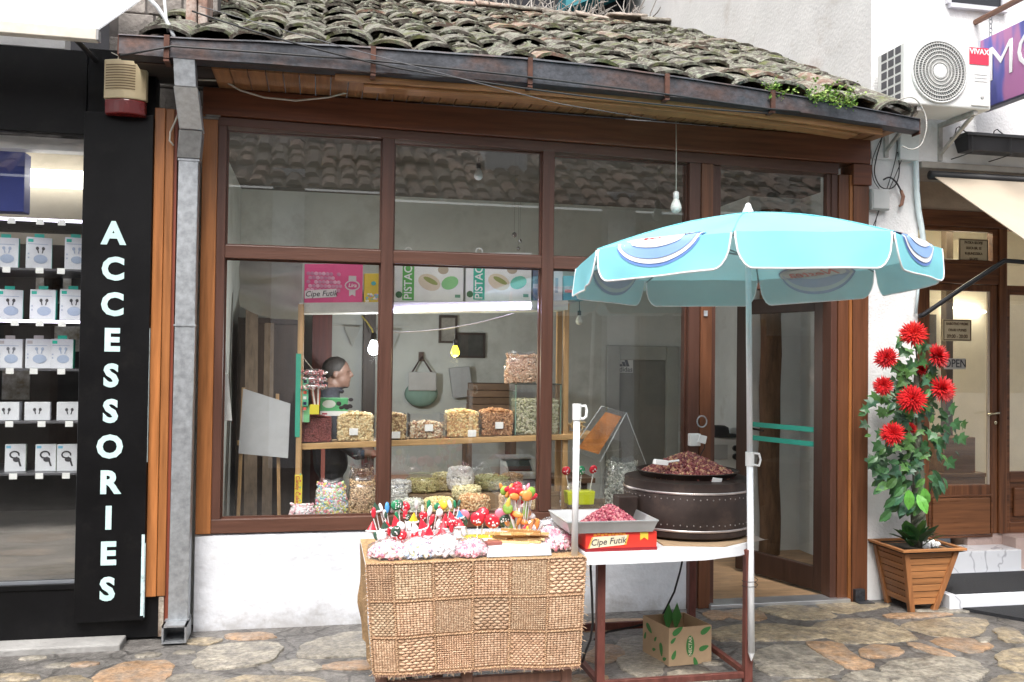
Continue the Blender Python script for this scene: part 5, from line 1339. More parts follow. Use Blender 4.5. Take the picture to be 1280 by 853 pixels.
# ================================================================== ROASTER TABLE
RZ = .70
rt = thing('roaster_table', 'welded red brown frame table with white covered rounded top', 'table', (1.75,-1.0,0))
fr = M['redmetal']
xA, xB_, yF, yR = 1.34, 2.105, -1.37, -.64
for nm,(x,y) in zip('ABCD',((xA,yF),(xB_,yF),(2.115,yR),(1.36,yR))):
    ob('leg', B(x-.02,x+.02,y-.02,y+.02,0,RZ-.03), fr, rt, bevel=.003)
ob('rail', B(xA+.02,xB_-.02,yF-.012,yF+.012,.035,.065), fr, rt, bevel=.003)
ob('rail', B(xB_-.014,xB_+.014,yF+.02,yR-.02,.04,.068), fr, rt, bevel=.003)
ob('rail', B(xA-.014,xA+.014,yF+.02,yR-.02,.04,.068), fr, rt, bevel=.003)
ob('rail', B(1.38,2.095,yR-.013,yR+.013,.085,.125), fr, rt, bevel=.003)
ob('top_rail', MB().box(xA+.02,xB_-.02,yF-.012,yF+.012,RZ-.06,RZ-.03).box(1.38,2.095,yR-.012,yR+.012,RZ-.06,RZ-.03), fr, rt)
def toppoly(n=24, g=0):
    P = [(1.235-g,-1.47-g),(1.45,-1.475-g)]
    cx_, cy_, r_ = 1.80, -1.02, .45+g
    for k in range(n+1):
        a_ = -math.pi/2+math.pi*k/n*1.0
        P.append((cx_+r_*.87*math.cos(a_)+.03, cy_+r_*math.sin(a_)))
    P += [(1.235-g,-.57+g)]
    return P
ob('table_top', MB().prism(toppoly(), 'z', RZ-.028, RZ-.006), pm('chipboard',(.30,.22,.15),.8,var=.2,scale=20), rt)
def sheet():
    P = toppoly(24, .006); n = len(P); m = MB()
    m.v = [(x,y,RZ-.004) for x,y in P]
    m.f = [tuple(range(n))]
    o = n
    for k,(x,y) in enumerate(P): m.v.append((x+(x-1.75)*.012, y+(y+1.0)*.012, RZ-.052-.012*mnoise.noise(Vector((x*6,y*6,2)))))
    m.f += [(k,(k+1) % n,o+(k+1) % n,o+k) for k in range(n)]
    return m
ob('white_sheet', sheet(), pm('white_oilcloth',(.72,.73,.75),.4,var=.06,scale=4,dirt=((.55,.5,.45),.25,6)), rt, angle=R_(40))
fl = MB().grid(lambda u, v: (2.17+.16*u, -1.12+.16*v-.03*u, RZ-.006-.02*u-.045*u*v-.008*math.sin(u*9)), 8, 6)
ob('sheet_flap', fl, pm('white_oilcloth_flap',(.72,.73,.75),.4,var=.06,scale=4), rt, smooth=True)
cbm = ob('cardboard_pad', MB().prism([(2.16,-1.30),(2.21,-.98),(2.15,-.75),(1.70,-.72),(1.66,-1.36),(1.95,-1.43)], 'z', RZ-.003, RZ+.004), pm('cardboard_pad',(.36,.25,.15),.85,var=.15,scale=9), rt)
# roaster drum
rc = Vector((1.925,-1.02,RZ+.004)); rd = .335
ro = thing('nut_roaster', 'large dark riveted drum roaster topped with a shallow pan', 'roaster', rc)
drm = pm('roaster_metal',(.040,.027,.023),.48,.45,var=.4,scale=5,dirt=((.085,.055,.042),.36,8),rvar=.15)
ob('drum', MB().lathe([(rd-.03,0),(rd,.018),(rd,.03),(rd,.235),(rd-.004,.242),(rd-.004,.285),(rd-.03,.292)], rc, 64), drm, ro, angle=R_(35))
steel = pm('steel_band',(.52,.46,.44),.3,.9,var=.15,scale=20)
for z in (.052,.238): ob('steel_band', MB().lathe([(rd+.001,z-.006),(rd+.005,z-.004),(rd+.005,z+.004),(rd+.001,z+.006)], rc, 64, cap=False), steel, ro, smooth=True)
for z in (.078,.208):
    m = MB()
    for k in range(64):
        a_ = 2*math.pi*k/64; m.sphere(rc+Vector((rd*math.cos(a_),rd*math.sin(a_),z+.004*(k % 2))), .0042, 6, 4)
    ob('rivet_row', m, pm('dull_rivet',(.26,.23,.22),.45,.7,var=.3,scale=30), ro, smooth=True)
for a_ in (-.9,.2,2.2,3.6): ob('foot', MB().tube([rc+Vector((.27*math.cos(a_),.27*math.sin(a_),-.004)),rc+Vector((.27*math.cos(a_),.27*math.sin(a_),.02))], .025, 10), drm, ro)
pr = .265
ob('pan', MB().lathe([(.0,.292),(pr-.02,.292),(pr,.318),(pr+.006,.322),(pr,.326),(pr-.012,.318),(pr-.03,.30),(.0,.30)], rc, 48, cap=False), drm, ro, angle=R_(40))
ob('fire_box', B(1.50,1.60,-1.16,-1.06,RZ+.10,RZ+.21), drm, ro, bevel=.004)
def heap(c, R, h, n, size, cols, name, label, cat='nuts', ry=None, rough=.5, shape=None):
    ry = ry or R
    f = lambda q: h*(1-q**1.25)+.012*(1-q)
    pts = []
    for k in range(n):
        a_ = random.uniform(0,2*math.pi); q = math.sqrt(random.random())*.985
        pts.append((c[0]+R*q*math.cos(a_), c[1]+ry*q*math.sin(a_), c[2]+f(q)+random.uniform(-.004,.006)))
    m = MB().grains(pts, size, shape=shape)
    base = MB().lathe([(R*.97*q, f(q)-.008 if q < .98 else -.002) for q in (0.001,.2,.4,.6,.8,.9,.985)], (0,0,0), 24)
    base.v = [(c[0]+v[0], c[1]+v[1]*ry/R, c[2]+v[2]) for v in base.v]; base.r = []
    fm = MB(); fm.v, fm.f = base.v, base.f
    t = thing(name, label, cat, c)
    ob('nut_pieces', m, grainm(name+'_'+str(round(c[0],2)),cols,rough), t, kind='stuff')
    ob('heap_core', fm, flat(name+'_core'+str(round(c[0],2)),tuple(v*.8 for v in cols[0]),.7), t, smooth=True)
    return t
heap(rc+Vector((0,0,.298)), pr-.018, .098, 2900, (.0105,.0075,.0075), [(.17,.035,.04),(.24,.06,.06),(.30,.11,.08),(.13,.025,.03),(.50,.30,.16),(.36,.16,.11),(.20,.045,.045)], 'peanut_heap', 'heap of roasted red skinned peanuts on the drum roaster')
def ptag(p, label, w=.045, h=.03, rot=0):
    o = ob('price_tag', MB().obox(p, Vector((math.cos(rot),0,math.sin(rot)))*w, (0,.0012,.0004), Vector((-math.sin(rot),-.3,math.cos(rot)))*h), M['white_plastic'])
    return tag(o, label, 'price tag')
ptag(onY(896,601,-1.30)+Vector((0,0,.0)), 'blank white price tag at the roaster pan rim', .026,.013,-.12)
sc = onY(826,578,-1.16)
tag(ob('scoop', MB().obox(sc,(.035,0,-.004),(0,.02,0),(.004,0,.012)).tube([sc+Vector((.03,0,0)),sc+Vector((.10,.0,.008))],.006,8), M['white_plastic'], bevel=.004), 'small white plastic scoop stuck in the roasted peanuts', 'scoop')
# red carton with metal tray
a_, b_ = onY(727,688,-1.44), onY(821,684,-1.44)
x0, x1, y0, y1 = a_.x+.02, b_.x, -1.44, -1.18
rbx = thing('red_sweet_carton', 'red sweets carton with gold lettered label under the metal tray', 'carton', ((x0+x1)/2,-1.31,RZ))
redc = flat('carton_red',(.70,.045,.03),.35)
hc = .085
ob('carton', B(x0,x1,y0,y1,RZ-.003,RZ+hc), redc, rbx, bevel=.003)
ob('dark_base', B(x0-.001,x1+.001,y0-.001,y1+.001,RZ-.0035,RZ+.012), flat('carton_dark_red',(.25,.01,.015),.4), rbx)
lbl = ob('label', MB().prism([(x0+.01,RZ+.012),(x0+.19,RZ+.026),(x0+.205,RZ+.072),(x0+.03,RZ+.066)], 'y', y0-.0025, y0-.001), flat('cream_label',(.72,.64,.46),.4), rbx)
text('Cipe Futik', 'label_lettering', printk, rbx, .042, .0004, .0003, (x0+.11,y0-.0032,RZ+.043), rot=(math.pi/2,-.06,0), shear=.25)
ob('gold_trim', MB().prism([(x0+.01,RZ+.012),(x0+.03,RZ+.066),(x0+.036,RZ+.066),(x0+.018,RZ+.0125)], 'y', y0-.003, y0-.0024).prism([(x0+.19,RZ+.026),(x0+.205,RZ+.072),(x0+.213,RZ+.074),(x0+.199,RZ+.026)], 'y', y0-.003, y0-.0012), flat('gold_print',(.62,.42,.08),.35), rbx)
m = MB()
for k in range(9): m.sphere((x0+.045+k*.018,y0-.0018,RZ+.075+.004*(k % 2)),(.009,.001,.007),8,5)
ob('nut_print', m, flat('orange_print',(.80,.28,.04),.4), rbx)
ob('ribbon', MB().prism([(x1-.085,RZ+.083),(x1-.045,RZ+.083),(x1-.045,RZ+.045),(x1-.065,RZ+.058),(x1-.085,RZ+.045)], 'y', y0-.0025, y0-.001), flat('gold_ribbon',(.70,.52,.06),.35), rbx)
tx0, tx1, tyf, tyb = x0-.10, x1-.005, -1.47, -1.12
tr = thing('metal_tray', 'square grey aluminium tray balanced on the red carton', 'tray', ((tx0+tx1)/2,-1.3,RZ+hc))
alu = pm('tray_aluminium',(.52,.53,.53),.4,.75,var=.12,scale=7)
z = RZ+hc+.001; h_ = .055
ob('tray_base', B(tx0+.02,tx1-.02,tyf+.02,tyb-.02,z,z+.004), alu, tr)
def wall_(p, q, r_, s_): return MB().add([p,q,r_,s_]+[Vector(v)+Vector((0,0,.0))+n_ for v in (p,q,r_,s_)], [(0,1,2,3),(7,6,5,4),(0,4,5,1),(1,5,6,2),(2,6,7,3),(3,7,4,0)])
for (p, q, r_, s_, n_) in (((tx0+.02,tyf+.02,z),(tx1-.02,tyf+.02,z),(tx1,tyf,z+h_),(tx0,tyf,z+h_),Vector((0,.003,.001))),((tx0+.02,tyb-.02,z),(tx1-.02,tyb-.02,z),(tx1,tyb,z+h_),(tx0,tyb,z+h_),Vector((0,-.003,.001))),
                           ((tx0+.02,tyf+.02,z),(tx0+.02,tyb-.02,z),(tx0,tyb,z+h_),(tx0,tyf,z+h_),Vector((.003,0,.001))),((tx1-.02,tyf+.02,z),(tx1-.02,tyb-.02,z),(tx1,tyb,z+h_),(tx1,tyf,z+h_),Vector((-.003,0,.001)))):
    ob('tray_side', wall_(p,q,r_,s_), alu, tr)
ob('tray_rim', MB().tube([(tx0,tyf,z+h_),(tx1,tyf,z+h_),(tx1,tyb,z+h_),(tx0,tyb,z+h_),(tx0,tyf,z+h_)], .004, 6), alu, tr)
heap(((tx0+tx1)/2+.04,(tyf+tyb)/2,z+.005), .15, .085, 1500, (.009,.0065,.0065), [(.30,.05,.08),(.42,.12,.15),(.22,.03,.06),(.50,.22,.22),(.36,.07,.10)], 'candied_peanut_heap', 'heap of pinkish red candied peanuts in the aluminium tray', ry=.14, rough=.4)
# cables under the table
tag(ob('cable', MB().tube([onY(738,705,-1.42),onY(740,745,-1.40),onY(741,780,-1.38),onY(738,800,-1.36),onY(732,815,-1.35),onY(728,828,-1.34)], .006, 7), M['wire'], smooth=True), 'black cable hanging behind the left leg of the roaster table', 'cable')
tag(ob('cable', MB().tube([onY(855,692,-.68),onY(850,715,-.66),onY(843,740,-.65),onY(833,760,-.64),onY(824,776,-.645),onY(790,784,-.66),onY(760,790,-.66),onY(742,800,-.66)], .006, 7), M['wire'], smooth=True), 'black cable curving from under the roaster to the ground rail', 'cable')
sk = onY(870,550,-.05)
so = thing('wall_socket', 'white plastic socket with cable on the brown post', 'socket', (sk.x,-.03,sk.z-.05))
ob('socket_box', B(sk.x-.045,sk.x+.03,-.06,-.018,sk.z-.04,sk.z+.04), M['white_plastic'], so, bevel=.005)
ob('plug', MB().obox((sk.x+.035,-.065,sk.z+.005),(.025,0,-.006),(0,.015,0),(.006,0,.025)), M['white_plastic'], so, bevel=.004)
ob('cord', MB().tube([Vector((sk.x+.05,-.07,sk.z-.015)),Vector((sk.x+.055,-.06,sk.z-.05)),Vector((sk.x+.03,-.03,sk.z-.12)),Vector((sk.x+.03,-.026,sk.z-.3))], .004, 6), M['wire'], so)
# cardboard box under the table
FLc, FRc, BLc = Vector((1.816,-1.055,0)), Vector((2.064,-1.033,0)), Vector((1.765,-.80,0))
BRc = FRc+(BLc-FLc); hb = onY(838,786,-1.055).z
cb_ = thing('cardboard_box', 'open brown cardboard box printed with green leaves under the table', 'box', (1.9,-.95,0))
card = pm('cardboard',(.44,.31,.19),.85,var=.08,scale=8)
def quadwall(p, q, name):
    n_ = (q-p).normalized(); n_ = Vector((n_.y,-n_.x,0))*-.0035
    m = MB().add([p,q,q+Vector((0,0,hb)),p+Vector((0,0,hb)),p+n_,q+n_,q+n_+Vector((0,0,hb)),p+n_+Vector((0,0,hb))], [(0,1,2,3),(7,6,5,4),(0,4,5,1),(1,5,6,2),(2,6,7,3),(3,7,4,0)])
    ob(name, m, card, cb_)
up = Vector((0,0,.002))
for p, q in ((FLc,FRc),(FRc,BRc),(BRc,BLc),(BLc,FLc)): quadwall(p+up, q+up, 'side')
ob('bottom', MB().add([FLc+up,FRc+up,BRc+up,BLc+up], [(0,1,2,3)]), card, cb_)
grn = flat('leaf_print_green',(.05,.20,.05),.7)
def leafprint(p, q, fu, fv, s, ang, name='leaf_print'):
    d = (q-p); L_ = d.length; d = d/L_; n_ = Vector((d.y,-d.x,0)); c = p+d*L_*fu+Vector((0,0,hb*fv))+n_*.0012
    P = []
    for k in range(12):
        t_ = 2*math.pi*k/12; u_, v_ = s*math.cos(t_), s*.45*math.sin(t_)*(1-.35*math.cos(t_))
        P.append(c+d*(u_*math.cos(ang)-v_*math.sin(ang))+Vector((0,0,u_*math.sin(ang)+v_*math.cos(ang))))
    m = MB(); m.v = P; m.f = [tuple(range(12))]
    ob(name, m, grn, cb_)
for fu, fv, s, an in ((.12,.30,.026,1.2),(.2,.92,.035,.6),(.82,.42,.03,.3),(.86,.88,.034,.5),(.62,.08,.026,1.9),(.1,.68,.02,.8)): leafprint(FLc, FRc, fu, fv, s, an)
for fu, fv, s, an in ((.25,.75,.035,-.6),(.72,.35,.036,-1.4),(.5,.55,.018,.9),(.1,.5,.022,1.2),(.85,.15,.02,.4),(.45,.25,.018,.3)): leafprint(BLc, FLc, fu, fv, s, an)
for fu, fv, s, an in ((.5,.8,.03,.5),(.75,.6,.03,-.4)): leafprint(BRc, FRc, fu, fv, s, an)
d = (FRc-FLc).normalized(); n_ = Vector((d.y,-d.x,0)); cc_ = FLc+d*.124+Vector((0,0,hb*.5))+n_*.0015
P = [cc_+d*(.024*math.cos(t_))+Vector((0,0,.055*math.sin(t_))) for t_ in [k*math.pi/12 for k in range(24)]]
m = MB(); m.v = P; m.f = [tuple(range(24))]; ob('oval_logo', m, grn, cb_)
text('NECTAR', 'logo_lettering', flat('pale_card_print',(.62,.55,.40),.7), cb_, .026, .0003, .0004, cc_+n_*.001, rot=(math.pi/2,-math.pi/2,math.atan2(d.y,d.x)))
lf = MB()
for k in range(2):
    b0 = BLc.lerp(BRc,.55+.2*k)+Vector((0,-.03,hb*.55)); 
    lf.add([b0,b0+Vector((-.03,-.01,.09)),b0+Vector((.005,-.005,.16)),b0+Vector((.035,.0,.08))], [(0,1,2,3)])
tag(ob('green_leaf', lf, flat('fresh_leaf',(.06,.22,.05),.5), fixn=False), 'fresh green leaves poking out of the cardboard box', 'leaves')

# ================================================================== UMBRELLA
UC, UZ, UR, UPH, UTX, UTY = Vector((2.1415,-1.2727,0)), 2.1228, .908, 2.6166, .0153, -.039
apex = onY(935,266,-1.28)
um = thing('market_umbrella', 'turquoise market umbrella with white piping and printed oval logos', 'umbrella', (2.103,-1.41,.13))
def rim(a, k=1.0):
    dx, dy = UR*k*math.cos(a), UR*k*math.sin(a)
    return Vector((UC.x+dx, UC.y+dy, UZ+UTX*dx+UTY*dy))
angs = [UPH+k*math.pi/4 for k in range(9)]
def ppt(k, u, w, off=0.0):                    # w 0..1 apex to rim, above 1 down the valance
    a, b = rim(angs[k]), rim(angs[k+1])
    e = a.lerp(b, u)
    if w <= 1:
        p = apex.lerp(e, w) + Vector((0,0,.026*math.sin(math.pi*w) - .036*math.sin(math.pi*u)*math.sin(math.pi*w**1.3)+.006*mnoise.noise(Vector((e.x*5*w,e.y*5*w,k)))))
    else:
        out = ((a+b)/2-Vector((UC.x,UC.y,(a.z+b.z)/2))).normalized()
        p = e + Vector((0,0,-(w-1)*1.0)) + out*(.02*(w-1)/.15) + out*(.006*math.sin(u*9+k)+.012*mnoise.noise(Vector((u*5+k*3,w*9,k))))*(w-1)/.15
    if off:
        q = .02
        t1 = (a-b).normalized(); t2 = (e-apex).normalized() if w <= 1 else Vector((0,0,-1))
        n_ = t1.cross(t2).normalized()
        if n_.dot(Vector(((a+b).x/2-UC.x,(a+b).y/2-UC.y,1.0))) < 0: n_ = -n_
        p = p+n_*off
    return p
outm = canvas('turquoise_canvas',(.30,.76,.84),.30)
inm = canvas('canvas_underside',(.84,.88,.87),.5)
pip = flat('white_piping',(.85,.87,.88),.6)
VH = .155
def vedge(u): # valance lower edge with rounded corners
    r_ = .10
    q = min(u,1-u)
    return VH*(.16+.84*(1-max(0,1-q/r_)**2)**.5) if q < r_ else VH
logo_out = [flat('logo_blue',(.14,.27,.64),.6), flat('logo_white',(.82,.84,.86),.6), flat('logo_pale_blue',(.25,.42,.78),.6), flat('logo_red',(.72,.06,.06),.6)]
logo_in = [flat('logo_blue_faded',(.40,.46,.60),.8), flat('logo_white_faded',(.60,.66,.67),.8), flat('logo_pale_faded',(.46,.52,.64),.8), flat('logo_red_faded',(.62,.32,.30),.8)]
for k in range(8):
    pn = ob('canopy_panel', MB().grid(lambda u, w: ppt(k,u,w,.0015), 10, 12), outm, um, smooth=True, fixn=False)
    ob('panel_lining', MB().grid(lambda u, w: ppt(k,u,w,-.0015), 10, 12), inm, pn, smooth=True, fixn=False)
    us = [0,.01,.025,.05,.075,.1]+[.1+.8*i/12 for i in range(1,13)]+[.925,.95,.975,.99,1]
    for off, mt, nm in ((.0015,outm,'valance'),(-.0015,inm,'valance_lining')):
        m = MB(); nrow = 4
        for j in range(nrow+1):
            for u in us: m.v.append(ppt(k,.012+.976*u,1+vedge(u)*j/nrow,off))
        n_ = len(us)
        m.f = [(j*n_+i,j*n_+i+1,(j+1)*n_+i+1,(j+1)*n_+i) for j in range(nrow) for i in range(n_-1)]
        vp = ob(nm, m, mt, um if nm == 'valance' else vp, smooth=True, fixn=False)
    ob('piping', MB().tube([ppt(k,.012,1)]+[ppt(k,.012+.976*u,1+vedge(u)) for u in us]+[ppt(k,.988,1)], .0045, 6), pip, vp.parent, smooth=True)
    if k % 2 == 1:                              # printed ovals on every other panel
        for side, mats in ((1,logo_out),(-1,logo_in)):
            def ell(a0, b0, cu, cw, off, half=None, nr=12, nt=48):
                m = MB(); m.v.append(ppt(k,cu,cw,off*side))
                for j in range(1,nr+1):
                    for i in range(nt):
                        t_ = 2*math.pi*i/nt; s_ = math.sin(t_)
                        if half == 'low': s_ = max(s_, -.1+.25*math.cos(t_))
                        m.v.append(ppt(k, cu+a0*j/nr*math.cos(t_), cw+b0*j/nr*s_, off*side))
                m.f = [(0,1+i,1+(i+1)%nt) for i in range(nt)]
                for j in range(nr-1):
                    m.f += [(1+j*nt+i,1+(j+1)*nt+i,1+(j+1)*nt+(i+1)%nt,1+j*nt+(i+1)%nt) for i in range(nt)]
                return m
            cu, cw = .47, .955
            for (a0,b0,off,mi,hf) in ((.330,.158,.004,0,None),(.318,.143,.007,1,None),(.298,.120,.010,2,None),(.288,.098,.013,1,None)):
                dw = -.028 if mi == 1 and b0 < .11 else 0
                ob('logo_print', ell(a0,b0,cu,cw+dw,off), mats[mi], pn, smooth=True, fixn=False)
            cu_ = bpy.data.curves.new('t','FONT'); cu_.body = 'Nestea'; cu_.size = 1; cu_.align_x = 'CENTER'; cu_.align_y = 'CENTER'; cu_.shear = .2; cu_.offset = .015; cu_.resolution_u = 2
            tmp = bpy.data.objects.new('t', cu_); COL.objects.link(tmp); bpy.context.view_layer.update()
            me = bpy.data.meshes.new_from_object(tmp.evaluated_get(bpy.context.evaluated_depsgraph_get())); bpy.data.objects.remove(tmp, do_unlink=True)
            m = MB(); m.v = [ppt(k, cu+v.co.x*.155, cw-.028-v.co.y*.125, .016*side) for v in me.vertices]; m.f = [tuple(p_.vertices) for p_ in me.polygons]
            ob('logo_lettering', m, mats[3], pn, fixn=False)
    a_ = rim(angs[k],.985)
    rbp = [apex.lerp(a_, t_)+Vector((0,0,.026*math.sin(math.pi*t_)-.014)) for t_ in (.04,.25,.5,.75,1)]
    rb_ = ob('rib', MB().tube(rbp, .0045, 6), M['galv'], um, smooth=True)
    ob('seam', MB().tube([apex.lerp(rim(angs[k]), t_)+Vector((0,0,.026*math.sin(math.pi*t_)+.002)) for t_ in [i/10 for i in range(11)]], .0028, 5), flat('seam_cyan',(.16,.55,.64),.8), rb_, smooth=True)
    hub = Vector((2.118,-1.285,UZ+.02))
    ob('strut', MB().tube([hub, rbp[2]+Vector((0,0,-.004))], .004, 6), M['galv'], rb_, smooth=True)
ptop, pbot = apex+Vector((0,0,-.01)), Vector((2.106,-1.41,.13))
ob('pole', MB().tube([pbot+Vector((0,0,.04)), pbot.lerp(ptop,.45)], .0165, 14), M['white_paint'], um, smooth=True)
ob('pole', MB().tube([pbot.lerp(ptop,.45), ptop], .0145, 14), M['white_paint'], um, smooth=True)
ob('pole_spike', MB().tube([pbot+Vector((0,0,.04)), pbot], [.0165,.002], 14), M['white_paint'], um)
cl = pbot.lerp(ptop,.443)
ob('pole_clamp', MB().tube([cl-Vector((0,0,.035)),cl+Vector((0,0,.035))], .022, 14).tube([cl+Vector((.018,0,.028)),cl+Vector((.05,0,.025)),cl+Vector((.058,0,-.005)),cl+Vector((.05,0,-.035)),cl+Vector((.02,0,-.03))], .006, 8), M['white_plastic'], um, angle=R_(40))
ob('hub', MB().tube([Vector((2.118,-1.285,UZ+.0)),Vector((2.118,-1.285,UZ+.05))], .028, 14), M['white_plastic'], um, angle=R_(40))
ob('finial', MB().lathe([(.032,0),(.028,.012),(.018,.03),(.014,.045),(.008,.052),(.001,.054)], apex+Vector((0,0,-.004)), 18), M['white_plastic'], um, smooth=True)
wt = [Vector((2.106+.036*math.cos(t_), -1.388+.045*math.sin(t_), .48+.002*i)) for i, t_ in enumerate([j*math.pi/6 for j in range(26)])]
ob('binding_wire', MB().tube(wt, .0018, 5), M['wire'], um)

# ================================================================== PLANTER AND FLOWERING TREE
PZ = .41
plw = [woodm('planter_wood_a',(.34,.15,.055),'x',.5,rand=.2), woodm('planter_wood_b',(.30,.13,.05),'y',.5,rand=.2), woodm('planter_post',(.31,.13,.048),'z',.45)]
pt_ = thing('wooden_planter', 'tapered wooden slat planter beside the marble step', 'planter', (3.88,-.2,0))
def pcor(z):                                    # corners of the tapered body at height z
    f = z/PZ
    return [Vector((3.765-.065*f,-.318-.028*f,z)), Vector((3.925+.155*f,-.318-.020*f,z)), Vector((3.925+.155*f,-.07+.045*f,z)), Vector((3.765-.065*f,-.07+.045*f,z))]
lo, hi = pcor(0), pcor(PZ-.012)
for i in range(4):
    ob('corner_post', MB().beam(lo[i], hi[i], .036, .036, up=(0,1,0)), plw[2], pt_, bevel=.004)
NS = 8
for s_ in range(NS):
    z0, z1 = .05+s_*(PZ-.065)/NS, .05+(s_+1)*(PZ-.065)/NS-.004
    A_, B_ = pcor(z0), pcor(z1)
    for i in range(4):
        j = (i+1) % 4
        ctr = sum((A_[k] for k in range(4)), Vector())/4
        n_ = Vector(((A_[i]+A_[j])/2-ctr)); n_.z = 0; n_.normalize()
        q = [A_[i],A_[j],B_[j],B_[i]]
        t_ = .004 if s_ % 2 else .0065
        m = MB().add([p+n_*t_ for p in q]+[p-n_*.012 for p in q], [(0,1,2,3),(7,6,5,4),(0,4,5,1),(1,5,6,2),(2,6,7,3),(3,7,4,0)])
        ob('slat', m, plw[0 if i % 2 == 0 else 1], pt_, bevel=.002)
hi = pcor(PZ)
def rimp(i, d, z): 
    c_ = sum(hi, Vector())/4; v = hi[i]-c_; return Vector((hi[i].x+math.copysign(d,v.x), hi[i].y+math.copysign(min(d,.012) if v.y > 0 else d,v.y), z))
for i in range(4):
    j = (i+1) % 4
    q = [rimp(i,.016,PZ-.012),rimp(j,.016,PZ-.012),rimp(j,-.045,PZ-.012),rimp(i,-.045,PZ-.012)]
    ob('rim_board', MB().add(q+[p+Vector((0,0,.016)) for p in q], [(3,2,1,0),(4,5,6,7),(0,1,5,4),(1,2,6,5),(2,3,7,6),(3,0,4,7)]), plw[0 if i % 2 == 0 else 1], pt_, bevel=.002)
ob('soil', MB().add([rimp(i,-.04,PZ-.02) for i in range(4)], [(0,1,2,3)]), pm('soil',(.05,.04,.03),.95,var=.4,scale=40,bump=1,bscale=60), pt_)
m = MB().grains([(3.96+random.uniform(-.05,.07),-.22+random.uniform(-.06,.06),PZ+random.uniform(-.01,.012)) for k in range(26)], (.02,.016,.012))
tag(ob('white_pebbles', m, grainm('pebble',[(.75,.75,.74),(.82,.82,.82),(.66,.67,.68)],.5), kind='stuff'), 'white decorative pebbles at the foot of the artificial tree', 'pebbles')
TY_ = -.18
ftree = thing('artificial_flower_tree', 'artificial tree with ivy leaves and big red flowers in the planter', 'plant', (3.93,TY_,PZ-.02))
base = Vector((3.915,TY_,PZ-.02))
tp_ = [base, base+Vector((.005,0,.12)), base+Vector((-.005,.01,.26)), base+Vector((.0,0,.40)), base+Vector((-.01,0,.7)), base+Vector((-.02,0,1.0)), base+Vector((-.02,0,1.25))]
bark = pm('grey_green_bark',(.13,.135,.10),.85,var=.4,scale=10,stretch=(2,2,.8),bump=1,bscale=30)
ob('trunk', MB().tube(tp_, [.055,.05,.045,.04,.03,.022,.012], 12), bark, ftree, smooth=True)
hx = [base+Vector((.052*math.cos(t_*1.0)*(1-.3*t_/9), .052*math.sin(t_)*(1-.3*t_/9), .01+t_*.045)) for t_ in [i*.5 for i in range(19)]]
ob('twisted_stem', MB().tube(hx, .014, 7), bark, ftree, smooth=True)
greens = [pm('leaf_green_%d' % i, c_, .42, var=.25, scale=9, rand=.3) for i, c_ in enumerate([(.030,.095,.032),(.045,.13,.040),(.035,.105,.055),(.07,.17,.04)])]
bright_leaf = pm('leaf_bright',(.11,.34,.05),.4,var=.2,scale=9)
def leafmesh(kind):
    if kind == 'ivy': pr_ = [(0,0),(.22,-.12),(.62,-.05),(.42,.22),(.72,.52),(.34,.52),(.0,1.05),(-.34,.52),(-.72,.52),(-.42,.22),(-.62,-.05),(-.22,-.12)]
    elif kind == 'oval': pr_ = [(0,0),(.16,.15),(.27,.42),(.24,.72),(.1,.95),(0,1.08),(-.1,.95),(-.24,.72),(-.27,.42),(-.16,.15)]
    else: pr_ = [(0,0),(.10,.12),(.15,.4),(.13,.75),(0,1.15),(-.13,.75),(-.15,.4),(-.10,.12)]
    m = MB(); m.v = [(x, y, .22*abs(x)-.22*(y-.4)**2) for x, y in pr_]+[(0,.4,0)]
    n = len(pr_); m.f = [(i,(i+1)%n,n) for i in range(n)]
    return m
lm_ = {k: [mesh_from('leaf', leafmesh(k), g_, smooth=False, fixn=False) for g_ in greens] for k in ('ivy','oval','blade')}
lm_['bright'] = [mesh_from('leaf', leafmesh('oval'), bright_leaf, fixn=False)]
def leaf(p, kind, s, out):
    o = bpy.data.objects.new('leaf', random.choice(lm_[kind])); COL.objects.link(o); o.parent = ftree
    o.location = p-root_loc(ftree)
    d = Vector(out).normalized()
    nrm = (d*.35+Vector((random.uniform(-.5,.5), -.8+random.uniform(-.3,.3), random.uniform(.0,.7)))).normalized()
    yv = Vector((d.x+random.uniform(-.4,.4), random.uniform(-.3,.2), -.5+random.uniform(-.6,.5)+.3*d.z))
    yv = (yv-nrm*yv.dot(nrm)).normalized(); xv = yv.cross(nrm)
    o.rotation_euler = Matrix((xv,yv,nrm)).transposed().to_euler()
    o.scale = (s,s,s)
twigs = MB()
fl_px = [(1142,418,17),(1108,449,17),(1171,446,16),(1104,483,13),(1140,500,19),(1177,487,17),(1116,543,17),(1152,462,11),(1137,536,9)]
fl_pos = []
for (px,py,r_) in fl_px:
    yy = TY_-.13+random.uniform(-.03,.03)-(.05 if (px,py) in ((1140,500),(1116,543)) else 0)
    if r_ < 12: yy = TY_-.03
    fl_pos.append((onY(px,py,yy), r_/1150*(5.63+yy)*1.18))
for p, r_ in fl_pos:
    b = Vector((base.x-.01, TY_, p.z-.22)); twigs.tube([b,(b+p)/2+Vector((0,0,.02)),p+Vector((0,.03,-.02))], .005, 5)
ob('twigs', twigs, flat('twig_green',(.06,.08,.03),.7), ftree)
clusters = [(1125,470,14),(1150,445,16),(1160,470,16),(1120,505,20),(1160,515,22),(1186,525,12),(1106,555,14),(1101,585,11),(1140,575,16),(1158,550,16),(1177,556,13),(1125,440,6),(1097,510,8),(1130,525,10),(1138,480,9),(1143,535,9),(1136,560,9),(1150,590,8)]
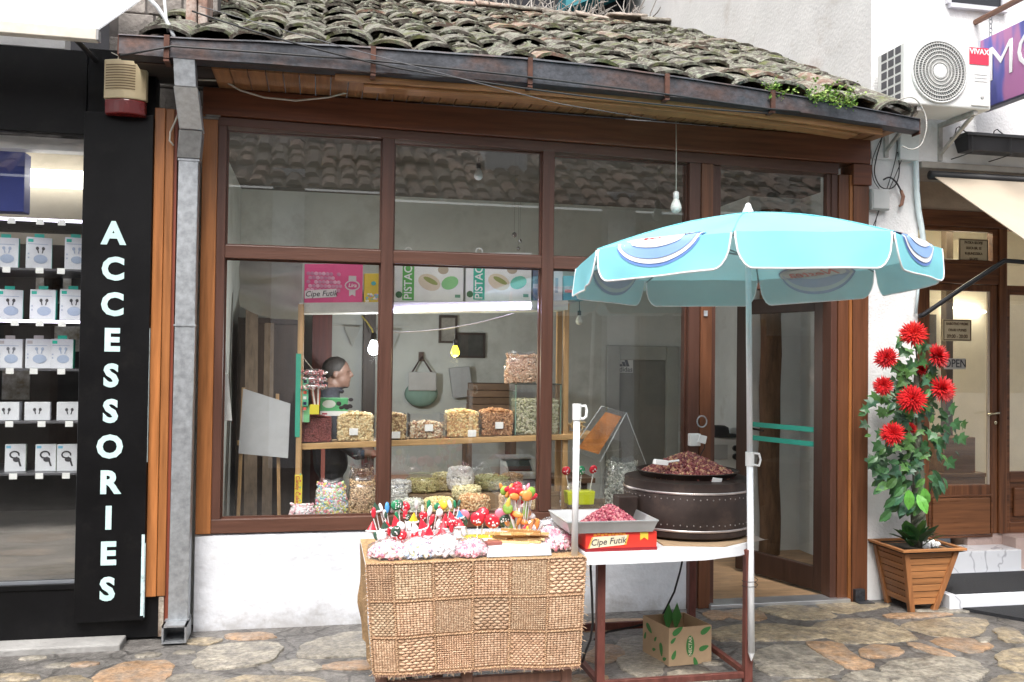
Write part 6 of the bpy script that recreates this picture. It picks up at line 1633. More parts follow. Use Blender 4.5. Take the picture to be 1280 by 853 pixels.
for (px,py,n) in clusters:
    for k in range(n):
        q = onY(px+max(-17,min(17,random.gauss(0,10))), py+max(-20,min(20,random.gauss(0,12))), TY_+random.uniform(-.13,.09))
        leaf(q, random.choice(['ivy','ivy','oval']), random.uniform(.05,.078), q-Vector((base.x,TY_,q.z+.05)))
for (px,py,n) in ((1125,605,12),(1142,618,16),(1165,600,12),(1128,628,7)):
    for k in range(n):
        q = onY(px+random.gauss(0,9), py+random.gauss(0,8), TY_+random.uniform(-.12,.04)); leaf(q, 'oval', random.uniform(.08,.12), q-Vector((base.x,TY_,q.z+.1)))
for (px,py) in ((1136,626),(1147,632),(1155,624)): leaf(onY(px,py-14,TY_-.14), 'bright', .125, (random.uniform(-.5,.5),-.4,-1))
for k in range(20):
    a_ = random.uniform(2.4,5.6); q = Vector((3.86,TY_-.05,PZ+.0))+Vector((.05*math.cos(a_),.04*math.sin(a_),random.uniform(0,.05)))
    o = bpy.data.objects.new('leaf', random.choice(lm_['blade' if k % 2 else 'oval'])); COL.objects.link(o); o.parent = ftree; o.location = q-root_loc(ftree)
    o.rotation_euler = (random.uniform(.3,1.1), 0, a_-math.pi/2+random.uniform(-.3,.3)); s_ = random.uniform(.13,.19); o.scale = (s_,s_,s_)
petm = pm('red_petal',(.62,.010,.016),.5,var=.3,scale=30,rand=.1); petd = pm('dark_red_petal',(.40,.006,.012),.5,var=.25,scale=30)
for p, r_ in fl_pos:
    m = MB()
    axis = Vector((p.x-base.x+random.uniform(-.12,.12), -.30, .14+random.uniform(-.12,.16))).normalized(); r_ = r_*random.uniform(.82,1.14)
    qm = axis.to_track_quat('Z','Y').to_matrix()
    for lay_ in range(6):
        nP = (26,26,24,20,15,9)[lay_]; el = (.05,.32,.58,.85,1.1,1.35)[lay_]; L_ = r_*(1.0,.98,.93,.85,.74,.6)[lay_]
        for k in range(nP):
            az = 2*math.pi*(k+.5*lay_)/nP+random.uniform(-.08,.08); e_ = el+random.uniform(-.1,.1)
            d = Vector((math.cos(az)*math.cos(e_),math.sin(az)*math.cos(e_),math.sin(e_)))
            s_ = Vector((-math.sin(az),math.cos(az),0)); u_ = d.cross(s_)
            w = r_*.085; L2 = L_*random.uniform(.9,1.06)
            P = [d*r_*.12-s_*w*.5, d*r_*.12+s_*w*.5, d*L2*.6+s_*w-u_*w*.35, d*L2-s_*0+u_*-w*.5, d*L2*.6-s_*w-u_*w*.35, d*L2*.6+u_*w*.4]
            m.add([p+qm@v for v in P], [(0,1,5),(1,2,5),(2,3,5),(3,4,5),(4,0,5)], random.random())
    ob('red_flower', m, grainm('petals_%d' % int(p.x*1000+p.z*100),random.choice(([(.60,.012,.016),(.70,.02,.022),(.48,.008,.012),(.64,.014,.02)],[(.52,.010,.014),(.62,.016,.02),(.36,.006,.010),(.58,.012,.018)],[(.64,.018,.016),(.74,.035,.025),(.50,.010,.012),(.66,.016,.018)])),.55), ftree, fixn=False)

# ================================================================== INSIDE THE NUT SHOP
# display ledge behind the glass and shelf frame
LZ = .60
ldg = thing('display_ledge', 'low display ledge inside the shop window', 'shelf', (1.1,.4,0))
ob('ledge_board', B(-.15,2.32,.125,.78,LZ-.03,LZ), woodm('ledge_wood',(.24,.17,.11),'x',.6), ldg)
for x in (-.1,1.1,2.25): ob('ledge_leg', B(x,x+.05,.3,.35,.02,LZ-.03), woodm('ledge_leg_%d' % int(x*10),(.2,.13,.08),'z',.6), ldg)
SY = .30
sf = thing('shelf_frame', 'pine shelf frame with white top board behind the window', 'shelf', (.75,.45,0))
pine = woodm('pine',(.46,.29,.13),'x',.5); pinez = woodm('pine_upright',(.42,.26,.12),'z',.5)
zP = lambda x: 1.055+.030*(x+.1)
zT = lambda x: 1.885+.034*(x+.12)
def slab(x0, x1, y0, y1, zf, t):
    return MB().add([(x0,y0,zf(x0)-t),(x1,y0,zf(x1)-t),(x1,y1,zf(x1)-t),(x0,y1,zf(x0)-t),(x0,y0,zf(x0)),(x1,y0,zf(x1)),(x1,y1,zf(x1)),(x0,y1,zf(x0))],[(0,3,2,1),(4,5,6,7),(0,1,5,4),(1,2,6,5),(2,3,7,6),(3,0,4,7)])
ob('shelf_board', slab(-.12,1.84,SY,SY+.24,zP,.038), pine, sf, bevel=.003)
ob('top_board', slab(-.13,1.62,SY,SY+.26,lambda x: zT(x)+.055,.065), pm('white_painted_board',(.66,.66,.62),.6,var=.1,scale=9,dirt=((.45,.42,.38),.3,12)), sf, bevel=.003)
ob('upright', B(-.135,-.10,SY-.03,SY,.56,1.93), pinez, sf, bevel=.002)
ob('upright', B(1.60,1.635,SY+.02,SY+.055,.56,1.98), pinez, sf, bevel=.002)
ob('upright', B(-.135,-.10,SY+.2,SY+.235,.56,1.93), pinez, sf); ob('upright', B(1.60,1.635,SY+.2,SY+.235,.56,1.98), pinez, sf)
ob('green_tape', B(-.142,-.112,SY-.034,SY-.030,1.10,1.62), flat('green_tape',(.03,.33,.22),.5), sf)
ob('lower_upright', B(.02,.045,SY,SY+.03,.58,1.02), woodm('red_upright',(.20,.06,.045),'z',.5), sf)
# acrylic boxes of nuts on the shelf
def bin_(px0, px1, pyt, pyb, cols, size, label, fill=.9, n=420, tagx=None):
    a, b = onY(px0,pyb,SY+.01), onY(px1,pyb,SY+.01); zt_ = onY((px0+px1)/2,pyt,SY+.01).z
    zb = zP((a.x+b.x)/2)+.004; x0, x1, y0, y1 = a.x, b.x-.004, SY+.01, SY+.20
    t = thing('nut_bin', label, 'nut bin', ((x0+x1)/2,(y0+y1)/2,zb))
    w = .003; h = max(.10, zt_-zb)
    for q in ((x0,x1,y0,y0+w),(x0,x1,y1-w,y1),(x0,x0+w,y0+w,y1-w),(x1-w,x1,y0+w,y1-w)): ob('acrylic_side', B(q[0],q[1],q[2],q[3],zb,zb+h), M['clear'], t)
    ob('acrylic_base', B(x0,x1,y0,y1,zb-.004,zb-.0005), M['clear'], t)
    hf = h*fill; pts = []
    for k in range(n): pts.append((random.uniform(x0+.008,x1-.008), y0+.012+random.uniform(0,.006), random.uniform(zb+.006,zb+hf-.004)))
    for k in range(n//2):
        xx, yy = random.uniform(x0+.01,x1-.01), random.uniform(y0+.012,y1-.015); pts.append((xx,yy,zb+hf+.015*math.sin(math.pi*(xx-x0)/(x1-x0))*random.uniform(.4,1.3)))
    for k in range(n//3): pts.append((random.choice((x0+.010,x1-.010)), random.uniform(y0+.012,y1-.012), random.uniform(zb+.006,zb+hf-.004)))
    ob('nuts', MB().grains(pts, size), grainm('bin_'+str(px0),cols,.5), t, kind='stuff')
    ob('nut_core', B(x0+.012,x1-.012,y0+.015,y1-.012,zb+.001,zb+hf), flat('bin_core_'+str(px0),tuple(c*.6 for c in cols[0]),.8), t)
    if tagx is not None:
        p = onY(tagx[0],tagx[1],SY+.006); ob('price_card', B(p.x-.027,p.x+.027,SY+.003,SY+.006,p.z-.022,p.z+.022), M['white_plastic'], t, bevel=.002)
    return t
bin_(374,416,523,553,[(0.24,0.05,0.04),(0.32,0.07,0.06),(0.20,0.04,0.04)],(.006,.0045,.0045),'bin of small dark red beans at the shelf end',1.0,900)
bin_(421,468,520,552,[(0.73,0.55,0.29),(0.82,0.65,0.37),(0.63,0.45,0.22),(0.82,0.71,0.44)],(.011,.010,.010),'bin of pale whole hazelnuts behind the first pane',.98,420,(442,540))
bin_(470,509,518,550,[(0.68,0.51,0.27),(0.78,0.61,0.34),(0.51,0.34,0.17),(0.37,0.22,0.11)],(.010,.009,.009),'bin of hazelnuts half hidden behind the window mullion',.9,420,(495,544))
bin_(512,555,518,550,[(0.67,0.55,0.37),(0.30,0.16,0.10),(0.55,0.34,0.20),(0.76,0.67,0.51)],(.010,.008,.008),'half empty bin of mixed dark nuts with price card',.55,320,(536,535))
bin_(558,600,517,548,[(0.81,0.59,0.27),(0.82,0.68,0.37),(0.71,0.46,0.20),(0.61,0.34,0.15)],(.011,.0085,.0075),'bin heaped with golden cashews behind the middle pane',1.0,420,(590,542))
bin_(602,643,516,547,[(0.41,0.20,0.09),(0.51,0.27,0.12),(0.34,0.15,0.06),(0.59,0.34,0.17)],(.012,.008,.006),'bin heaped with brown almonds next to the glass tank',1.0,460,(624,532))
# pistachio tank with a bag lying on it
a, b = onY(643,543,SY), onY(690,543,SY); ztk = onY(660,480,SY).z; zb = zP(1.3)+.004
tk = thing('glass_tank', 'tall glass tank half full of pistachios', 'tank', ((a.x+b.x)/2,SY+.1,zb))
x0, x1, y0, y1 = a.x+.005, b.x+.06, SY+.005, SY+.21
for q in ((x0,x1,y0,y0+.004),(x0,x1,y1-.004,y1),(x0,x0+.004,y0+.004,y1-.004),(x1-.004,x1,y0+.004,y1-.004)): ob('glass_side', B(q[0],q[1],q[2],q[3],zb,ztk-.006), M['clear'], tk)
ob('tank_lid', B(x0-.004,x1+.004,y0-.004,y1+.004,ztk-.006,ztk), flat('dark_lid',(.06,.07,.06),.4), tk)
hp_ = (ztk-zb)*.66
pts = [(random.uniform(x0+.012,x1-.012), y0+.013+random.uniform(0,.006), random.uniform(zb+.01,zb+hp_)) for k in range(640)]+[(random.uniform(x0+.012,x1-.012), random.uniform(y0+.012,y1-.012), zb+hp_+random.uniform(-.004,.01)) for k in range(300)]
ob('pistachios', MB().grains(pts,(.011,.0075,.007)), grainm('pistachio',[(.50,.50,.33),(.58,.56,.40),(.42,.42,.24),(.62,.58,.44)],.55), tk, kind='stuff')
ob('nut_core', B(x0+.015,x1-.012,y0+.016,y1-.014,zb+.002,zb+hp_), flat('pistachio_core',(.26,.26,.17),.8), tk)
ob('rim_trim', MB().box(x0-.002,x0+.006,y0-.002,y0,zb,ztk).box(x1-.006,x1+.002,y0-.002,y0,zb,ztk), flat('tank_edge',(.20,.30,.24),.3), tk)
def nutbag(px, py, w, h, d, Yc, zbase, cols, size, label, n=700, ears=True, cat='bag'):
    c = onY(px,py,Yc); zb_ = zbase
    t = thing('nut_bag', label, cat, (c.x,Yc,zb_))
    pts = []
    for k in range(n):
        u, v = random.uniform(-1,1), random.uniform(0,1)
        prof = (math.sin(math.pi*min(1,max(0,.12+.88*v)))**.35) if v < .9 else .75
        yy = -d*math.sqrt(max(0,1-u*u*.9))*prof
        pts.append((c.x+u*w*(.93+.07*math.sin(6*v)), Yc+yy*.95, zb_+.008+v*h*(.93+.08*abs(u))))
    ob('contents', MB().grains(pts,size), grainm('bagc_%d_%d' % (px,py),cols,.5), t, kind='stuff')
    def shell(u, v):
        th = 2*math.pi*u; prof = max(.02, math.sin(math.pi*(.10+.80*v))**.4)
        e = 1+.06*mnoise.noise(Vector((math.cos(th)*2+px,math.sin(th)*2,v*5)))
        cx_ = abs(math.cos(th))**.7*math.copysign(1,math.cos(th)); 
        return (c.x+(w*1.04)*cx_*prof*e, Yc+(d*1.08)*math.sin(th)*prof*e*(1 if v < .9 else .4), zb_+.002+v*h*1.06+(.02*abs(cx_) if ears and v > .9 else 0))
    ob('plastic', MB().grid(shell, 28, 12), M['bag'], t, smooth=True)
    m = MB().grid(lambda u, v: (c.x+w*.9*math.cos(2*math.pi*u)*max(.05,math.sin(math.pi*(.08+.84*v))**.4), Yc+d*.86*math.sin(2*math.pi*u)*max(.05,math.sin(math.pi*(.08+.84*v))**.4), zb_+.004+v*h*.96), 18, 8)
    ob('core', m, flat('bagcore_%d_%d' % (px,py),tuple(q*.7 for q in cols[0]),.8), t, smooth=True)
    return t
nutbag(653,460,.125,.19,.06,SY+.09,ztk,[(0.61,0.40,0.27),(0.71,0.51,0.37),(0.76,0.59,0.44),(0.54,0.33,0.22)],(.012,.008,.006),'pillow shaped bag of peanuts lying on the glass tank')
# cartons on the top board
def carton(px0, px1, pyt, pyb, col, label, deco, Yc=SY+.02, d=.16, name='carton'):
    a, b = onY(px0,pyb,Yc), onY(px1,pyb,Yc); zb_ = zT((a.x+b.x)/2)+.056; zt_ = onY((px0+px1)/2,pyt,Yc).z
    t = thing(name, label, 'carton', ((a.x+b.x)/2,Yc+d/2,zb_))
    sl = .034
    ob('body', slab(a.x,b.x,Yc,Yc+d,lambda x: zt_+sl*(x-(a.x+b.x)/2),zt_-zb_), flat('carton_%d' % px0,col,.4), t, bevel=.003)
    deco(t, a.x, b.x, zb_, zt_, Yc-.0015)
    return t
def deco_pink(t, x0, x1, z0, z1, y):
    m = MB()
    for r in range(5):
        for k in range(9):
            if random.random() < .06: continue
            m.sphere((x0+.025+k*.0235+(r % 2)*.011,y,z0+.075+r*.026+.002*random.random()),(.0125,.0015,.0125),8,6,r=random.random())
    ob('dragee_print', m, grainm('dragee_print',[(.62,.28,.42),(.72,.40,.54),(.55,.22,.36)],.5), t)
    ob('name_strip', MB().prism([(x0+.004,z0+.02),(x0+.20,z0+.035),(x0+.20,z0+.088),(x0+.004,z0+.070)],'y',y-.003,y-.0015), flat('strip_white',(.70,.66,.68),.5), t)
    text('Cipe Futik','lettering',printk,t,.048,.0004,.0004,(x0+.105,y-.0035,z0+.053),rot=(math.pi/2,-.06,0),shear=.25)
    cx_, cz_ = x1-.065, (z0+z1)/2-.012
    ob('seal_print', MB().prism([(cx_+.048*math.cos(k*math.pi/10),cz_+.034*math.sin(k*math.pi/10)) for k in range(20)],'y',y-.002,y-.001).prism([(cx_-.024,cz_+.03),(cx_+.024,cz_+.03),(cx_+.024,cz_+.062),(cx_-.024,cz_+.062)],'y',y-.0019,y-.001).prism([(cx_-.02,cz_-.03),(cx_+.02,cz_-.03),(cx_+.02,cz_-.07),(cx_,cz_-.058),(cx_-.02,cz_-.07)],'y',y-.0019,y-.001), flat('seal_silver',(.62,.58,.60),.4), t)
    ob('seal_centre', MB().prism([(cx_+.040*math.cos(k*math.pi/10),cz_+.026*math.sin(k*math.pi/10)) for k in range(20)],'y',y-.003,y-.002), flat('seal_pink',(.62,.08,.25),.4), t)
    text('Lira','lettering',M['white_plastic'],t,.034,.0004,.0006,(cx_,y-.0035,cz_),shear=.2)
carton(380,453,330,377,(.72,.10,.27),'pink carton printed with pink sugared almonds on the top board',deco_pink)
def deco_yellow(t, x0, x1, z0, z1, y):
    m = MB()
    for k in range(26): m.sphere((random.uniform(x0+.006,x1-.006),y,z0+random.uniform(.006,.05)),(.008,.001,.007),6,4,r=random.random())
    ob('sweet_print', m, grainm('sweet_print',[(.2,.45,.65),(.7,.3,.4),(.75,.7,.65),(.3,.5,.3)],.5), t)
    m = MB().sphere(((x0+x1)/2-.01,y,z0+.12),(.016,.001,.014),10,6); ob('emblem_print', m, flat('teal_emblem',(.10,.40,.42),.5), t)
carton(455,482,342,377,(.72,.52,.08),'yellow sweets carton between the pink and pistachio cartons',deco_yellow,d=.08)
def deco_pist(tint):
    def f(t, x0, x1, z0, z1, y):
        w = x1-x0
        gr = flat('pist_green_%d' % int(x0*100),tint,.45)
        ob('green_band', B(x0+.05,x0+.125,y-.001,y+.0015,z0+.005,z1-.006), gr, t)
        text('PISTACHIO','lettering',M['white_plastic'],t,.072,.0004,.001,(x0+.088,y-.0018,(z0+z1)/2+.02),rot=(math.pi/2,-math.pi/2,0),sx=.95)
        cx_, cz_ = x0+w*.50, z0+.125
        ob('shell_print', MB().sphere((cx_,y,cz_),(.075,.0015,.052),18,8,M=Euler((0,.35,0)).to_matrix()), flat('shell_print_%d' % int(x0*100),(.62,.54,.40),.5), t)
        ob('kernel_print', MB().sphere((cx_+.008,y-.001,cz_+.010),(.052,.0015,.017),16,6,M=Euler((0,.45,0)).to_matrix()), flat('kernel_%d' % int(x0*100),(.26,.30,.09),.5), t)
        ob('nut_print', MB().sphere((x0+w*.80,y,cz_+.0),(.058,.0015,.042),16,8,M=Euler((0,-.4,0)).to_matrix()), flat('pnut_%d' % int(x0*100),tuple(min(1,c*1.0+.12) for c in tint),.5), t)
        ob('nut_print', MB().sphere((x0+w*.70,y+.0005,cz_+.085),(.036,.001,.03),12,6), flat('pnut2_%d' % int(x0*100),(.42,.36,.26),.5), t)
        ob('corner_print', MB().sphere((x0+.028,y,z0+.04),(.022,.001,.022),10,6), flat('pcorn_%d' % int(x0*100),(.06,.16,.07),.5), t)
        ob('weight_print', B(x1-.055,x1-.02,y-.001,y+.001,z0+.03,z0+.05), flat('pw_%d' % int(x0*100),(.12,.30,.2),.5), t)
    return f
carton(493,579,315,377,(.74,.76,.72),'white pistachio carton with grass green band beside the mullion',deco_pist((.12,.42,.10)))
carton(582,664,316,376,(.74,.76,.74),'white pistachio carton with teal green band and blue green nut',deco_pist((.05,.42,.28)))
carton(666,690,326,374,(.12,.16,.24),'dark blue carton squeezed beside the teal pistachio carton',lambda t,x0,x1,z0,z1,y: ob('stripe_print', B(x0,x1,y-.001,y+.001,z0+.08,z0+.11), flat('pink_stripe',(.4,.35,.45),.5), t))
carton(692,703,332,372,(.68,.70,.74),'narrow white carton at the right end of top board',lambda t,x0,x1,z0,z1,y: ob('print', B(x0+.01,x0+.03,y-.001,y+.001,z0+.05,z0+.15), flat('bluish_print',(.3,.4,.55),.5), t))
carton(704,733,345,372,(.10,.38,.48),'turquoise carton lying past the white one on top board',lambda t,x0,x1,z0,z1,y: ob('print', B(x0+.01,x1-.02,y-.001,y+.001,z0+.05,z0+.07), flat('red_print_c',(.5,.12,.15),.5), t))
# LED tube under the top board
a, b = onY(492,389,SY-.008), onY(664,382,SY-.008)
led = thing('led_tube', 'thin lit violet white tube under the top board', 'lamp', ((a.x+b.x)/2,SY-.008,a.z))
ob('tube', MB().tube([a,b], .009, 8), emis('led_violet',(.68,.62,1.0),14.0), led)
ob('holder', MB().box(a.x-.03,a.x,SY-.02,SY+.01,a.z-.015,a.z+.02).box(b.x,b.x+.03,SY-.02,SY+.01,b.z-.015,b.z+.02), M['white_plastic'], led)
tag(ob('cord', MB().tube(catenary(onY(490,416,SY-.01),onY(642,392,SY-.01),.03), .004, 6), M['wire_white'], smooth=True), 'white cord drooping below the violet lamp tube', 'cord')
# bulbs
def bulb(px, py, Yb, pyc, mat, label, lit=None, rad=.032, cordcol='wire_white', bend=0):
    c = onY(px,py,Yb); top = onY(px-bend,pyc,Yb)
    t = thing('light_bulb', label, 'lamp', c+Vector((0,0,-rad)))
    ob('bulb_glass', MB().lathe([(.002,-rad),(rad*.6,-rad*.82),(rad*.95,-rad*.35),(rad,.0),(rad*.92,rad*.45),(rad*.68,rad*1.05),(rad*.45,rad*1.6)], c, 18), mat, t, smooth=True)
    ob('socket', MB().lathe([(rad*.46,rad*1.6),(rad*.52,rad*1.7),(rad*.50,rad*2.7),(rad*.35,rad*2.9),(.004,rad*3.0)], c, 14), M['white_plastic'] if cordcol == 'wire_white' else M['black_plastic'], t, smooth=True)
    ob('cord', MB().tube([c+Vector((0,0,rad*2.9)),(c+top)/2+Vector((.002,0,0)),top], .003, 6), M[cordcol], t, smooth=True)
    if lit:
        l = bpy.data.lights.new('bulb_light','POINT'); l.energy = lit[0]; l.color = lit[1]; l.shadow_soft_size = .03
        o = bpy.data.objects.new('bulb_light', l); COL.objects.link(o); o.location = c+Vector((0,-.0,-rad-.035))-Vector(t.location); o.parent = t
    return t
frosted = flat('frosted_bulb',(.72,.76,.72),.25)
bulb(467,437,.95,395,emis('bulb_white',(.92,.96,1.0),14),'glowing white bulb on a yellow wire inside the shop',(15,(.93,.97,1.0)),.040,'wire',12)
bulb(569,441,.55,410,emis('bulb_yellow',(1.0,.82,.06),1.6),'yellow coloured bulb lit above the nut bins',(4,(1.0,.86,.45)),.030,'wire')
bulb(598,220,.35,198,frosted,'unlit white bulb hanging behind the upper middle pane',None,.030,'wire')
bulb(845,260,-.12,152,frosted,'unlit white bulb hanging outside from the soffit on a cord',None,.036)
bulb(724,402,.6,372,frosted,'small unlit bulb in shop behind the right pane',None,.026,'wire')
tag(ob('wire', MB().tube([onY(452,395,.95),onY(458,402,.95),onY(465,412,.95),onY(467,420,.95)], .006, 6), flat('yellow_wire',(.55,.50,.15),.5), smooth=True), 'yellow green wire feeding the glowing white bulb', 'wire')

# bags, jars and bowls on the ledge
nutbag(414,632,.098,.21,.09,.30,LZ,[(0.82,0.82,0.82),(0.82,0.30,0.37),(0.30,0.55,0.76),(0.82,0.76,0.24),(0.43,0.67,0.37),(0.82,0.82,0.82)],(.011,.009,.009),'clear bag of rainbow coloured sweets on the ledge',620)
nutbag(453,632,.088,.22,.09,.32,LZ,[(0.61,0.44,0.27),(0.71,0.54,0.34),(0.51,0.35,0.21)],(.010,.006,.006),'clear bag of brown shelled peanuts behind the first mullion',620)
nutbag(378,636,.075,.09,.07,.22,LZ,[W1,P1,W1],(.010,.008,.008),'low bag of pink white sweets under the yellow packet',300,False)
def jar(px, py, r, h, Yc, zb_, cols, size, label, fill=.75, n=420, prof=None, lidm=None, name='nut_jar'):
    c = onY(px,py,Yc); c.z = zb_
    t = thing(name, label, 'jar', c)
    pr_ = prof or [(.75,0),(.98,.08),(1,.3),(1,.7),(.92,.9),(.86,1.0)]
    R_at = lambda f: r*np.interp(f,[p[1] for p in pr_],[p[0] for p in pr_])
    ob('glass', MB().lathe([(r*a_,h*b_) for a_,b_ in pr_], c, 28, cap=False), M['clear'], t, smooth=True)
    pts = []
    for k in range(n):
        f = random.random()*fill; a_ = random.uniform(math.pi,2*math.pi); q = R_at(f)*.93; pts.append((c.x+q*math.cos(a_),c.y+q*math.sin(a_),zb_+h*f+.008))
    for k in range(n//2):
        a_ = random.uniform(0,2*math.pi); q = R_at(fill)*.92*math.sqrt(random.random()); pts.append((c.x+q*math.cos(a_),c.y+q*math.sin(a_),zb_+h*fill+.012*(1-q/r)+random.uniform(0,.008)))
    ob('contents', MB().grains(pts,size), grainm('jar_%d_%d' % (px,py),cols,.5), t, kind='stuff')
    ob('core', MB().lathe([(R_at(f)*.86,h*f+.004) for f in np.linspace(0,fill,6)], c, 20), flat('jarcore_%d_%d' % (px,py),tuple(q*.75 for q in cols[0]),.8), t, smooth=True)
    if lidm: ob('lid', MB().lathe([(r*.9,h),(r*.94,h+.004),(r*.94,h+.02),(r*.5,h+.026),(.002,h+.026)], c, 24), lidm, t, angle=R_(40))
    return t
ball = [(.55,0),(.8,.1),(.97,.3),(1,.5),(.96,.7),(.84,.88),(.66,1.0)]
z2 = LZ+.10
ob_r = thing('rear_riser', 'raised wooden step carrying the rear jars', 'shelf', (.9,.6,LZ)); ob('riser_board', B(.35,1.65,.46,.76,LZ+.001,z2), woodm('riser_wood',(.25,.17,.1),'x',.6), ob_r)
jar(575,605,.092,.165,.55,z2+.0,[(0.82,0.82,0.82),(0.82,0.82,0.82),(0.82,0.82,0.82)],(.012,.010,.010),'round jar full of pure white sugared sweets',.9,420,ball)
jar(615,612,.125,.17,.60,z2,[(0.51,0.51,0.24),(0.61,0.61,0.34),(0.44,0.41,0.18)],(.012,.006,.006),'large round glass bowl of green pumpkin seeds',.5,520,ball)
jar(528,616,.115,.105,.58,z2,[(0.55,0.51,0.24),(0.66,0.61,0.32),(0.46,0.41,0.18)],(.010,.006,.006),'wide plastic tub of olive green seeds with pale lid',.7,420,None,M['clear'])
jar(500,612,.075,.11,.50,z2,[(0.61,0.63,0.63),(0.73,0.73,0.71)],(.009,.007,.006),'small tub of greyish seeds beside the first mullion',.7,260)
jar(510,646,.105,.12,.25,LZ,[(0.76,0.76,0.67),(0.82,0.82,0.78),(0.63,0.66,0.54)],(.010,.007,.006),'jar of pale sunflower kernels under crumpled film',.72,360)
jar(548,645,.098,.105,.24,LZ,[(0.82,0.68,0.34),(0.82,0.78,0.46),(0.73,0.56,0.24)],(.010,.007,.007),'open jar heaped with yellow roasted corn',.9,420)
jar(592,645,.105,.125,.25,LZ,[(0.59,0.33,0.15),(0.71,0.46,0.24),(0.49,0.24,0.10),(0.81,0.61,0.37)],(.012,.008,.006),'open jar of brown almonds before the white sweets',.85,460)
jar(583,628,.10,.09,.47,LZ+.06,[(0.73,0.66,0.39),(0.82,0.76,0.49),(0.63,0.55,0.30)],(.010,.007,.006),'jar of cream coloured melon seeds behind the almonds',.9,320)
jar(637,640,.075,.14,.27,LZ,[(0.73,0.54,0.34),(0.82,0.66,0.46),(0.63,0.41,0.24)],(.010,.008,.007),'jar of tan chickpeas beside the fruit lollipops',.8,320)
jar(668,640,.06,.15,.30,LZ,[(.66,.50,.30),(.74,.60,.40),(.58,.40,.22)],(.010,.008,.007),'slim jar of light brown kernels behind the second mullion',.85,260)
jar(553,618,.075,.13,.62,z2,[(.62,.56,.30),(.70,.64,.40)],(.010,.007,.006),'rear jar of pale yellow seeds between tub and white sweets',.8,260)
jar(640,612,.075,.12,.62,z2,[(.52,.36,.22),(.60,.44,.28)],(.010,.007,.006),'rear jar of brown kernels by the counter scale',.8,240)
nutbag(497,625,.07,.16,.06,.40,LZ,[(.70,.70,.66),(.78,.78,.74),(.60,.60,.56)],(.010,.007,.006),'upright clear bag of white seeds by first mullion',320)
nutbag(452,600,.08,.16,.06,.60,LZ+.10,[(.50,.40,.30),(.58,.48,.36)],(.010,.006,.006),'rear clear bag of peanuts behind the brown bag',300)
nutbag(712,640,.07,.17,.06,.42,LZ,[(.72,.66,.62),(.60,.45,.45),(.55,.62,.70),(.74,.70,.50)],(.010,.008,.008),'pastel sweets bag behind the lime lollipop stand',300)
tag(ob('pink_cellophane', MB().grid(lambda u, v: (.45+.60*u, .22+.08*v+.01*math.sin(u*20), LZ+.02+.02*abs(mnoise.noise(Vector((u*9,v*4,0))))), 24, 6), pm('pink_film',(.62,.30,.40),.3,var=.3,scale=12), smooth=True, fixn=False), 'crumpled pink cellophane on the ledge before the jars', 'cellophane')
# kitchen scale behind
c = onY(648,585,.95); sc_ = thing('shop_scale', 'grey counter scale with slanted keypad', 'scale', (c.x,.95,c.z-.08))
ob('scale_body', MB().prism([(.85,c.z-.07),(1.10,c.z-.07),(1.10,c.z+.05),(1.02,c.z+.06),(.86,c.z-.03)],'x',c.x-.11,c.x+.11), flat('scale_grey',(.40,.42,.42),.4), sc_, bevel=.006)
ob('keypad', MB().obox((c.x,.935,c.z+.02),(.085,0,0),(0,.055,.030),(0,-.002,.004)), flat('keypad_black',(.03,.04,.04),.4), sc_)
ob('pan', B(c.x-.13,c.x+.13,.98,1.2,c.z+.062,c.z+.072), M['galv_bright'], sc_)
ctr = thing('counter', 'dark wooden counter behind the window display', 'counter', (1.2,1.1,0))
ob('counter_top', B(.25,2.0,.88,1.25,c.z-.11,c.z-.075), woodm('counter_wood',(.16,.09,.055),'x',.5), ctr); ob('counter_front', B(.30,1.95,.92,1.2,.02,c.z-.11), woodm('counter_front_wood',(.13,.075,.05),'z',.6), ctr)
# sweets hanging at the shelf end, coffee sticks, small cartons
p = onY(391,472,SY-.02)
hs = thing('hanging_sweets', 'bunch of striped red and white sweets hung at shelf end', 'sweets', (p.x,SY-.02,p.z-.06))
m = MB()
for k in range(150):
    r_ = random.choice((0,1,2)); m.grains([(p.x+random.uniform(-.07,.08),SY-.02+random.uniform(-.03,.03),p.z+.03-r_*.045+random.uniform(-.014,.014))],(.012,.006,.006))
ob('sweets', m, grainm('hung_sweets',[(.72,.68,.68),(.55,.20,.20),(.72,.60,.60),(.45,.14,.14)],.4), hs, kind='stuff')
for k in range(3): ob('sweet_pack', MB().sphere((p.x+.005,SY-.02,p.z+.03-k*.045),(.085,.038,.026),16,8), M['bag'], hs, smooth=True)
ob('string', MB().tube([Vector((p.x,SY-.01,p.z+.05)),Vector((p.x-.09,SY-.018,p.z+.16))], .002, 4), M['wire_white'], hs)
def small_box(px0, px1, pyt, pyb, col, label, Yc, dec=None, name='small_carton', d=.03):
    a, b = onY(px0,pyb,Yc), onY(px1,pyt,Yc)
    t = thing(name, label, 'carton', ((a.x+b.x)/2,Yc,a.z))
    ob('body', B(a.x,b.x,Yc,Yc+d,a.z,b.z), flat('sbox_%d_%d' % (px0,pyt),col,.4), t, bevel=.002)
    if dec: dec(t,a.x,b.x,a.z,b.z,Yc-.001)
    return t
def dec_sw(t,x0,x1,z0,z1,y):
    for k,cl_ in enumerate(((.02,.02,.05),(.7,.65,.3),(.6,.1,.06),(.7,.7,.65),(.02,.03,.08),(.6,.12,.1))):
        ob('swatch', B(x1-.032,x1-.012,y-.001,y+.001,z1-.03-k*.034,z1-.012-k*.034), flat('sw_%d' % k,cl_,.4), t)
zs = zP(-.05)+.004
small_box(374,386,473,508,(.12,.42,.26),'upright green swatch card on the shelf end',SY-.028,dec_sw,d=.012)
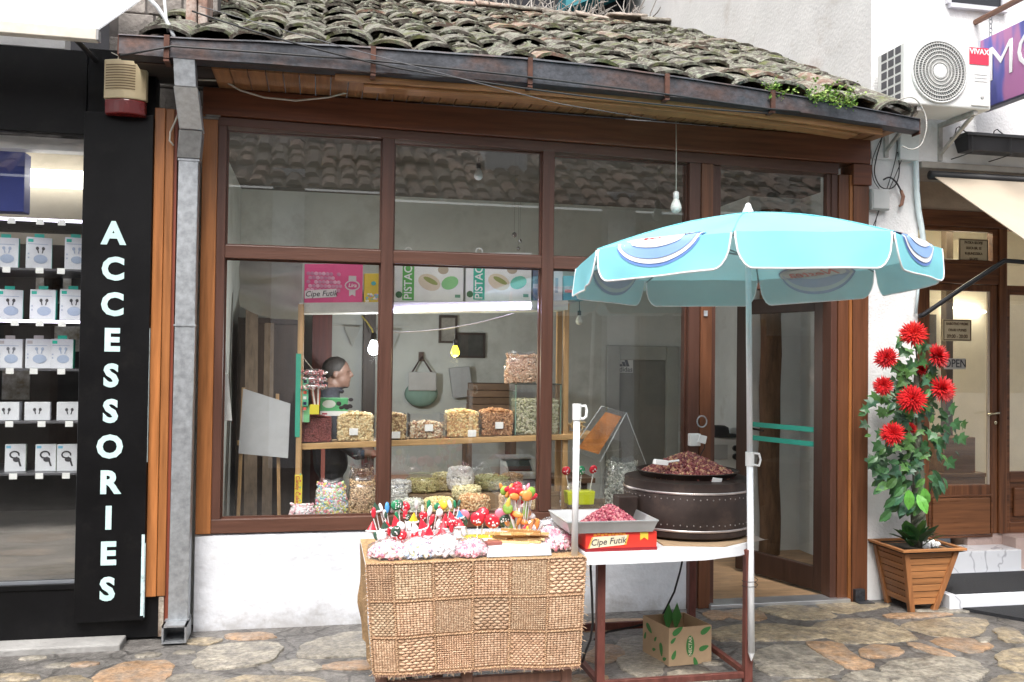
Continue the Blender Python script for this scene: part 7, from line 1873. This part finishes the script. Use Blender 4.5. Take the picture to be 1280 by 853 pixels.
small_box(372,387,508,528,(.55,.62,.55),'pale green and white packet in front of the bean bin',SY-.01,lambda t,x0,x1,z0,z1,y: ob('green_stripe',B(x0+(x1-x0)*.5,x1,y-.001,y+.001,z0,z1),flat('gs',(.2,.5,.25)),t),d=.015)
def dec_fig(t,x0,x1,z0,z1,y):
    ob('white_strip',B(x0,x1,y-.001,y+.001,z0,z0+.03),M['white_plastic'],t)
    ob('emblem',MB().sphere((x0+.055,y,z0+.075),(.042,.001,.026),14,6),flat('emb_w',(.62,.66,.60),.5),t)
    m=MB()
    for k in range(12): m.sphere((x0+.155+random.uniform(-.04,.04),y,z0+.05+abs(random.gauss(0,.02))),(.016,.001,.012),8,5)
    ob('fig_print',m,flat('fig_print',(.03,.025,.03),.4),t)
    ob('red_print',B(x0+.012,x0+.045,y-.002,y+.001,z0+.008,z0+.018),flat('red_pr',(.4,.04,.08)),t)
fx_ = small_box(400,435,498,520,(.10,.40,.17),'green and white dried fruit carton standing on the bins',SY+.05,dec_fig,d=.08)
m = MB()
sp_ = thing('stick_packets', 'fan of striped brown stick packets in yellow pot', 'sweets', onY(394,520,SY-.01))
for k in range(7):
    b0 = onY(393+k*.9,508,SY-.008-.004*(k%2)); t1 = onY(388+k*2.0,484-(k%2)*3,SY-.008-.004*(k%2))
    ob('stick', MB().beam(b0,t1,.010,.006,up=(0,1,0)), flat('stick_%d' % k,[(.22,.08,.05),(.70,.66,.60),(.45,.08,.04),(.12,.05,.04)][k%4],.4), sp_)
a, b = onY(387,518,SY-.016), onY(399,506,SY-.016)
ob('pot', B(a.x,b.x,SY-.02,SY+.008,a.z,b.z), flat('pot_yellow',(.68,.60,.06),.4), sp_)
def dec_cc(t,x0,x1,z0,z1,y):
    text('Candy Cake','lettering',flat('cc_red',(.5,.05,.06)),t,.034,.0003,.0003,((x0+x1)/2-.006,y-.001,(z0+z1)/2),rot=(math.pi/2,math.pi/2,0))
    for k in range(5): ob('sweet_print',MB().sphere((x1-.012,y,z0+.02+k*.04),(.006,.001,.006),6,4),flat('ccp_%d'%k,[(.2,.5,.3),(.6,.1,.1)][k%2]),t)
small_box(368,378,594,630,(.70,.58,.06),'narrow yellow upright candy packet on the ledge',.20,dec_cc,d=.02)
# left part of the room: pale board, white tags on the jamb, dark clutter
a, b, c_, d_ = onY(304,486,.42), onY(363,505,.42), onY(360,573,.42), onY(298,567,.42)
tag(ob('leaning_board', MB().add([a,b,c_,d_]+[p+Vector((0,.012,0)) for p in (a,b,c_,d_)], [(0,1,2,3),(7,6,5,4),(0,4,5,1),(1,5,6,2),(2,6,7,3),(3,7,4,0)]), flat('pale_board',(.50,.52,.54),.6)), 'blank pale grey board propped up inside the left window', 'board')
lst = thing('board_stand', 'thin wooden stand holding up the pale board', 'stand', (-.45,.45,.02))
ob('stand_leg', MB().beam((-.50,.46,.02),(-.47,.46,1.40),.025,.02), pinez, lst); ob('stand_leg', MB().beam((-.22,.47,.02),(-.26,.47,1.36),.025,.02), pinez, lst); ob('stand_rail', MB().beam((-.50,.45,1.05),(-.22,.45,1.05),.02,.03), pine, lst)
def tilted(px0,py0,px1,py1,px2,py2,px3,py3,Yc,label):
    P = [onY(px0,py0,Yc),onY(px1,py1,Yc),onY(px2,py2,Yc),onY(px3,py3,Yc)]
    return tag(ob('wall_card', MB().add(P+[p+Vector((0,.004,0)) for p in P],[(0,1,2,3),(7,6,5,4),(0,4,5,1),(1,5,6,2),(2,6,7,3),(3,7,4,0)]), M['white_plastic']), label, 'card')
tilted(277,421,282,430,284,466,276,466,.12,'upper narrow white card taped inside the window edge'); tilted(276,468,285,468,290,526,277,526,.12,'lower narrow white card taped inside the window edge')
cur = thing('rolled_blind', 'grey cloth blind bunched up inside the left window', 'blind', (-.3,.5,2.0))
ob('cloth', MB().grid(lambda u, v: (-.52+.40*u, .62+.03*math.sin(v*14), 2.28-.36*v-.10*u*v+.02*math.sin(u*5+v*9)), 16, 20), pm('blind_cloth',(.36,.36,.33),.9,var=.12,scale=5), cur, smooth=True)
ob('rail', MB().tube([(-.60,.62,2.29),(-.08,.62,2.29)], .015, 8), M['black_plastic'], cur)
cbn = thing('dark_cabinet', 'dark brown cupboard against the left inside wall', 'cabinet', (-.45,1.9,0))
ob('carcass', B(-.62,-.12,1.75,2.3,.02,1.9), woodm('cupboard',(.045,.03,.024),'z',.5), cbn, bevel=.006); ob('cupboard_door', B(-.60,-.14,1.735,1.75,.1,1.85), woodm('cupboard_door',(.06,.04,.03),'z',.45), cbn, bevel=.005)
idf = thing('inner_partition', 'dark red wooden partition frame behind the first shelf', 'partition', (.1,1.9,0))
ob('post', B(-.06,.10,2.12,2.24,.02,2.0), woodm('partition_red',(.12,.03,.025),'z',.5), idf); ob('post', B(.36,.46,2.15,2.25,.02,2.0), woodm('partition_dark',(.05,.035,.03),'z',.5), idf); ob('head', B(-.06,1.0,2.13,2.24,2.0,2.08), woodm('partition_head',(.24,.15,.07),'x',.5), idf)
# bunting
bt = thing('paper_bunting', 'faded white paper bunting strung across the back wall', 'bunting', (.6,2.3,1.8))
for k in range(3):
    x = .20+k*.17; z = 1.86-.02*math.sin(k)
    ob('flag', MB().add([(x,2.26,z),(x+.14,2.26,z),(x+.07,2.25,z-.17),(x,2.262,z),(x+.14,2.262,z),(x+.07,2.252,z-.17)],[(0,1,2),(5,4,3),(0,3,4,1),(1,4,5,2),(2,5,3,0)]), flat('flag_paper',(.40,.41,.39),.8), bt)
ob('string', MB().tube([(.1,2.26,1.87),(.4,2.26,1.855),(.75,2.26,1.87)], .002, 4), M['wire_white'], bt)
# hanging rucksack and paper bag
p = onY(527,484,2.25)
bg = thing('hanging_bag', 'sage green and grey bag hanging on the back wall', 'bag', (p.x,2.25,p.z-.15))
ob('bag_body', MB().sphere((p.x,2.27,p.z-.06),(.145,.07,.11),18,10), flat('sage',(.24,.36,.30),.8), bg, smooth=True)
ob('bag_flap', B(p.x-.12,p.x+.12,2.185,2.2,p.z-.03,p.z+.13), flat('bag_flap',(.50,.49,.48),.8), bg, bevel=.01)
ob('strap', MB().tube([Vector((p.x-.10,2.23,p.z+.1)),Vector((p.x,2.28,p.z+.26)),Vector((p.x+.10,2.23,p.z+.1))], .010, 6), flat('strap_dark',(.08,.05,.045),.7), bg); 
ob('hook', B(p.x-.02,p.x+.02,2.30,2.345,p.z+.22,p.z+.30), flat('hook_brown',(.10,.06,.05)), bg)
p = onY(577,478,2.25)
tag(ob('paper_bag', MB().obox((p.x,2.28,p.z),(.09,0,.01),(0,.03,0),(-.02,0,.13)), flat('grey_paper',(.44,.45,.46),.8), bevel=.008), 'crumpled pale paper bag hanging beside the sage bag', 'bag')
def framed(px, py, w, h, label, col, fcol=(.05,.035,.03)):
    p = onY(px,py,IY1-.02); t = thing('framed_picture', label, 'picture', (p.x,IY1-.02,p.z-h))
    ob('canvas', B(p.x-w,p.x+w,IY1-.025,IY1-.002,p.z-h,p.z+h), pm('canvas_%d' % px,col,.6,var=.5,scale=6), t)
    ob('frame', MB().box(p.x-w-.02,p.x-w,IY1-.035,IY1-.002,p.z-h-.02,p.z+h+.02).box(p.x+w,p.x+w+.02,IY1-.035,IY1-.002,p.z-h-.02,p.z+h+.02).box(p.x-w,p.x+w,IY1-.035,IY1-.002,p.z+h,p.z+h+.02).box(p.x-w,p.x+w,IY1-.035,IY1-.002,p.z-h-.02,p.z-h), flat('pf_%d' % px,fcol,.4), t)
    return t
framed(588,432,.11,.09,'dark landscape picture on the back wall above paper bag',(.06,.06,.055))
framed(560,412,.06,.10,'small pale drawing in frame on the back wall',(.30,.29,.26))
framed(928,470,.15,.20,'dark framed picture on the back wall seen beside the door leaf',(.17,.17,.15))
framed(893,468,.03,.14,'narrow pale framed print next to the dark framed picture',(.42,.40,.33),(.3,.25,.2))
# sportswear sticker on the inner door
a, b = onY(770,449,IY1-.035), onY(791,466,IY1-.035)
ad = thing('door_sticker', 'white sticker with black slanted bars on the inner grey door', 'sticker', ((a.x+b.x)/2,IY1-.035,b.z))
ob('sheet', B(a.x,b.x,IY1-.038,IY1-.034,b.z,a.z), flat('sticker_grey',(.55,.56,.54),.5), ad)
w = (b.x-a.x)
for k in range(3):
    x = a.x+w*(.22+.20*k); h_ = .02+.022*k; z0 = b.z+.055
    ob('bar', MB().prism([(x,z0),(x+.028,z0),(x+.028-.0-h_*.35,z0+h_),(x-h_*.35,z0+h_)],'y',IY1-.040,IY1-.038), printk, ad)
text('adidas','lettering',printk,ad,.062,.0005,.001,((a.x+b.x)/2,IY1-.039,b.z+.027))
# stove-like appliance with a dark hat on it by the door
p = onY(905,565,1.55)
ap = thing('white_appliance', 'white cooker with black knobs seen through the open door', 'appliance', (p.x,1.7,0.02))
ob('body', B(p.x-.19,p.x+.22,1.55,1.95,.02,p.z+.12), pm('enamel',(.48,.49,.47),.4,var=.06), ap, bevel=.01)
for zz in (.03,-.04): ob('knob', MB().tube([(p.x+.10,1.55,p.z+zz),(p.x+.10,1.525,p.z+zz)],.026,14), M['black_plastic'], ap)
ob('dial', B(p.x-.12,p.x+.03,1.543,1.551,p.z-.06,p.z+.06), flat('panel_grey',(.30,.31,.30),.4), ap)
tag(ob('dark_hat', MB().lathe([(.20,.0),(.20,.008),(.10,.02),(.09,.07),(.06,.085),(.002,.088)], (p.x+.02,1.72,p.z+.122), 24), flat('hat_black',(.02,.02,.022),.8), smooth=True), 'dark brimmed hat lying on the white cooker', 'hat')
tag(ob('door_wire', MB().tube([onY(972,395,2.2),onY(985,420,2.2),onY(994,450,2.2),onY(992,468,2.2),onY(985,475,2.2),onY(979,490,2.2),onY(978,510,2.2)], .007, 6), M['wire'], smooth=True), 'black wire hanging on the wall behind the glass door', 'wire')
tag(ob('door_wire', MB().tube([onY(1012,395,2.2),onY(1012,440,2.2),onY(1003,475,2.2),onY(990,500,2.2),onY(980,512,2.2)], .005, 6), flat('brownish_wire',(.14,.09,.08)), smooth=True), 'thin brown wire hanging on the wall behind the glass door', 'wire')
tag(ob('wall_speaker', B(onY(985,383,2.1).x,onY(1015,383,2.1).x,2.1,2.3,onY(1000,392,2.1).z,onY(1000,374,2.1).z), flat('speaker_black',(.02,.02,.02)), bevel=.008), 'small black box high on the wall behind the glass door', 'speaker')
# window side: acrylic stand, poster, bag of seeds, lime lollipop stand
def quad(p, q, r_, s_, t=.003):
    P = [Vector(v) for v in (p,q,r_,s_)]; n_ = (P[1]-P[0]).cross(P[2]-P[0]).normalized()*t
    return MB().add(P+[v+n_ for v in P],[(0,1,2,3),(7,6,5,4),(0,4,5,1),(1,5,6,2),(2,6,7,3),(3,7,4,0)])
as_ = thing('acrylic_stand', 'clear acrylic tent stand with orange leaflet inside the window', 'display stand', (1.75,.25,LZ))
Ya = .26
A_ = [onY(715,562,Ya),onY(750,578,Ya),onY(783,516,Ya),onY(752,508,Ya)]
ob('acrylic_panel', quad(*A_), M['clear'], as_)
ob('acrylic_panel', quad(onY(783,516,Ya),onY(752,508,Ya),onY(775,600,Ya+.1),onY(815,600,Ya+.1)), M['clear'], as_)
ob('acrylic_edge', MB().tube([A_[1],A_[2],A_[3],A_[0]],.003,5).tube([A_[2],onY(815,600,Ya+.1)],.003,5), flat('acrylic_edge',(.55,.58,.58),.2), as_)
ob('leaflet', quad(onY(722,560,Ya+.008),onY(748,568,Ya+.008),onY(777,521,Ya+.008),onY(757,515,Ya+.008),.002), pm('orange_leaflet',(.55,.20,.04),.5,var=.4,scale=9), as_)
ob('support', MB().beam(onY(752,578,Ya+.05),Vector((onY(752,578,Ya+.05).x,Ya+.05,LZ)),.02,.004), M['clear'], as_); ob('support', MB().beam(onY(805,600,Ya+.1),Vector((onY(805,600,Ya+.1).x,Ya+.1,LZ)),.02,.004), M['clear'], as_)
nutbag(776,628,.125,.31,.08,.40,LZ,[(0.44,0.46,0.41),(0.54,0.56,0.49),(0.34,0.37,0.33),(0.63,0.63,0.57)],(.013,.005,.004),'big clear bag of striped sunflower seeds below the acrylic stand',900)
stand('lollipop_stand', 'lime yellow holder with three red and green lollipops in the window', 724, 628, .19, .10, .085, limep, [(-.72,-.3,.12,.030,'red','disc'),(.0,-.2,.12,.030,'green','disc'),(.7,-.3,.125,.030,'red','disc')], .20, LZ+.06)
rs_ = thing('stand_riser', 'small clear block lifting the lime lollipop stand', 'stand', (onY(724,628,.2).x,.2,LZ)); ob('block', B(onY(724,628,.2).x-.09,onY(724,628,.2).x+.09,.15,.25,LZ,LZ+.06), M['clear'], rs_)
tag(ob('bread_sticks', MB().grains([(1.68+random.uniform(-.05,.09),.42+random.uniform(-.03,.03),1.135+random.uniform(0,.05)) for k in range(40)],(.03,.006,.006)), grainm('sticks',[(.5,.38,.2),(.58,.45,.26),(.42,.3,.15)]), kind='stuff'), 'loose pile of pale snack sticks at the shelf right end', 'snacks')

# ---------------------------------------------------------------- shopkeeper
pc = onY(420,470,1.5)
X0, Y0 = pc.x, 1.5
def blob_person():
    b = MB()
    def chain(pts, n=10):
        for (p, r0), (q, r1) in zip(pts[:-1], pts[1:]):
            for i in range(n):
                t_ = i/n; b.sphere(Vector(p).lerp(Vector(q),t_), r0+(r1-r0)*t_, 12, 8)
        b.sphere(pts[-1][0], pts[-1][1], 12, 8)
    f = 1                                       # faces +x
    hz_ = 1.475
    b.sphere((X0+.005,Y0,hz_+.03),(.098,.078,.095),20,14); b.sphere((X0+.03,Y0,hz_-.035),(.075,.062,.085),18,12)
    b.sphere((X0+.075,Y0,hz_-.085),(.030,.035,.026),12,8)                          # chin
    chain([((X0+.098,Y0,hz_+.030),.010),((X0+.120,Y0,hz_-.012),.014)],5); b.sphere((X0+.112,Y0,hz_-.016),(.016,.019,.012),10,8)   # nose
    b.sphere((X0+.098,Y0,hz_-.048),(.014,.026,.008),10,8); b.sphere((X0+.096,Y0,hz_-.062),(.013,.024,.008),10,8)     # lips
    b.sphere((X0+.088,Y0,hz_+.042),(.016,.050,.010),12,8)                          # brow
    for s_ in (-1,1):
        b.sphere((X0-.005,Y0+s_*.080,hz_-.005),(.024,.010,.034),12,8)              # ears
    chain([((X0-.02,Y0,hz_-.06),.062),((X0-.05,Y0,hz_-.15),.085)])
    chain([((X0-.045,Y0-.05,1.27),.085),((X0-.05,Y0-.06,1.10),.125),((X0-.04,Y0-.06,.92),.13),((X0-.03,Y0-.07,.80),.13)],8); chain([((X0-.045,Y0+.05,1.27),.085),((X0-.05,Y0+.06,1.10),.125),((X0-.04,Y0+.06,.92),.13),((X0-.03,Y0+.07,.80),.13)],8)
    for s_ in (-1,1):
        chain([((X0-.055,Y0+s_*.08,1.31),.088),((X0-.06,Y0+s_*.19,1.265),.082),((X0+.0,Y0+s_*.235,1.00),.052),((X0+.16,Y0+s_*.20,.88),.042),((X0+.235,Y0+s_*.17,.885),.032)],9)
        chain([((X0+.235,Y0+s_*.17,.885),.030),((X0+.275,Y0+s_*.16,.875),.032)],4)
        for fi,(dy,L_) in enumerate(((-.026,.055),(-.009,.065),(.009,.06),(.026,.045))):
            chain([((X0+.285,Y0+s_*.16+dy,.872),.0095),((X0+.285+L_*.6,Y0+s_*.16+dy,.866),.009),((X0+.285+L_,Y0+s_*.16+dy,.848),.008)],5)
        chain([((X0+.255,Y0+s_*.16-s_*.028,.878),.011),((X0+.295,Y0+s_*.16-s_*.055,.868),.009)],4)
        chain([((X0-.03,Y0+s_*.09,.80),.10),((X0-.01,Y0+s_*.10,.45),.068),((X0-.03,Y0+s_*.10,.10),.045),((X0+.08,Y0+s_*.11,.06),.038)],9)
    me = mesh_from('person', b, flat('tmp',(1,1,1)), (X0,Y0,.02), fixn=False)
    o = bpy.data.objects.new('person', me); COL.objects.link(o)
    r = o.modifiers.new('r','REMESH'); r.mode = 'VOXEL'; r.voxel_size = .0095; r.use_smooth_shade = True
    s_ = o.modifiers.new('s','SMOOTH'); s_.factor = .5; s_.iterations = 3
    bpy.context.view_layer.update()
    m2 = bpy.data.meshes.new_from_object(o.evaluated_get(bpy.context.evaluated_depsgraph_get()))
    bpy.data.objects.remove(o, do_unlink=True)
    o = bpy.data.objects.new('person', m2); COL.objects.link(o); o.location = (X0,Y0,.02)
    m2.materials.clear()
    for mt in (pm('skin',(.17,.095,.07),.55,var=.08,scale=20), pm('dark_jacket',(.022,.023,.030),.85,var=.25,scale=30,bump=.2), pm('dark_trousers',(.03,.03,.035),.85,var=.2,scale=30), flat('shoe_black',(.015,.015,.015),.4)): m2.materials.append(mt)
    for p in m2.polygons:
        c = p.center; z = c.z+.02; p.use_smooth = True
        p.material_index = 0 if (z > 1.375 and c.x > -.06) or z > 1.41 or (c.x > .215 and z > .8) else (1 if z > .82 else (2 if z > .09 else 3))
    return o
man = blob_person()
tag(man, 'man in dark jacket in profile behind the shelf, facing right', 'person')
hr = MB(); 
def hairp(u, v):
    th = 2*math.pi*u; ph = math.pi*(.62+.16*max(0,-math.cos(th)))*v
    x, y, z = math.cos(th)*math.sin(ph), math.sin(th)*math.sin(ph), math.cos(ph)
    front = max(0, x)
    return (X0-.004+.104*x*(1-.10*front)-.012*front, Y0+.085*y, 1.508+.098*z+.028*front*(1-z)*1.6+.003*mnoise.noise(Vector((x*9,y*9,z*9))))
hr.grid(hairp, 28, 12)
hair = ob('hair', hr, pm('dark_hair',(.022,.018,.016),.6,var=.4,scale=60,bump=.6,bscale=120), man, smooth=True, fixn=False)
cl_ = MB().tube([Vector((X0-.035+.082*math.cos(t_),Y0+.075*math.sin(t_),1.37-.03*math.cos(t_))) for t_ in [i*math.pi/8 for i in range(17)]], .016, 8)
ob('collar', cl_, flat('collar_dark',(.02,.02,.027),.8), man, smooth=True)
for s_ in (-1,1):
    ob('eye', MB().sphere((X0+.083,Y0+s_*.030,1.492),(.010,.013,.009),10,8), flat('eye_dark',(.05,.04,.035),.2), man)
# clutter further back in the room
bw_ = pm('brown_stack',(.16,.10,.065),.7,var=.3,scale=4,rand=.3)
q_ = onY(613,514,1.7)
for k in range(4):
    tag(ob('flat_brown_box', MB().obox((q_.x+random.uniform(-.02,.02),1.75,q_.z+.03+k*.056),(.17,random.uniform(-.02,.02),0),(0,.13,0),(0,0,.026)), bw_, bevel=.004), 'flat dark brown box in the stack behind the nut bins', 'box', 'stack of flat brown boxes')
tag(ob('side_stool', MB().box(q_.x-.22,q_.x+.22,1.6,1.9,q_.z-.03,q_.z-.002).box(q_.x-.2,q_.x-.16,1.62,1.66,.02,q_.z-.03).box(q_.x+.16,q_.x+.2,1.62,1.66,.02,q_.z-.03).box(q_.x-.2,q_.x-.16,1.84,1.88,.02,q_.z-.03).box(q_.x+.16,q_.x+.2,1.84,1.88,.02,q_.z-.03), woodm('stool_wood',(.12,.07,.045),'z',.6)), 'dark side table carrying the stack of brown boxes', 'table')
cl2 = onY(318,430,1.2)
tag(ob('leaning_planks', MB().beam((cl2.x,1.15,.02),(cl2.x-.05,1.6,2.0),.09,.03).beam((cl2.x+.11,1.15,.02),(cl2.x+.08,1.6,1.85),.07,.03), woodm('old_plank',(.16,.115,.08),'z',.7)), 'two old planks leaning inside behind the pale board', 'planks')
# little tinsel and glass drops hung in the middle pane
for (px,py,r_) in ((570,289,.018),(643,294,.020),(650,302,.016),(648,311,.014)):
    if px < 600: continue
    p = onY(px,py,.5)
    tag(ob('glass_drop', MB().lathe([(.002,-r_),(r_*.8,-r_*.5),(r_,0),(r_*.6,r_*.7),(.002,r_*1.1)], p, 10).tube([p+Vector((0,0,r_)),Vector((p.x,.5,IZ))], .001, 4), flat('drop_silver',(.7,.7,.7),.1,.8)), 'faceted silver drop on thread behind upper middle pane', 'ornament', 'glass drops in the window')
